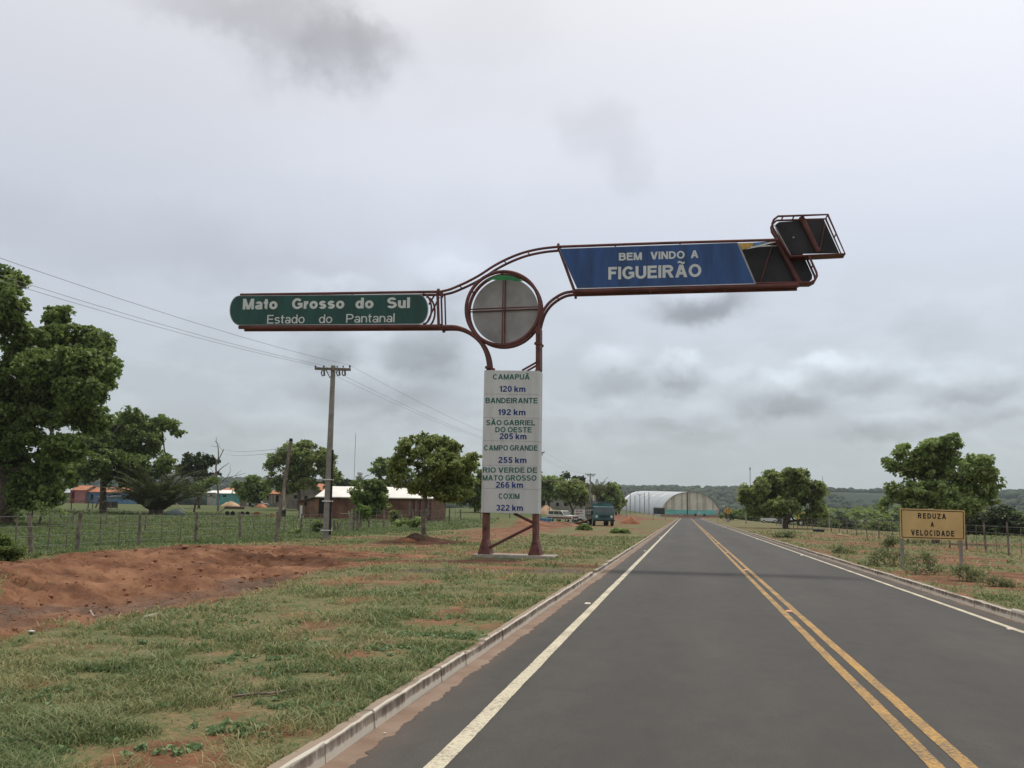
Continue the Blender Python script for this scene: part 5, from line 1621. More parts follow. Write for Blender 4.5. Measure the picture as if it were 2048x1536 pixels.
def saplings():
    # thin stems in the pasture under the big tree
    for i, (x, y0, x2, y2, Y, lab) in enumerate(((78, 1052, 84, 1012, 56, 'dark sapling stem under the huge tree, beside a drooping dry shoot'), (122, 1038, 118, 1020, 80, 'thin bent shoot in the pasture before the red house'),
                                               (26, 1052, 28, 1022, 57, 'slim stem with leaves beside the foot of the huge tree'))):
        b = spot(x, Y); rng = np.random.default_rng(200 + i)
        r = thing('sapling', b, lab, 'sapling')
        P = [np.array((0, 0, -0.1)), at((x + x2) / 2 + 1, (y0 + y2) / 2, Y) - np.array(b), at(x2, y2, Y) - np.array(b)]
        s = MB(); s.tube(smooth_path(P, 4), list(np.linspace(0.09, 0.04, 9)), 6)
        s.build('trunk', MT['bark'], r, world=False)
        V, Fq, t = leaf_cloud(np.array([P[-1], P[-1] + (0.3, 0, -0.3), P[-1] + (-0.3, 0, 0.1), P[1] + (0.4, 0, 0)]), np.full(4, 0.4), 26, 0.22, rng)
        me = np_mesh('crown', V, Fq); add_attr(me, 'tint', t); link('crown', me, MT['leaf_fresh'], r)


saplings()


# ------------------------------------------------------------------ woods in the valley and on the ridge
def woodland():
    rng = np.random.default_rng(77)
    def proto(seed, h, w, lm):
        r = np.random.default_rng(seed)
        lobes = [(0, 0, h * 0.58, w * 0.5, w * 0.5, h * 0.40), (w * 0.3, 0.1, h * 0.40, w * 0.36, w * 0.36, h * 0.32), (-w * 0.28, -0.2, h * 0.42, w * 0.38, w * 0.38, h * 0.34), (0.1, w * 0.3, h * 0.36, w * 0.36, w * 0.36, h * 0.30)]
        tips = sample_lobes(lobes, 150, r, thr=0.3)
        sk = skeleton([np.array((0, 0, -2.0)), np.array((0.05, 0, h * 0.2)), np.array((0, 0, h * 0.4))], tips, 0.2, r, 0.03)
        V, Fq, t = leaf_cloud(tips, w * 0.10 * (0.8 + 0.5 * r.random(len(tips))), 26, w * 0.075, r)
        me = np_mesh('crown', V, Fq, True); add_attr(me, 'tint', t)
        me.materials.append(MT[lm])
        tm = bpy.data.meshes.new('trunk'); tm.from_pydata(sk.v, [], sk.f); tm.materials.append(MT['bark'])
        return me, tm
    protos = [proto(1, 8.5, 7.5, 'leaf_far'), proto(2, 7.0, 6.5, 'leaf_dark'), proto(3, 9.5, 7.0, 'leaf_far'), proto(4, 6.0, 7.0, 'leaf_dark')]
    lab = 'dark rounded tree in the wood that fills the valley behind the far fence'
    spots = []
    for (x0, x1, Y0, Y1, n, t0, t1) in ((1915, 2150, 95, 140, 20, 1022, 1052), (1640, 1790, 150, 260, 22, 1028, 1048), (1930, 2170, 150, 240, 20, 1012, 1035), (1460, 1570, 210, 330, 14, 1012, 1032), (1700, 2050, 240, 420, 44, 1008, 1034), (1480, 1740, 300, 440, 30, 1008, 1030)):
        for _ in range(n):
            spots.append((rng.uniform(x0, x1), rng.uniform(Y0, Y1), rng.uniform(t0, t1)))
    for (px, Y, pt) in spots:
        w_ = rng.integers(4); me, tm = protos[w_]
        b = spot(px, Y)
        r = thing('woodland_tree', b, lab, 'tree', rz=rng.uniform(0, 6.28), group='trees of the valley wood')
        hh = at(px, pt, Y)[2] - b[2]
        s = max(0.32, hh / (8.5, 7.0, 9.5, 6.0)[w_])
        r.scale = (s * rng.uniform(1.1, 1.7), s * rng.uniform(1.1, 1.7), s)
        for nm, d in (('crown', me), ('trunk', tm)):
            o = bpy.data.objects.new(nm, d); COL.objects.link(o); o.parent = r
    # the far forest: one mass of lumpy crowns
    bm = bmesh.new(); bmesh.ops.create_icosphere(bm, subdivisions=2, radius=1.0)
    bv = np.array([v.co[:] for v in bm.verts]); bf = np.array([[v.index for v in f.verts] for f in bm.faces]); bm.free()
    def mass(name, xy, hmin, hmax, label):
        n = len(xy)
        z = ground_z(xy[:, 0], xy[:, 1])
        h = rng.uniform(hmin, hmax, n)
        Vs = []
        vars_ = [bv * (1 + 0.55 * (fbm(bv[:, 0:1] * 2.3 + 9.1 * s, bv[:, 1:2] * 2.3 + bv[:, 2:3] * 3.1, s, 2) - 0.5)) for s in range(6)]
        w = rng.integers(0, 6, n)
        a = rng.uniform(0, 6.28, n)
        for s in range(6):
            ids = np.where(w == s)[0]
            b = vars_[s]
            ca, sa = np.cos(a[ids])[:, None], np.sin(a[ids])[:, None]
            hx = (h[ids] * rng.uniform(0.55, 0.95, len(ids)))[:, None]
            X = (b[None, :, 0] * ca - b[None, :, 1] * sa) * hx + xy[ids, 0:1]
            Yv = (b[None, :, 0] * sa + b[None, :, 1] * ca) * hx + xy[ids, 1:2]
            Z = b[None, :, 2] * (h[ids] * 0.5)[:, None] + (z[ids] + h[ids] * 0.45)[:, None]
            Vs.append(np.stack([X, Yv, Z], -1).reshape(-1, 3))
        V = np.vstack(Vs)
        Fq = (np.arange(n)[:, None, None] * len(bv) + bf[None]).reshape(-1, 3)
        me = np_mesh(name, V, Fq, False)
        tint = np.repeat(rng.random(n), len(bv)) * 0.6 + 0.4 * rng.random(n * len(bv))
        add_attr(me, 'tint', tint)
        o = link(name, me, MT['leaf_wood'])
        tag(o, label, 'forest', kind='stuff')
    MT['leaf_wood'] = leaf_mat('far forest crowns', (0.010, 0.024, 0.010), (0.045, 0.070, 0.026), 0.0, 0.9)
    pts_ = []
    while len(pts_) < 9000:
        th = rng.uniform(math.radians(-50), math.radians(26)); r = rng.uniform(430, 2350) if rng.random() < 0.8 else rng.uniform(1750, 2150)
        x, y = r * _s(th), r * _c(th)
        if r < 700 and (x < 60 and x > -40): continue
        if x < -15 and r < 560: continue
        d = fbm(np.array([x * 0.0035]), np.array([y * 0.0035]), 91, 3)[0]
        if r < 1850 and d > 0.60 + rng.random() * 0.06: continue
        pts_.append((x, y))
    mass('forest', np.array(pts_), 5.0, 10.5, 'dark wooded slopes and the tree dotted skyline of the far ridge')


woodland()

# ------------------------------------------------------------------ the arched hall
def arched_hall():
    Yf = 408.0
    c = at(1381, 1033, Yf); zf = 0.35
    root = thing('arched_hall', (c[0], Yf, zf), 'large arched metal hall with a striped beige and turquoise end wall where the road ends', 'hall')
    root.rotation_euler = (0, 0, 0)
    ax = np.array((-0.335, 0.942, 0.0)); ax /= np.linalg.norm(ax)
    rt = np.array((0.99, 0.14, 0.0))
    W, Hh, Ln = 12.2, 10.2, 64.0
    o = np.array((c[0], Yf, zf))
    P = [o + rt * (W * math.copysign(abs(_c(t)) ** 0.94, _c(t))) + np.array((0, 0, Hh * abs(_s(t)) ** 1.0)) for t in np.linspace(math.pi, 0, 33)]
    def shell(name, P, u0, u1, k0, k1, off, m, lift=0.0):
        V, Fc = [], []
        for p in P[k0:k1 + 1]:
            d = p - o; d = d / (np.linalg.norm(d) + 1e-9) * off
            for u in (u0, u1):
                V.append(p + ax * u + d + np.array((0, 0, lift * u / Ln)))
        n = k1 - k0 + 1
        for i in range(n - 1):
            Fc.append((2 * i, 2 * i + 2, 2 * i + 3, 2 * i + 1))
        return MB()._add(V, Fc, True).build(name, m, root)
    lift = 1.6
    shell('roof', P, 0, Ln, 0, 32, 0.0, MT['metal_grey'], lift)
    for u in (13, 25, 38):
        shell('skylight', P, u, u + 1.6, 9, 14, 0.06, MT['skylight'], lift)
    shell('roof_edge', P, Ln - 3.2, Ln + 0.4, 0, 13, 0.07, MT['skylight'], lift)
    shell('roof_edge', P, -0.9, 0.35, 0, 32, 0.16, MT['plaster_grey'], lift)
    # end wall in stripes, turquoise band, brick foot
    def xy(x, z, out=0.0): return o + rt * x + np.array((0, 0, z)) - ax * out
    beige = mat('beige corrugated sheet', (0.64, 0.60, 0.49), 0.7, 0.08, 0.4)
    beige2 = mat('darker beige corrugated sheet', (0.46, 0.425, 0.335), 0.7, 0.08, 0.4)
    xs = np.linspace(-W, W, 31)
    def hz(x): return Hh * math.sqrt(max(0, 1 - (abs(x) / W) ** 2.1))
    for k in range(30):
        x0, x1 = xs[k] + .001, xs[k + 1] - .001
        z0 = 2.75
        t0, t1 = max(hz(x0), z0), max(hz(x1), z0)
        if t0 - z0 < .05 and t1 - z0 < .05: continue
        dark = k % 4 in (2,) or k in (5, 6, 13, 14, 21, 22)
        MB().prism([xy(x0, z0), xy(x1, z0), xy(x1, t1), xy(x0, t0)], -ax * (0.16 if dark else 0.2)).build('cladding_sheet', beige2 if dark else beige, root)
    MB().prism([xy(-11.5, 0.85), xy(11.3, 0.85), xy(11.75, 2.74), xy(-11.8, 2.74)], -ax * 0.24).build('wall_band', mat('turquoise band', (0.16, 0.50, 0.44), 0.7, 0.12, 0.5), root)
    MB().prism([xy(-12.0, -0.6), xy(12.0, -0.6), xy(12.0, 0.84), xy(-12.0, 0.84)], -ax * 0.27).build('wall_foot', mat('pinkish brick foot', (0.36, 0.215, 0.155), 0.9, 0.15, 0.6), root)
    MB().prism([xy(-1.6, 0.86), xy(-1.25, 0.86), xy(-1.25, hz(1.25)), xy(-1.6, hz(1.5))], -ax * 0.34).build('door_gap', MT['dark'], root)
    for x in (1.5, 5.2): MB().prism([xy(x, 0.3), xy(x + 0.9, 0.3), xy(x + 0.9, 1.15), xy(x, 1.15)], -ax * 0.4).build('vent', MT['dark'], root)
    MB().prism([xy(3.0, 0.9), xy(3.6, 0.9), xy(3.6, 2.3), xy(3.0, 2.3)], -ax * 0.30).build('panel', MT['white_wall'], root)


arched_hall()


# ------------------------------------------------------------------ houses
def wall_px(px0, px1, y_top, Y, z0, depth, name, m, root, y_top2=None):
    a, b = at(px0, y_top, Y), at(px1, y_top2 if y_top2 else y_top, Y)
    return MB().hexa([(a[0], Y, z0), (b[0], Y, z0), (b[0], Y + depth, z0), (a[0], Y + depth, z0), (a[0], Y, a[2]), (b[0], Y, b[2]), (b[0], Y + depth, b[2]), (a[0], Y + depth, a[2])]).build(name, m, root)


def ridge_roof(px0, px1, ye, yr, Y, half, m, root, over=0.35, th=0.09, back=True):
    """roof with its ridge along the view's width: eave at pixel row ye (plane Y), ridge at row yr (plane Y+half)."""
    a, b = at(px0, ye, Y - over), at(px1, ye, Y - over)
    zr = at((px0 + px1) / 2, yr, Y + half)[2]
    ze = (a[2] + b[2]) / 2
    x0, x1 = a[0], b[0]
    for s in ((0, 1) if back else (0,)):
        ya, yb = (Y - over, Y + half) if s == 0 else (Y + 2 * half + over, Y + half)
        e = 0.001 if s else 0
        MB().hexa([(x0, ya, ze - th), (x1, ya, ze - th), (x1, yb + e, zr - th), (x0, yb + e, zr - th), (x0, ya, ze), (x1, ya, ze), (x1, yb + e, zr), (x0, yb + e, zr)]).build('roof', m, root)
    # gable triangles
    wx = 0.3
    for x in (x0 + wx, x1 - wx):
        MB().prism([(x - .05, Y + 0.02, ze - th - .02), (x - .05, Y + 2 * half - 0.02, ze - th - .02), (x - .05, Y + half, zr - th - .04)], (0.1, 0, 0)).build('gable', MT['plaster'], root)
    return ze, zr


def patch(name, px0, y0, px1, y1, Y, m, parent, out=0.03, label=None):
    a, b = at(px0, y0, Y), at(px1, y1, Y)
    o = MB().box(((a[0] + b[0]) / 2, Y - out / 2, (a[2] + b[2]) / 2), (abs(b[0] - a[0]), out, abs(a[2] - b[2]))).build(name, m, parent)
    if label: o['label'] = label
    return o


def homestead():
    # white roofed shed
    Y = 100; g = gz(at(740, 1020, Y)[0], Y) - 0.3
    r = thing('shed', (at(740, 1020, Y)[0], Y, g), 'long low shed with a whitish sheet roof and brown brick walls', 'shed')
    wall_px(638, 862, 995.8, Y, g, 6.6, 'wall', MT['brick'], r, 998.5)
    ridge_roof(630, 868, 994.5, 973.5, Y, 3.5, MT['roof_white'], r, 0.45)
    patch('doorway', 639, 998, 660, 1027, Y, MT['dark'], r)
    for k in range(11):
        x = 818 + k * 4.1
        patch('board', x, 1000.5, x + 3.5, 1032, Y, [MT['wood'], MT['brick'], MT['maroon']][k % 3], r, 0.05)
    lt = MB()
    a, b = at(594, 1001.5, Y - .3), at(637, 992.5, Y - .3)
    lt.hexa([(a[0], Y - .4, a[2] - .06), (b[0], Y - .4, b[2] - .06), (b[0], Y + 5, b[2] - .06), (a[0], Y + 5, a[2] - .06), (a[0], Y - .4, a[2]), (b[0], Y - .4, b[2]), (b[0], Y + 5, b[2]), (a[0], Y + 5, a[2])])
    lt.build('lean_to_roof', MT['wood'], r)
    wall_px(598, 637.8, 1002.5, Y + .05, g, 4.6, 'wall', mat('warm brick wall', (0.205, 0.115, 0.075), 0.9, 0.25, 0.9, bump=0.3, bscale=6), r, 994.8)
    patch('window', 609, 1004, 613, 1012, Y + .05, MT['dark'], r)
    # brown gabled house with orange tiles
    Y = 165; g = gz(at(610, 1000, Y)[0], Y) - 0.3
    a, b, t = at(574, 984, Y), at(641, 981, Y), at(611, 967, Y)
    r = thing('house', (t[0], Y, g), 'unplastered gabled house with orange tiles behind the shed', 'house')
    MB().prism([(a[0], Y, g), (b[0], Y, g), (b[0], Y, b[2]), (t[0], Y, t[2]), (a[0], Y, a[2])], (0, 9, 0)).build('wall', MT['plaster'], r)
    for s, e in ((a, -1), (b, 1)):
        d = (s - t) * 0.12
        MB().hexa([s + d + (0, -.5, .02), t + (0, -.5, .02), t + (0, 9.4, .02), s + d + (0, 9.4, .02), s + d + (0, -.5, .20), t + (0, -.5, .20), t + (0, 9.4, .20), s + d + (0, 9.4, .20)]).build('roof', MT['tile'], r)
    patch('window', 609, 992, 615, 999, Y, MT['dark'], r); patch('window', 588, 990, 594, 997, Y, MT['dark'], r)
    # orange roofed cottage
    Y = 185; g = gz(at(540, 1000, Y)[0], Y) - 0.3
    r = thing('house', (at(540, 1000, Y)[0], Y, g), 'small cottage with an orange tiled roof left of the leaning post', 'house')
    wall_px(524, 570, 988.5, Y, g, 7, 'wall', MT['plaster'], r)
    ridge_roof(521, 573, 987.5, 980, Y, 3.0, MT['tile'], r)
    patch('window', 531, 992, 537, 1000, Y, MT['dark'], r); patch('door', 552, 991, 557, 1004, Y, MT['dark'], r)
    for x in (543, 549): patch('porch_post', x, 990, x + 1.2, 1006, Y - .3, MT['wood_pale'], r, 0.12)
    # turquoise house
    Y = 215; g = gz(at(455, 1000, Y)[0], Y) - 0.5
    r = thing('house', (at(455, 1000, Y)[0], Y, g), 'turquoise house with a white sheet roof', 'house')
    wall_px(433, 478, 987, Y, g, 6, 'wall', MT['turquoise'], r)
    ridge_roof(431.5, 480.5, 986.5, 980, Y, 3.0, MT['roof_white'], r)
    patch('door', 436, 990, 439.5, 999.5, Y, MT['dark'], r); patch('window', 446, 990, 452, 994, Y, MT['dark'], r)
    Y = 232; g = gz(at(425, 1000, Y)[0], Y) - .5
    r = thing('house', (at(425, 1000, Y)[0], Y, g), 'low house with a pale roof beside the turquoise house', 'house')
    wall_px(415, 432, 985.5, Y, g, 5, 'wall', MT['plaster_grey'], r); ridge_roof(413, 434, 985, 981, Y, 2.5, MT['roof_white'], r)
    patch('window', 420, 988, 424, 992, Y, MT['dark'], r)
    Y = 250; g = gz(at(460, 1000, Y)[0], Y) - .5
    r = thing('house', (at(460, 1000, Y)[0], Y, g), 'house of which the clay tile roof shows over the turquoise house', 'house')
    wall_px(446, 476, 980, Y, g, 6, 'wall', MT['plaster'], r); ridge_roof(443, 478, 980, 975.5, Y, 3, MT['tile'], r)
    patch('window', 450, 983, 455, 988, Y, MT['dark'], r)
    Y = 195; g = gz(at(490, 1000, Y)[0], Y) - .5
    r = thing('hut', (at(492, 1000, Y)[0], Y, g), 'brown wooden hut between the turquoise house and the cottage', 'hut')
    wall_px(481, 504, 990.5, Y, g, 3, 'wall', MT['wood'], r); ridge_roof(479, 506, 990, 987, Y, 1.5, mat('rusty sheet roof', (0.24, 0.14, 0.09), 0.8, 0.2, 2), r, 0.25)
    patch('door', 490, 993, 494, 1002, Y, MT['dark'], r)
    # red and blue houses beyond the pasture
    Y = 205; g = gz(at(155, 1000, Y)[0], Y) - .5
    r = thing('house', (at(155, 1000, Y)[0], Y, g), 'red and pink painted house with an orange roof under the spreading tree', 'house')
    wall_px(141, 151, 979.5, Y, g, 5, 'wall', MT['red_wall'], r); wall_px(151.1, 171, 979.5, Y, g, 5, 'wall', MT['pink_wall'], r)
    ridge_roof(142, 172.5, 980, 971, Y, 2.5, MT['tile'], r, 0.3); patch('door', 144, 984, 147.5, 997, Y, MT['dark'], r)
    Y = 206; g = gz(at(195, 1000, Y)[0], Y) - .5
    r = thing('house', (at(195, 1000, Y)[0], Y, g), 'blue painted house with a long orange roof beside the red one', 'house')
    wall_px(175, 246, 984.5, Y, g, 6, 'wall', MT['blue_wall'], r); ridge_roof(173.5, 248, 984, 974.5, Y, 3, MT['tile'], r, 0.3)
    patch('door', 182, 988, 186, 1000, Y, MT['dark'], r); patch('window', 200, 988, 206, 993, Y, MT['dark'], r)
    Y = 222; g = gz(at(125, 1000, Y)[0], Y) - .5
    r = thing('house', (at(125, 1000, Y)[0], Y, g), 'grey shack with a corrugated roof between the huge tree and the red house', 'house')
    wall_px(108, 142, 984, Y, g, 6, 'wall', MT['plaster'], r); ridge_roof(105, 144, 985, 977, Y, 3, MT['metal_grey'], r, 0.4); patch('window', 118, 987, 124, 992, Y, MT['dark'], r)
    # ramshackle shelter and goods before them
    Y = 128; g = gz(at(212, 1010, Y)[0], Y)
    r = thing('shelter', (at(212, 1010, Y)[0], Y, g), 'dark open lean-to shelter of poles and tarpaulin in front of the blue house', 'shelter')
    a, b = at(184, 996, Y), at(238, 994, Y)
    MB().hexa([(a[0], Y, a[2]), (b[0], Y, b[2]), (b[0], Y + 3, b[2] + .3), (a[0], Y + 3, a[2] + .3), (a[0], Y, a[2] + .08), (b[0], Y, b[2] + .08), (b[0], Y + 3, b[2] + .38), (a[0], Y + 3, a[2] + .38)]).build('roof', MT['dark_sheet'], r)
    for x in (186, 200, 211, 222, 236):
        q = at(x, 996, Y + .1); MB().tube([(q[0], Y + .12, g - .2), (q[0], Y + .12, q[2])], 0.07, 6).build('post', MT['wood'], r)
    q0, q1 = at(191, 1016, Y - .1), at(199, 996, Y - .1); MB().tube([q0, q1], 0.10, 6).build('prop', MT['red_wall'], r)
    patch('back_board', 200, 1003, 234, 1016, Y + 2.5, MT['wood'], r, 0.1); patch('tarpaulin', 222, 994.5, 243, 1003, Y - .25, MT['blue_wall'], r, 0.12)
    Y = 118; g = gz(at(158, 1010, Y)[0], Y)
    r = thing('bench', (at(158, 1010, Y)[0], Y, g), 'long plank table with mossy green top in the pasture before the red house', 'table')
    a, b = at(138, 1001, Y), at(177, 1003, Y)
    MB().box(((a[0] + b[0]) / 2, Y + .4, (a[2] + b[2]) / 2), (b[0] - a[0], 0.8, 0.10)).build('top', MT['leaf_plank'], r)
    for x in (a[0] + .2, b[0] - .2):
        MB().tube([(x, Y + .3, g - .2), (x, Y + .3, (a[2] + b[2]) / 2 - 0.05)], 0.08, 6).build('leg', MT['wood'], r)


MT['leaf_plank'] = mat('mossy plank', (0.10, 0.14, 0.05), 0.9, 0.2, 3)
homestead()


def wheel(parent, x, y, r, w, rim=True, wy='y'):
    """tyre with a rim, axle along local y (or x)."""
    d = np.array((0, 1.0, 0)) if wy == 'y' else np.array((1.0, 0, 0))
    c = np.array((x, y, r))
    t = MB().tube([c - d * w / 2, c - d * w * .42, c + d * w * .42, c + d * w / 2], [r * .90, r, r, r * .90], 16).build('wheel', MT['black'], parent, world=False)
    if rim:
        for s in (-1, 1):
            MB().tube([c + d * s * (w / 2 - .01), c + d * s * (w / 2 + .012)], r * .55, 12).build('rim', MT['chrome'], t, world=False)
    return t


def pickup():
    b = spot(1126, 130, 1045)
    r = thing('estate_car', b, 'old cream white station wagon with a maroon flank parked beside blue drums', 'car', rz=math.radians(-33))
    W = 0.84
    prof = [(-2.25, .42), (2.2, .42), (2.28, .62), (2.25, .86), (1.05, .98), (0.85, 1.0), (-2.2, 1.02), (-2.3, .8)]
    MB().prism([(x, -W, z) for x, z in prof], (0, 2 * W, 0)).build('body', MT['cream_paint'], r, 0.03, world=False)
    cab = [(-2.15, 1.021), (0.86, 1.001), (0.32, 1.56), (0.10, 1.60), (-2.0, 1.60), (-2.1, 1.54)]
    MB().prism([(x, -W + .07, z) for x, z in cab], (0, 2 * W - .14, 0)).build('cabin', MT['cream_paint'], r, 0.03, world=False)
    for s in (-1, 1):
        y = s * (W - .07)
        for q in ([(-0.05, 1.08), (0.66, 1.06), (0.28, 1.48), (-0.05, 1.50)], [(-1.0, 1.08), (-0.14, 1.08), (-0.14, 1.50), (-1.0, 1.50)], [(-1.95, 1.09), (-1.1, 1.08), (-1.1, 1.50), (-1.9, 1.50)]):
            MB().prism([(x, y, z) for x, z in q], (0, s * 0.012, 0)).build('window', MT['glass'], r, world=False)
        MB().prism([(-2.2, s * W, .50), (2.2, s * W, .50), (2.2, s * W, .70), (-2.2, s * W, .74)], (0, s * 0.012, 0)).build('stripe', MT['maroon'], r, world=False)
        h = MB().prism([(2.25, s * .62 - .1, .64), (2.25, s * .62 + .1, .64), (2.25, s * .62 + .1, .82), (2.25, s * .62 - .1, .82)], (0.04, 0, 0)).build('headlight', MT['lamp_glass'], r, world=False)
        MB().box((0.6, s * (W + .09), 1.1), (0.08, 0.14, 0.12)).build('mirror', MT['black'], r, world=False)
        for x in (-1.4, 1.35): wheel(r, x, s * (W - .1), 0.33, 0.19)
    MB().prism([(0.845, -W + .16, 1.05), (0.845, W - .16, 1.05), (0.40, W - .2, 1.50), (0.40, -W + .2, 1.50)], (0.03, 0, 0.02)).build('windscreen', MT['glass'], r, world=False)
    MB().box((2.275, 0, .70), (0.05, 0.98, 0.22)).build('grille', MT['maroon'], r, world=False)
    MB().box((2.36, 0, .47), (0.12, 1.66, 0.14)).build('bumper', MT['chrome'], r, 0.02, world=False)


pickup()


def truck():
    b = spot(1208, 104, 1052)
    r = thing('truck', b, 'old teal flat fronted truck with a slatted cargo body parked on the grass', 'truck', rz=math.radians(13))
    tp = MT['teal_paint']
    MB().prism([(-1.1, 0, .55), (-1.1, 0, 1.45), (-1.03, 0.18, 2.08), (-1.0, 1.55, 2.12), (-1.1, 1.7, .55)][::1], (2.2, 0, 0)).build('cab', tp, r, 0.05, world=False)
    MB().prism([(-0.94, 0.0, 1.40), (0.94, 0.0, 1.40), (0.90, 0.165, 2.0), (-0.90, 0.165, 2.0)], (0, -0.03, 0.01)).build('windscreen', MT['glass'], r, world=False)
    MB().box((0, 0.07, 1.72), (0.06, 0.05, 0.62)).build('windscreen_bar', tp, r, world=False)
    MB().box((0, -0.03, 1.05), (1.15, 0.06, 0.32)).build('grille', MT['dark_sheet'], r, world=False)
    for k in range(4): MB().box((0, -0.07, 0.94 + k * .075), (1.1, 0.03, 0.02)).build('grille_bar', tp, r, world=False)
    for s in (-1, 1):
        h = MB().tube([(s * .82, 0.02, 1.02), (s * .82, -0.05, 1.02)], 0.14, 12).build('headlight', MT['lamp_glass'], r, world=False)
        m = MB().tube([(s * 1.1, 0.1, 1.5), (s * 1.28, -0.05, 1.5)], 0.02, 5).build('mirror', MT['black'], r, world=False)
        MB().box((s * 1.30, -0.06, 1.38), (0.20, 0.04, 0.34)).build('mirror_glass', MT['dark_sheet'], m, world=False)
        MB().prism([(s * 1.1, .35, 1.42), (s * 1.1, 1.3, 1.42), (s * 1.05, 1.2, 1.98), (s * 1.05, .5, 1.98)], (s * 0.012, 0, 0)).build('window', MT['glass'], r, world=False)
        wheel(r, s * 1.0, 0.85, 0.46, 0.28, wy='x'); wheel(r, s * 0.95, 5.0, 0.46, 0.5, wy='x')
    MB().box((0, -0.10, 0.62), (2.3, 0.16, 0.20)).build('bumper', MT['dark_sheet'], r, 0.02, world=False)
    MB().box((0, 4.2, 0.85), (2.35, 5.0, 0.16)).build('cargo_bed', MT['wood'], r, world=False)
    for k in range(4):
        for s in (-1, 1): MB().box((s * 1.2, 4.2, 1.12 + k * .38), (0.05, 5.0, 0.27)).build('side_board', MT['wood'] if k % 2 else MT['bark'], r, world=False)
    for k in range(4): MB().box((0, 1.76, 1.12 + k * .40), (2.35, 0.05, 0.30)).build('head_board', tp, r, world=False)
    MB().box((0, 4.2, 2.62), (2.42, 5.1, 0.07)).build('canopy', MT['teal_paint'], r, world=False)
    for s in (-1, 1):
        for y in (1.72, 3.4, 5.0, 6.65): MB().box((s * 1.16, y, 1.76), (0.07, 0.07, 1.66)).build('stake', MT['wood'], r, world=False)


truck()


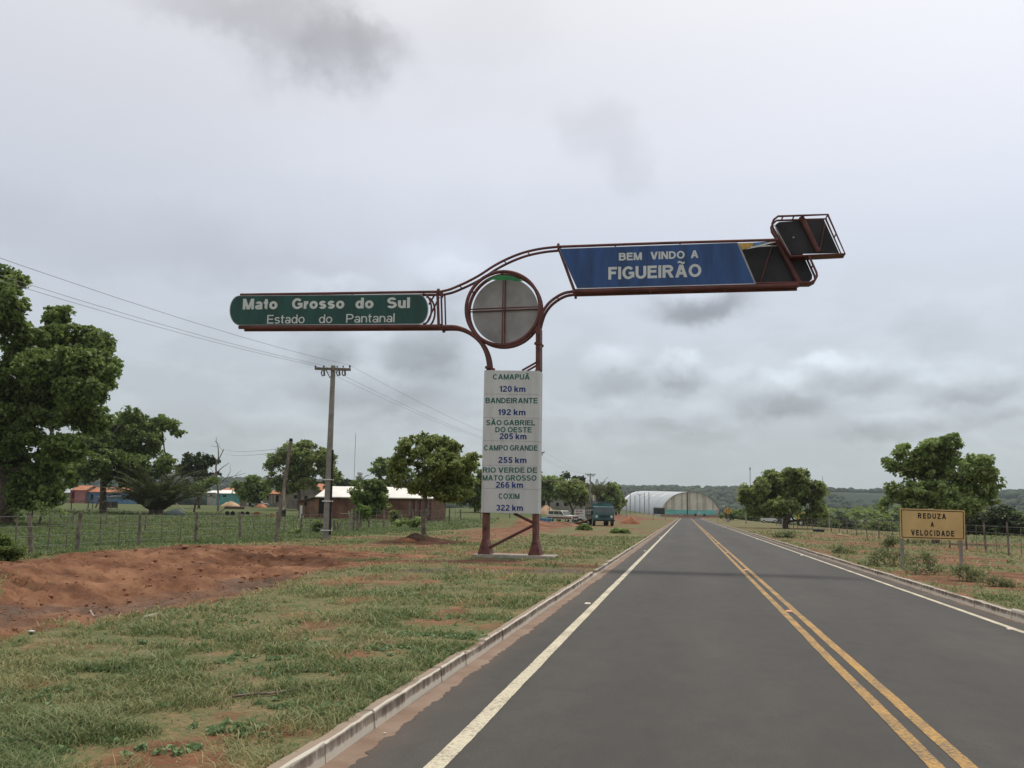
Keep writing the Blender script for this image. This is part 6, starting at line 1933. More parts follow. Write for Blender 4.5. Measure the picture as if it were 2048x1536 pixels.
def yard():
    # grey buildings behind the yard
    Y = 195; g = gz(at(1135, 1020, Y)[0], Y) - .8
    r = thing('building', (at(1135, 1020, Y)[0], Y, g), 'long low unfinished grey block building behind the cream station wagon', 'building')
    wall_px(1091, 1188, 1002.5, Y, g, 8, 'wall', MT['plaster_grey'], r); wall_px(1080, 1187, 989.8, Y + 3, g, 6, 'wall', MT['plaster'], r)
    patch('opening', 1081, 998.5, 1090, 1011, Y + 3, MT['dark'], r); patch('coping', 1186, 990, 1188.3, 1002, Y + 3, MT['white_wall'], r, 0.2)
    for x in (1112, 1128, 1165): patch('opening', x, 1005, x + 6, 1012, Y, MT['dark'], r)
    patch('pilaster', 1164, 990, 1165.4, 1002, Y + 2.99, MT['plaster_grey'], r, 0.1)
    Y = 212; g = gz(at(1202, 1020, Y)[0], Y) - .8
    r = thing('building', (at(1202, 1020, Y)[0], Y, g), 'low brown roofed building behind the truck', 'building')
    wall_px(1189, 1216, 1005, Y, g, 6, 'wall', MT['plaster'], r); ridge_roof(1187, 1218, 1004.5, 1001.5, Y, 3, MT['tile'], r, 0.2)
    patch('opening', 1196, 1009, 1201, 1016, Y, MT['dark'], r)
    Y = 160; g = gz(at(1168, 1020, Y)[0], Y) - .3
    r = thing('painted_wall', (at(1168, 1020, Y)[0], Y, g), 'whitewashed garden wall with faded red and blue painted patches behind the truck', 'wall')
    wall_px(1149, 1189, 1019.5, Y, g, 0.18, 'wall', MT['white_wall'], r)
    for i, (x0, y0, x1, y1, m) in enumerate(((1152, 1021, 1157, 1024, 'pink_wall'), (1158.5, 1021.2, 1165, 1024.4, 'pink_wall'), (1151, 1026, 1160, 1029, 'pink_wall'), (1162, 1026, 1165, 1028.6, 'pink_wall'), (1171, 1021, 1176, 1029.5, 'turquoise'), (1177.5, 1021.5, 1187, 1025, 'blue_wall'), (1178, 1026.5, 1186, 1029.6, 'turquoise'))):
        patch('painted_patch', x0, y0, x1, y1, Y, MT[m], r, 0.012)
    # floodlight on a thin post
    Y = 150; b = spot(1099, Y, 1022)
    r = thing('lamp_post', b, 'thin post with a black boxy lamp head before the grey building', 'lamp post')
    q = at(1099, 1003, Y); MB().tube([(b[0], Y, b[2] - .2), (q[0], Y, q[2])], 0.05, 6).build('post', MT['dark_sheet'], r)
    MB().box((q[0], Y - .1, q[2] + .05), (0.42, 0.3, 0.36)).build('lamp_head', MT['black'], r, 0.03)
    # heaps
    def heap(px, Y, py, rx, ry, h, m, label, seed, name='soil_heap', cat='heap'):
        b = spot(px, Y, py); rng = np.random.default_rng(seed)
        th = np.linspace(0, 2 * math.pi, 24, endpoint=False); V = []; n = 9
        for i in range(n):
            u = i / (n - 1)
            for t in th:
                rr = (1 - u) * (1 + 0.18 * math.sin(3 * t + seed) + 0.1 * math.sin(5 * t + 2 * seed))
                zz = h * (1 - (1 - u) ** 1.6) + rng.normal() * 0.04 * h * (u < .95) - (0.15 if i == 0 else 0)
                V.append((rx * rr * _c(t) + 0.1 * rx * _s(seed) * u, ry * rr * _s(t), zz))
        Fc = [(i * 24 + k, i * 24 + (k + 1) % 24, (i + 1) * 24 + (k + 1) % 24, (i + 1) * 24 + k) for i in range(n - 1) for k in range(24)]
        mb = MB()._add(V, Fc, True); o = mb.build(name, m)
        o.location = b; tag(o, label, cat)
    heap(1091, 165, 1022, 1.5, 1.5, 1.5, MT['sand'], 'heap of pale orange sand next to the distance board', 1, 'sand_heap')
    heap(1258, 128, 1043, 1.35, 1.5, 0.95, MT['red_soil'], 'heap of red soil on the grass beyond the truck', 2)
    heap(462, 190, 1003, 2.2, 1.6, 1.0, MT['sand'], 'low spread heap of sand in front of the turquoise house', 3, 'sand_heap')
    heap(524, 172, 1006, 1.2, 1.1, 0.8, MT['tile'], 'heap of broken orange tiles before the cottage', 4, 'rubble_heap')
    heap(832, 40.5, 1093, 0.45, 0.4, 0.26, MT['dark_soil'], 'dark lump of earth at the foot of the olive roadside tree', 5)
    heap(814, 40, 1099, 0.42, 0.35, 0.13, MT['red_soil'], 'small crumbling edge of earth beside the dark lump at the tree foot', 6)
    heap(1275, 128, 1045, 0.35, 0.3, 0.25, MT['sand'], 'pale rock beside the heap of red soil', 7, 'rock', 'rock')
    # drums, scrap
    for i, (px, Y, lab) in enumerate(((1083, 118, 'blue plastic drum next to the distance board post'), (1091, 117, 'middle one of the blue plastic drums by the station wagon'), (1100, 117.5, 'blue plastic drum nearest the station wagon'))):
        b = spot(px, Y, 1044)
        o = MB().lathe((0, 0, 0), [(0.0, 0.0), (.28, 0.0), (.29, .05), (.28, .28), (.30, .30), (.28, .33), (.28, .58), (.30, .60), (.28, .63), (.29, .85), (.26, .88), (0, .88)], 14).build('drum', MT['blue_plastic'])
        o.location = b; o.scale = (0.95, 0.95, 0.75); tag(o, lab, 'drum', 'blue drums by the station wagon')
    rng = np.random.default_rng(4)
    for i, (px, Y, lab) in enumerate(((1152, 100, 'black worn tyre lying nearest the station wagon'), (1160, 99, 'black worn tyre propped on the scrap by the truck'), (1170, 100, 'black worn tyre next to the truck'))):
        b = spot(px, Y, 1052)
        ang = np.linspace(0, 2 * math.pi, 18, endpoint=False)
        tilt = (0.2, 1.0, 0.5)[i]
        o = MB().tube([(0.36 * _c(a), 0.36 * _s(a) * _c(tilt), 0.36 * _s(a) * _s(tilt)) for a in ang], 0.13, 8, closed=True).build('tyre', MT['black'])
        o.location = (b[0], b[1], b[2] + 0.12 + 0.34 * _s(tilt)); tag(o, lab, 'tyre', 'tyres dumped beside the truck')
    b = spot(1165, 98.5, 1050)
    o = MB().tube([(-.7, 0, 0.3), (-.1, 0, .42), (.3, .1, .55), (.8, 0, .80)], [0.10, .13, .10, .05], 7).build('log', MT['dark_soil']); o.location = b
    tag(o, 'dark charred branch sticking up from the tyres beside the truck', 'log')
    # junk in front of the cottages
    Y = 105; b = spot(469, Y, 1022)
    r = thing('cart', b, 'flat wooden cart standing in the pasture before the turquoise house', 'cart')
    q0, q1 = at(449, 1013, Y), at(490, 1013.5, Y); zc = q0[2]
    MB().box(((q0[0] + q1[0]) / 2, Y + .8, zc), (q1[0] - q0[0], 1.7, 0.10)).build('bed', MT['wood_pale'], r)
    MB().box(((q0[0] + q1[0]) / 2, Y - .06, zc - .16), (q1[0] - q0[0] - .1, 0.08, 0.24)).build('side_rail', MT['dark_soil'], r)
    for x in (q0[0] + .35, q1[0] - .35):
        for dy in (0.1, 1.5):
            c = np.array((x, Y + dy, b[2] + .26)); t = MB().tube([c - (0, .07, 0), c + (0, .07, 0)], 0.27, 12).build('wheel', MT['black'], r)
    MB().tube([(q0[0] - .1, Y + .8, zc - .1), (q0[0] - 1.3, Y + .8, b[2] + .2)], 0.05, 6).build('drawbar', MT['wood'], r)
    for i, (px, Y, L, a, m, lab) in enumerate(((425, 106, 2.6, 0.1, 'wood', 'stack of brown planks lying left of the flat cart'), (500, 104, 2.4, -0.05, 'wood_pale', 'pale planks lying on the grass right of the flat cart'))):
        b = spot(px, Y, 1022); mb = MB()
        for k in range(5): mb.box((0.1 * (k % 2), 0.16 * (k % 3), 0.06 + 0.09 * (k // 3) + .002 * k), (L, 0.14, 0.07), rotz(a + .04 * (k % 3)))
        o = mb.build('plank_stack', MT[m]); o.location = b; tag(o, lab, 'planks')
    Y = 106
    for i, (px, py, sx, sz, m, lab) in enumerate(((516, 1019, 1.5, .45, 'red_soil', 'pile of red bricks on the grass before the cottage'), (546, 1021, 0.9, .36, 'tile', 'pile of orange bricks near the foot of the leaning post'))):
        b = spot(px, Y, py); mb = MB(); rng = np.random.default_rng(60 + i)
        nx = int(sx / .26)
        for a in range(4):
            for k in range(nx - a):
                mb.box(((k - (nx - a) / 2) * .26 + rng.normal() * .02, rng.normal() * .05, 0.06 + a * 0.122), (.24, .3, .115), rotz(rng.normal() * .2))
        o = mb.build('brick_pile', MT[m]); o.location = b; tag(o, lab, 'bricks')
    b = spot(567, 104, 1020); o = MB().lathe((0, 0, 0), [(0, 0), (.3, 0), (.3, .9), (.27, .92), (0, .9)], 12).build('drum', MT['dark_sheet']); o.location = b; tag(o, 'rusty dark steel drum behind the leaning post', 'drum')
    b = spot(602, 98, 1028); q = at(601, 1011, 98)
    o = MB().box((0, 0, (q[2] - b[2]) / 2 - .1), (0.2, 0.2, q[2] - b[2] + .2)).box((0.1, 0.02, 0.15), (0.3, 0.26, 0.3)).build('white_post', MT['white_wall']); o.location = b; tag(o, 'short white post before the lean-to of the shed', 'post')
    # covered car at the cottage, tarpaulin heap by the palm
    b = spot(516, 178, 1001)
    r = thing('parked_car', b, 'small silver car parked in front of the cottage', 'car', rz=0.15)
    MB().prism([(-2.0, -.8, .3), (2.0, -.8, .3), (2.05, -.8, .7), (1.1, -.8, .88), (-1.9, -.8, .92), (-2.05, -.8, .7)], (0, 1.6, 0)).build('body', MT['chrome'], r, 0.04, world=False)
    MB().prism([(-1.6, -.7, .921), (1.05, -.7, .885), (.4, -.7, 1.38), (-1.1, -.7, 1.40)], (0, 1.4, 0)).build('cabin', MT['glass'], r, 0.03, world=False)
    MB().prism([(-1.1, -.66, 1.401), (.38, -.66, 1.385), (.36, -.66, 1.43), (-1.05, -.66, 1.44)], (0, 1.32, 0)).build('roof', MT['chrome'], r, world=False)
    for x in (-1.25, 1.3):
        for y in (-.72, .72): wheel(r, x, y, 0.3, 0.18)
    b = spot(350, 100, 1024); rng = np.random.default_rng(8)
    mb = MB(); mb.sphere((0, 0, 0.12), (1.15, .8, .62), 18, 10)
    mb.v = [(x * (1 + .08 * _s(5 * y + 3 * z)), y, max(-.1, z * (1 + .12 * _s(4 * x)))) for x, y, z in mb.v]
    o = mb.build('covered_heap', MT['tarp']); o.location = b; tag(o, 'grey green tarpaulin covered heap beside the palm clump', 'heap')
    p, q = at(352, 1007, 99), at(372, 1024, 99)
    o = MB().tube([p - q, (p - q) * .5, (0, 0, 0)], 0.05, 6).build('pole_prop', MT['wood_pale']); o.location = q; tag(o, 'pale pole leaning against the tarpaulin covered heap', 'pole')


MT['tarp'] = mat('grey green tarpaulin', (0.085, 0.115, 0.11), 0.8, 0.2, 2)
yard()


# ------------------------------------------------------------------ poles, wires, masts
POLE_X, POLE_Y = -16.5, [42.6, 106.0, 168.0, 230.0, 292.0, 354.0]


def pole_builder(x, Y, label, detail):
    z = gz(x, Y); top = 8.33
    r = thing('power_pole', (x, Y, z), label, 'utility pole', group='power poles along the pasture fence')
    hb, ht = (0.15, 0.095)
    def ring_(h, zz, dx=0): return [(x - h + dx, Y - h * .8, zz), (x + h + dx, Y - h * .8, zz), (x + h + dx, Y + h * .8, zz), (x - h + dx, Y + h * .8, zz)]
    MB().hexa(ring_(hb, z - .3) + ring_(ht, top, 0.0)).build('shaft', MT['pole'], r, 0.02)
    za = 8.13
    a, b = np.array((x - 0.86, Y - .14, za + .04)), np.array((x + 0.92, Y - .14, za - .03))
    MB().hexa([a + (0, -.05, -.06), b + (0, -.05, -.06), b + (0, .05, -.06), a + (0, .05, -.06), a + (0, -.05, .06), b + (0, -.05, .06), b + (0, .05, .06), a + (0, .05, .06)]).build('cross_arm', MT['wood'], r)
    for sx in (-0.28, 0.0):
        pass
    MB().tube([(x - 0.30, Y - .16, za - .02), (x - 0.08, Y - .14, za - .42)], 0.025, 5).build('arm_brace', MT['wood'], r)
    for dx in (-0.84, -0.42, 0.88):
        MB().lathe((x + dx, Y - .14, za + .05), [(0.02, 0), (.05, .02), (.03, .05), (.055, .08), (.03, .14), (0, .15)], 8).build('insulator', MT['porcelain'], r)
    if detail:
        for dx in (-0.40, 0.36, 0.64):
            f = MB(); f.tube([(x + dx - .05, Y - .24, za - .06), (x + dx - .09, Y - .26, za - .20), (x + dx - .02, Y - .26, za - .34), (x + dx + .05, Y - .24, za - .30)], 0.032, 6)
            f.tube([(x + dx + .02, Y - .2, za - .05), (x + dx + .06, Y - .22, za - .32)], 0.045, 7)
            f.build('fuse_cutout', MT['porcelain'], r)
        for k, dx in enumerate((0.25, 0.55)):
            MB().tube([(x + dx, Y - .14, za + .07), (x + dx, Y - .14, za + .16)], 0.03, 6).build('bracket', MT['porcelain'], r)
        # dark conduit strapped to the side
        def xs_(zz): return x + hb + (ht - hb) * (zz + .3) / (top + .3)
        MB().tube([(xs_(zz) + .05, Y - .04, zz) for zz in (0.35, 1.5, 3.0, 4.3)], 0.045, 7).build('conduit', MT['dark_sheet'], r)
        for zz in (0.55, 1.9, 2.9):
            MB().box((x, Y - .01, zz), (2 * (xs_(zz) - x) + .16, 0.34, 0.05)).build('strap', MT['litter'], r)
    return r


def poles():
    labs = ['tall grey concrete power pole with a cross arm and dark conduit by the pasture fence', 'grey power pole hidden behind the distance board', 'grey power pole with a cross arm standing between the grey buildings and the truck',
            'thin grey power pole just beyond the truck', 'distant power pole before the near end of the arched roof', 'farthest power pole, against the arched roof']
    for i, Y in enumerate(POLE_Y):
        pole_builder(POLE_X, Y, labs[i], i < 3)
    # line wires, each sagging from pole to pole
    for k, (dx, lab) in enumerate(((-0.84, 'thin power wire on the pasture end of the cross arms'), (-0.42, 'thin power wire on the inner insulators of the cross arms'), (0.88, 'thin power wire on the road end of the cross arms'))):
        P = []
        Ys = [-18.0] + POLE_Y
        for a, b in zip(Ys[:-1], Ys[1:]):
            for j in range(16):
                u = j / 16
                za = 8.31 - 4 * (1.15 if a < 0 else 0.6) * u * (1 - u)
                P.append((POLE_X + dx, a + (b - a) * u - .14, za))
        P.append((POLE_X + dx, Ys[-1], 8.31))
        o = MB().tube(P, 0.0065, 4).build('power_wire', MT['wire'])
        tag(o, lab, 'wire', 'power wires along the road')
    # service wire to the trees and to the leaning post
    A = np.array((POLE_X - .1, 168.0, 7.0)); B = at(1085, 960, 168)
    o = MB().tube([A + (B - A) * u - np.array((0, 0, 0.6 * u * (1 - u))) for u in np.linspace(0, 1, 9)], 0.035, 5).build('service_wire', MT['wood_pale']); tag(o, 'pale service wire running level from the pole behind the truck to the trees', 'wire')
    for k, (y0, y1) in enumerate(((893, 899), (899, 908))):
        A = at(580, y0 + 2, 38.5); B = at(448, y1, 128)
        o = MB().tube([A + (B - A) * u - np.array((0, 0, 0.9 * u * (1 - u))) for u in np.linspace(0, 1, 12)], 0.010, 4).build('service_wire', MT['wire'])
        tag(o, ['upper thin wire from the leaning post to the bare dead tree', 'lower thin wire from the leaning post towards the bare dead tree'][k], 'wire')
    # leaning post in the pasture
    b = np.array(spot(549, 38.3, 1090)); q = at(582, 880, 38.6)
    r = thing('leaning_post', b, 'slim grey wooden post leaning over behind the earth bank', 'post')
    MB().tube([b - (0, 0, .3), b + (q - b) * .5 + (0.03, 0, 0), q], [0.085, 0.075, 0.065], 8).build('shaft', MT['pole_wood'], r)
    MB().lathe(q + (0, 0, -.06), [(0.07, 0), (.08, .03), (.07, .12), (0.0, .14)], 9).build('cap', MT['dark_sheet'], r)
    MB().tube([at(566, 1020, 38.35), at(569, 975, 38.45)], 0.05, 6).build('splint', MT['wood_pale'], r)
    # thin posts by the hall
    for i, (x, y0, y1, Y, lab) in enumerate(((1253, 1031, 1004, 150, 'pale thin post on the bare slope beyond the truck'), (1270, 1021, 991, 330, 'thin dark post before the hall, nearest its bright roof edge'), (1289, 1019, 986, 300, 'thick dark post in front of the middle of the arched roof'), (1298, 1022, 984, 290, 'thin dark post in front of the arched roof, next to the notice board'))):
        a, c = at(x, y0, Y), at(x, y1, Y)
        o = MB().tube([(0, 0, -1.2), (0, 0, c[2] - a[2])], 0.10 if i else .06, 7).build('wooden_post', MT['wood'] if i else MT['pole']); o.location = (a[0], Y, a[2]); tag(o, lab, 'post')
    # masts
    for x0, y0, x1, y1, Y, rad, lab, knob in ((708, 965, 711.5, 866, 620, 0.16, 'very thin tall radio mast rising behind the shed', 0), (1500, 962, 1500, 935, 900, 0.28, 'distant radio mast above the forked tree', 1), (1645, 975, 1645, 952, 1000, 0.20, 'faint distant mast on the skyline beyond the forked tree', 0)):
        a, c = at(x0, y0, Y), at(x1, y1, Y); a[2] -= 22
        r = thing('radio_mast', a, lab, 'mast')
        MB().tube([a, c], rad, 5).build('shaft', MT['mast'], r)
        for u in (0.55, 0.7, 0.85): MB().tube([a + (c - a) * u, a + (c - a) * (u + .004)], rad * 1.9, 6).build('collar', MT['mast'], r)
        if knob: MB().tube([a + (c - a) * .93, c], rad * 2.4, 6).build('antenna', MT['mast'], r)
    Y = 420; a, c = at(719, 975, Y), at(719, 950, Y)
    r = thing('water_tower', (a[0], Y, a[2] - 8), 'small white water tower peeping over the palm behind the shed', 'tower')
    MB().tube([(a[0], Y, a[2] - 8), (a[0], Y, c[2])], 0.5, 8).build('stem', MT['white_wall'], r); MB().lathe((a[0], Y, c[2] - .3), [(0.5, 0), (1.3, .5), (1.3, 1.5), (0, 2.1)], 12).build('tank', MT['white_wall'], r)


MT['pole_wood'] = mat('grey brown wooden pole', (0.21, 0.175, 0.145), 0.9, 0.2, 5)
MT['mast'] = mat('hazy steel mast', (0.22, 0.20, 0.20), 0.6, 0.1, 1)
poles()


# ------------------------------------------------------------------ fences and gate
def fence(label, posts, height, radius, droppers=0, wires=4, seed=0, wire_r=0.0045, group=None):
    """posts: ground points; between neighbours some thin droppers; strands of wire."""
    rng = np.random.default_rng(seed)
    p0 = posts[0]
    r = thing('wire_fence', (p0[0], p0[1], gz(*p0)), label, 'fence', group=group)
    tops = []
    for i, (x, y) in enumerate(posts):
        z = gz(x, y); h = height * rng.uniform(0.92, 1.10); rr = radius * rng.uniform(.8, 1.3)
        lx, ly = rng.normal() * 0.05, rng.normal() * 0.05
        MB().tube([(x, y, z - .25), (x + lx * .5 + rng.normal() * .015, y + ly * .5, z + h * .5), (x + lx, y + ly, z + h)], [rr * 1.1, rr, rr * .92], 7).build('post', MT['wood'], r)
        if i + 1 < len(posts):
            q = posts[i + 1]
            for k in range(droppers):
                u = (k + 1) / (droppers + 1) + rng.normal() * .03
                a, b = x + (q[0] - x) * u, y + (q[1] - y) * u
                zz = gz(a, b); hh = height * rng.uniform(.88, .99)
                MB().tube([(a, b, zz + .02), (a + rng.normal() * .04, b, zz + hh)], radius * .36, 5).build('dropper', MT['wood'], r)
    for k in range(wires):
        f = 0.22 + 0.72 * k / max(1, wires - 1)
        MB().tube([(x, y, gz(x, y) + height * f + rng.normal() * .01) for x, y in posts], wire_r, 4).build('wire_strand', MT['wire'], r)
    return r


def fences():
    def line_y(px): return 15.45 / ((1371 - px) / 1900 - .109)
    P = []
    for px in (-330, -180, -45, 65, 210, 343, 443, 525, 578, 643):
        y = line_y(px); P.append((-18.1 - (y - 24.3) * .109, y))
    fence('wire fence of grey posts and thin droppers along the pasture, behind the earth bank', P, 1.16, 0.052, 2, 4, 1)
    Q = [(-22.6, 63.0), (-22.9, 67.5), (-23.2, 72.0), (-23.5, 77.0), (-23.9, 82.5), (-24.3, 88.5), (-24.8, 95.0), (-25.4, 102.0), (-26.0, 110.0)]
    fence('wire fence of short dark posts running on from the stick gate past the shed', Q, 1.35, 0.075, 1, 4, 2)
    R_ = [(-29, 48), (-34, 52), (-39, 56), (-45, 60), (-52, 65), (-60, 70)]
    fence('thin cross fence inside the pasture, under the spreading trees', R_, 1.2, 0.05, 1, 3, 3)
    S = [(13.0 - (y - 30) * .004, y) for y in np.concatenate([np.arange(22, 60, 2.9), np.arange(60, 140, 4.2)])]
    fence('long wire fence of slim grey posts behind the yellow sign', S, 1.25, 0.036, 1, 4, 4)
    T = [(-9.0 - k * 4.2, 112 + k * 2.0) for k in range(5)]
    fence('low dark rail fence between the roadside tree and the distance board', T, 1.0, 0.06, 0, 2, 5, wire_r=0.03)
    # stick gate beside the pole
    r = thing('stick_gate', (-21.4, 60.0, gz(-21.4, 60)), 'rough gate of leaning sticks beside the tall concrete pole', 'gate')
    for a, b, y0, rad, m in (((669, 1071), (668, 1040), 57, .09, 'wood'), ((651, 1072), (651, 1032), 56, .085, 'wood'), ((676, 1071), (675, 1044), 57, .07, 'wood'), ((706, 1066), (711, 1012), 60, .06, 'wood'), ((713, 1062), (716, 1036), 60.5, .08, 'wood'), ((701, 1066), (704, 1024), 60, .05, 'wood_pale'),
                             ((675, 1070), (688, 1044), 59, .042, 'wood_pale'), ((688, 1070), (705, 1040), 59.5, .042, 'wood_pale'), ((703, 1066), (697, 1022), 60.2, .035, 'wood_pale'), ((719, 1055), (718, 1022), 62, .05, 'wood')):
        p, q = at(*a, y0), at(*b, y0); p[2] = gz(p[0], y0) - .1
        MB().tube([p, p + (q - p) * .5 + (.02, 0, 0), q], [rad, rad * .95, rad * .8], 7).build('stick', MT[m], r)
    for z in (0.45, 0.8, 1.1):
        p, q = at(676, 1066, 58), at(712, 1060, 60.3)
        g = gz(p[0], 58) + z
        MB().tube([(p[0], 58, g), (q[0], 60.3, g + .05)], 0.03, 6).build('rail', MT['wood'], r)


fences()


# ------------------------------------------------------------------ far signs and right hand things
def far_signs():
    Y = 205; a = at(1319, 1038, Y); g = gz(a[0], Y)
    r = thing('notice_board', (a[0], Y, g), 'dark back of a notice board on two pale posts before the hall', 'sign')
    p, q = at(1307.5, 1016, Y), at(1329.5, 1028.5, Y)
    MB().box(((p[0] + q[0]) / 2, Y, (p[2] + q[2]) / 2), (q[0] - p[0], 0.05, p[2] - q[2])).build('panel', mat('dark board back', (0.03, 0.036, 0.04), 0.6, .2, 1), r)
    MB().box(((p[0] + q[0]) / 2, Y - .02, p[2] + .09), (q[0] - p[0] + .4, 0.14, 0.12)).build('top_rail', MT['wood_pale'], r)
    for x in (p[0] - .12, q[0] + .14): MB().box((x, Y - .02, (g + p[2]) / 2 - .1), (0.14, 0.12, p[2] - g + .2)).build('post', MT['wood_pale'], r)
    # yellow diamond warning sign with a round arrow mark
    Y = 178; c = at(1456, 1021.5, Y); g = gz(c[0], Y); hd = 0.66
    r = thing('roundabout_sign', (c[0], Y, g), 'yellow diamond sign with a black circle of arrows on the far verge', 'sign')
    pl = MB().prism([c + (0, 0, hd), c + (hd, 0, 0), c + (0, 0, -hd), c + (-hd, 0, 0)], (0, 0.03, 0)).build('sign_plate', MT['sign_bright'], r)
    R1, R2 = .34, .19
    for k in range(3):
        t0 = math.radians(120 * k + 10); t1 = math.radians(120 * k + 105)
        T = np.linspace(t0, t1, 9)
        V = [c + (R1 * _c(t), -.006, R1 * _s(t)) for t in T] + [c + (R2 * _c(t), -.006, R2 * _s(t)) for t in T]
        MB()._add(V, [(i, i + 9, i + 10, i + 1) for i in range(8)]).build('arrow', MT['letter_black'], pl)
    MB().tube([(c[0], Y + .07, g - .2), (c[0], Y + .07, c[2] - hd * .2)], 0.05, 7).build('post', MT['pole'], r)
    MB().box((c[0], Y + .01, g + .42), (0.62, 0.03, 0.62)).build('lower_plate', MT['plaster_grey'], r)
    Y = 182; c = at(1435, 1024, Y); g = gz(c[0], Y)
    r = thing('speed_sign', (c[0], Y, g), 'small round white sign with a red rim before the turquoise band of the hall', 'sign')
    d = [(c[0] + .34 * _c(t), Y, c[2] + .34 * _s(t)) for t in np.linspace(0, 2 * math.pi, 20, endpoint=False)]
    pl = MB().prism(d, (0, 0.02, 0)).build('sign_plate', MT['white_wall'], r)
    V = [(c[0] + k * _c(t), Y - .005, c[2] + k * _s(t)) for k in (.33, .26) for t in np.linspace(0, 2 * math.pi, 20, endpoint=False)]
    MB()._add(V, [(i, 20 + i, 20 + (i + 1) % 20, (i + 1) % 20) for i in range(20)]).build('border', MT['red_wall'], pl)
    MB().box((c[0] - .07, Y - .008, c[2]), (0.05, 0.006, 0.22)).build('mark', MT['letter_black'], pl); MB().box((c[0] + .07, Y - .008, c[2]), (0.08, 0.006, 0.22)).build('mark', MT['letter_black'], pl)
    MB().tube([(c[0], Y + .05, g - .2), (c[0], Y + .05, c[2] + .1)], 0.035, 6).build('post', MT['pole'], r)
    Y = 190; c = at(1447.5, 1012, Y); g = gz(c[0], Y)
    r = thing('marker_sign', (c[0], Y, g), 'small pale plate on a thin post next to the yellow diamond sign', 'sign')
    MB().box((c[0], Y, c[2]), (0.5, 0.03, 0.2)).build('sign_plate', MT['white_wall'], r); MB().tube([(c[0], Y + .05, g - .2), (c[0], Y + .05, c[2])], 0.04, 6).build('post', MT['pole'], r)
    for i, (x, y0, y1, Y, w, lab) in enumerate(((1492, 1041, 1023, 160, .09, 'white concrete marker post between the diamond sign and the forked tree'), (1564.5, 1055, 1038, 108, .06, 'white slim post standing against the trunk of the forked tree'))):
        a, c = at(x, y0, Y), at(x, y1, Y); z = gz(a[0], Y)
        o = MB().box((0, 0, (c[2] - z) / 2 - .1), (2 * w, 2 * w, c[2] - z + .2)).build('marker_post', MT['plaster_grey'], None, 0.02); o.location = (a[0], Y, z); tag(o, lab, 'post')
    # pole with lamp arm behind the fence
    Y = 150; a, c = at(1658.5, 1055, Y), at(1658, 1020, Y); z = gz(a[0], Y)
    r = thing('lamp_post', (a[0], Y, z), 'thin lamp post with a short arm behind the far fence', 'lamp post')
    MB().tube([(a[0], Y, z - .3), (c[0], Y, c[2])], .09, 7).build('post', MT['plaster_grey'], r); MB().tube([(c[0] - .5, Y, c[2] - .1), (c[0], Y, c[2]), (c[0] + .4, Y, c[2] - .05)], .05, 6).build('arm', MT['plaster_grey'], r)
    MB().box((c[0] - .55, Y, c[2] - .12), (.4, .16, .10)).build('lamp_head', MT['plaster_grey'], r)
    # yellow loader
    b = spot(1608, 150, 1050)
    r = thing('loader', b, 'yellow digger parked beyond the forked tree', 'digger')
    ym = MT['machine_yellow']
    MB().box((.25, 0, .75), (1.5, 1.2, .5)).build('body', ym, r, .04, world=False); MB().box((-.35, 0, 1.45), (.95, 1.1, .9)).build('cabin', ym, r, .04, world=False)
    MB().box((-.36, -.56, 1.5), (.62, .02, .6)).build('window', MT['dark'], r, world=False); MB().box((-.36, 0, 1.95), (1.15, 1.25, .09)).build('roof', ym, r, world=False)
    for x in (-.5, .75):
        for y in (-.6, .6): wheel(r, x, y, .36 if x > 0 else .45, .25)
    MB().tube([(.9, .3, .8), (1.35, .3, 1.1), (1.6, .3, .5)], .08, 6).build('arm', ym, r, world=False); MB().prism([(1.5, -.5, .25), (1.9, -.5, .3), (1.75, -.5, .65), (1.55, -.5, .6)], (0, 1.1, 0)).build('bucket', MT['dark_sheet'], r, world=False)
    # pale things under the trees
    b = spot(1538, 190, 1044)
    r = thing('parked_car', b, 'white car half hidden below the forked tree', 'car')
    MB().prism([(-1.5, -.7, .3), (1.5, -.7, .3), (1.55, -.7, .75), (.8, -.7, .9), (-1.45, -.7, .92)], (0, 1.4, 0)).build('body', MT['white_wall'], r, .04, world=False)
    MB().prism([(-1.2, -.62, .921), (.75, -.62, .9), (.3, -.62, 1.4), (-.9, -.62, 1.42)], (0, 1.24, 0)).build('cabin', MT['glass'], r, .03, world=False)
    for x in (-1, 1):
        for y in (-.65, .65): wheel(r, x, y, .28, .17)
    b = spot(1687, 165, 1054)
    o = MB().tube([(-.85, 0, .5), (-.78, 0, .5), (.78, 0, .5), (.85, 0, .5)], [.35, .46, .46, .35], 16).box((-.5, 0, .06), (.1, .7, .25)).box((.5, 0, .06), (.1, .7, .25)).build('white_tank', MT['white_wall']); o.location = b; tag(o, 'white lying tank behind the far fence', 'tank')
    b = spot(1586, 170, 1042); o = MB().lathe((0, 0, 0), [(0, 0), (.42, 0), (.46, .1), (.46, .75), (.2, .95), (0, .98)], 14).build('water_tank', MT['white_wall']); o.location = (b[0], b[1], b[2] + .3); tag(o, 'round white water tank seen under the boughs of the forked tree', 'tank')
    b = spot(1637, 92, 1064); o = MB().tube([(-.45, 0, .14), (.1, .1, .16), (.5, 0, .12)], [.13, .13, .12], 9).build('pipe_piece', MT['black']); o.location = b; tag(o, 'short black pipe lying on the grass by the forked tree', 'pipe')
    for i, (x, y, Y, s, lab) in enumerate(((1536, 1058, 108, .22, 'pale rock in the grass left of the forked trunk'), (1680, 1072, 76, .22, 'pale rock by the fence, nearer the forked tree'), (1694, 1073, 75, .16, 'pale rock by the fence, nearer the yellow sign'))):
        b = spot(x, Y, y); o = MB().sphere((0, 0, .05), (s, s * .8, s * .55), 8, 5).build('rock', MT['sand']); o.location = b; tag(o, lab, 'rock')


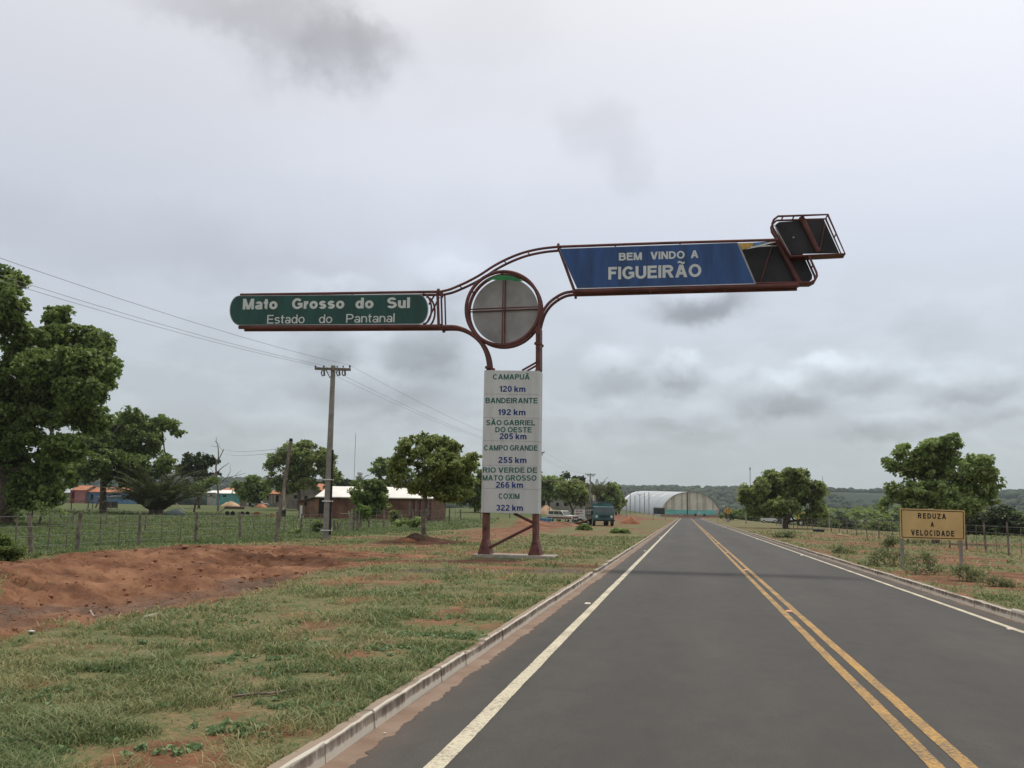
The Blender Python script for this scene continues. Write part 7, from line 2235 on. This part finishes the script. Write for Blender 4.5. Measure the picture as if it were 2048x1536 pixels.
MT['sign_bright'] = mat('yellow sign sheet', (0.66, 0.37, 0.03), 0.5, 0.05, 2)
far_signs()

# ------------------------------------------------------------------ grass, weeds, clods, litter
def blades(name, label, n, seed, xr, ymin, ymax, hmul=1.0, powr=1.55, material='grass', wide=0.00062):
    rng = np.random.default_rng(seed)
    u = rng.random(n)
    e = 1 - powr
    y = (ymin ** e + u * (ymax ** e - ymin ** e)) ** (1 / e)
    x0, x1 = xr(y)
    x = x0 + (x1 - x0) * rng.random(n)
    # tussocks: draw blades together
    bd = bare(x, y)
    dens = fbm(x * 2.2, y * 2.2, 301, 3) * 0.65 + fbm(x * 0.7, y * 0.7, 302, 3) * 0.55
    k = (rng.random(n) < np.clip((dens - 0.44) * 3.2, 0.05, 1)) & (rng.random(n) > bd * 1.08)
    x, y, bd, dens = x[k], y[k], bd[k], dens[k]
    m = len(x)
    z = ground_z(x, y) - 0.004
    d = y
    h = (0.018 + 0.060 * rng.random(m) ** 2.6) * (0.5 + 1.1 * np.clip((dens - .38) * 2.6, 0, 1.3)) * hmul * (1 + 0.010 * d)
    w = np.maximum(0.0032, wide * d) * (0.8 + 0.6 * rng.random(m))
    az = rng.random(m) * 6.283
    lean = (0.35 + 1.5 * rng.random(m)) * h
    dx, dy = np.cos(az), np.sin(az)
    sx, sy = -dy, dx
    b0 = np.stack([x - sx * w, y - sy * w, z], 1); b1 = np.stack([x + sx * w, y + sy * w, z], 1)
    mx, my, mz = x + dx * lean * .4, y + dy * lean * .4, z + h * .66
    m1 = np.stack([mx + sx * w * .8, my + sy * w * .8, mz], 1); m0 = np.stack([mx - sx * w * .8, my - sy * w * .8, mz], 1)
    t = np.stack([x + dx * lean * 1.15, y + dy * lean * 1.15, z + h * .92], 1)
    t2 = t + np.stack([sx * w * .2, sy * w * .2, 0 * z], 1)
    V = np.stack([b0, b1, m1, m0, t, t2], 1).reshape(-1, 3)
    i = np.arange(m)[:, None] * 6
    Fq = np.concatenate([i + np.array([[0, 1, 2, 3]]), i + np.array([[3, 2, 5, 4]])], 0)
    me = np_mesh(name, V, Fq, False)
    dry = np.clip(0.05 + 0.50 * rng.random(m) ** 2.2 + 0.5 * (fbm(x * .8, y * .8, 303, 3) - 0.45) + 0.35 * bd, 0, 1)
    add_attr(me, 'tint', np.repeat(dry, 6))
    o = link(name, me, MT[material])
    tag(o, label, 'grass', kind='stuff')


def ground_cover():
    blades('grass', 'short patchy grass of the verge beside the kerb', 330000, 1, lambda y: (np.maximum(-0.76 * y - 1.0, -17.5), np.full_like(y, KL - 0.10)), 3.2, 60, 1.0)
    blades('grass', 'dry grass of the verge around the yellow sign', 90000, 2, lambda y: (np.full_like(y, KR + 0.14), np.minimum(0.42 * y + 1.5, 30) + 5.5), 9.0, 90, 1.2)
    blades('grass', 'longer green grass of the fenced pasture', 240000, 3, lambda y: (-0.80 * y - 2, np.full_like(y, -17.2)), 22, 120, 1.25, 1.3, 'pasture', 0.00036)
    # broad leaved weeds in flat rosettes
    rng = np.random.default_rng(12)
    C = []
    def clump(px, py, n, rx, ry):
        g = gnd(px, py, 0.1)
        for _ in range(n):
            C.append((g[0] + rng.normal() * rx, g[1] + rng.normal() * ry))
    clump(470, 1465, 20, .16, .10); clump(300, 1505, 10, .2, .06); clump(880, 1275, 60, .55, .12); clump(700, 1300, 50, .7, .15); clump(480, 1320, 14, .35, .15)
    clump(560, 1345, 16, .45, .12); clump(930, 1240, 40, .8, .15); clump(760, 1190, 60, 1.2, .3); clump(400, 1250, 40, .8, .3); clump(120, 1400, 14, .5, .2); clump(60, 1480, 20, .3, .15); clump(620, 1420, 16, .3, .1)
    clump(240, 1340, 26, .15, .12)
    for _ in range(200):
        y = 4 + 40 * rng.random() ** 1.6; x = -2.7 - (0.7 * y - 1) * rng.random()
        if bare(np.array([x]), np.array([y]))[0] < .4: C.append((x, y))
    for _ in range(160):
        y = 14 + 60 * rng.random(); C.append((5.5 + 8 * rng.random(), y))
    C = np.array(C)
    P = np.stack([C[:, 0], C[:, 1], ground_z(C[:, 0], C[:, 1]) + .015], 1)
    far = np.clip(P[:, 1] / 9, 1, 2.5)
    V, Fq, t = leaf_cloud(P, 0.045 * far, 13, 0.040, rng, up=0.5, flat=0.45)
    me = np_mesh('weeds', V, Fq, True); add_attr(me, 'tint', t)
    tag(link('weeds', me, MT['weed']), 'low broad leaved weeds scattered through the verge grass', 'weeds', kind='stuff')
    # loose clods of red earth
    rng = np.random.default_rng(21)
    mb = bmesh.new(); bmesh.ops.create_icosphere(mb, subdivisions=1, radius=1.0)
    bv = np.array([v.co[:] for v in mb.verts]); bf = np.array([[v.index for v in f.verts] for f in mb.faces]); mb.free()
    n = 3800
    x = np.where(rng.random(n) < .8, -11.6 + rng.normal(size=n) * 2.4, -13.8 + rng.normal(size=n) * 1.8); y = np.where(rng.random(n) < .7, 17 + rng.normal(size=n) * 6, 27 + rng.normal(size=n) * 2.6)
    k = (y > 4) & (bare(x, y) > .55) & (x < -6)
    x, y = x[k], y[k]; n = len(x)
    s = 0.008 + 0.055 * rng.random(n) ** 7 + 0.012 * rng.random(n)
    sc = rng.uniform(.6, 1.3, (n, 1, 3)) * np.array((1, 1, .65))
    jit = 1 + 0.35 * (rng.random((n, len(bv), 1)) - .5)
    V = bv[None] * jit * sc * s[:, None, None] + np.stack([x, y, ground_z(x, y) + s * .2], 1)[:, None]
    Fq = (np.arange(n)[:, None, None] * len(bv) + bf[None]).reshape(-1, 3)
    me = np_mesh('soil_clods', V.reshape(-1, 3), Fq, False)
    tag(link('soil_clods', me, MT['clod']), 'crumbled clods of red earth in the scraped basin and on its bank', 'soil', kind='stuff')
    # dry straws and pebbles on verge
    # single things lying about
    def lying(name, px, r, m, label, cat, z=0.02):
        P = []
        for a, b in px:
            g = gnd(a, b, 0.1); g[2] = gz(g[0], g[1]) + z; P.append(g)
        o0 = P[0].copy()
        o = MB().tube([p - o0 for p in smooth_path(P, 3)], r, 6).build(name, m); o.location = o0
        tag(o, label, cat)
    lying('stick', [(465, 1401), (500, 1396), (540, 1394), (575, 1389), (609, 1383)], 0.011, MT['stick'], 'long thin dry stick lying in the grass near the kerb', 'stick')
    lying('stick', [(287, 1236), (300, 1234), (318, 1230)], 0.028, MT['wood_pale'], 'pale broken piece of wood at the edge of the red earth basin', 'stick')
    lying('stick', [(185, 1162), (192, 1168), (200, 1170)], 0.02, MT['wood_pale'], 'thin dry twig sticking up in the dark part of the basin', 'stick', .1)
    lying('stick', [(277, 1198), (284, 1196)], 0.02, MT['wood_pale'], 'short pale stick in the middle of the basin', 'stick', .03)
    for i, (a, b, s, lab) in enumerate(((76, 1228, .055, 'scrap of white litter on the red earth near the grass edge'), (62, 1278, .04, 'small white scrap of litter at the grass edge'), (195, 1176, .05, 'white scrap of litter in the dark part of the basin'),
                                       (297, 1162, .06, 'crumpled white litter high on the basin slope'), (540, 1097, .07, 'white scrap of litter on top of the earth bank'), (770, 1467, .014, 'tiny white scrap in the dusty gutter'), (3, 1430, .03, 'white scrap in the grass at the frame edge'))):
        g = gnd(a, b, 0.0); g[2] = gz(g[0], g[1]) if g[0] < KL else 0.0
        rng2 = np.random.default_rng(40 + i)
        q = MB().sphere((0, 0, s * .25), (s, s * .7, s * .35), 7, 4); q.v = [(x * (1 + .3 * rng2.normal()), y, max(-.01, z)) for x, y, z in q.v]
        o = q.build('litter', MT['litter']); o.location = g; tag(o, lab, 'litter')


MT['clod'] = mat('red clods', (0.30, 0.135, 0.068), 0.95, 0.3, 1.2, col2=(0.16, 0.068, 0.036))
ground_cover()

# ------------------------------------------------------------------ air
def haze():
    gx, gy = np.meshgrid(np.linspace(-3400, 3400, 160), np.linspace(-12, 3117, 160))
    zlo = float(ground_z(gx, gy).min()) - 3.0
    zhi = 118.0
    mb = MB().box((0, 1552, (zlo + zhi) / 2), (6900, 3180, zhi - zlo))
    m = bpy.data.materials.new('pale air'); m.use_nodes = True
    N = m.node_tree.nodes
    N.remove(N['Principled BSDF'])
    v = N.new('ShaderNodeVolumePrincipled')
    v.inputs['Color'].default_value = (0.80, 0.88, 0.95, 1); v.inputs['Density'].default_value = 0.00012; v.inputs['Anisotropy'].default_value = 0.1
    m.node_tree.links.new(v.outputs[0], N['Material Output'].inputs['Volume'])
    o = mb.build('haze', m)
    tag(o, 'thin pale haze over the far ridge', 'haze', kind='stuff')


haze()
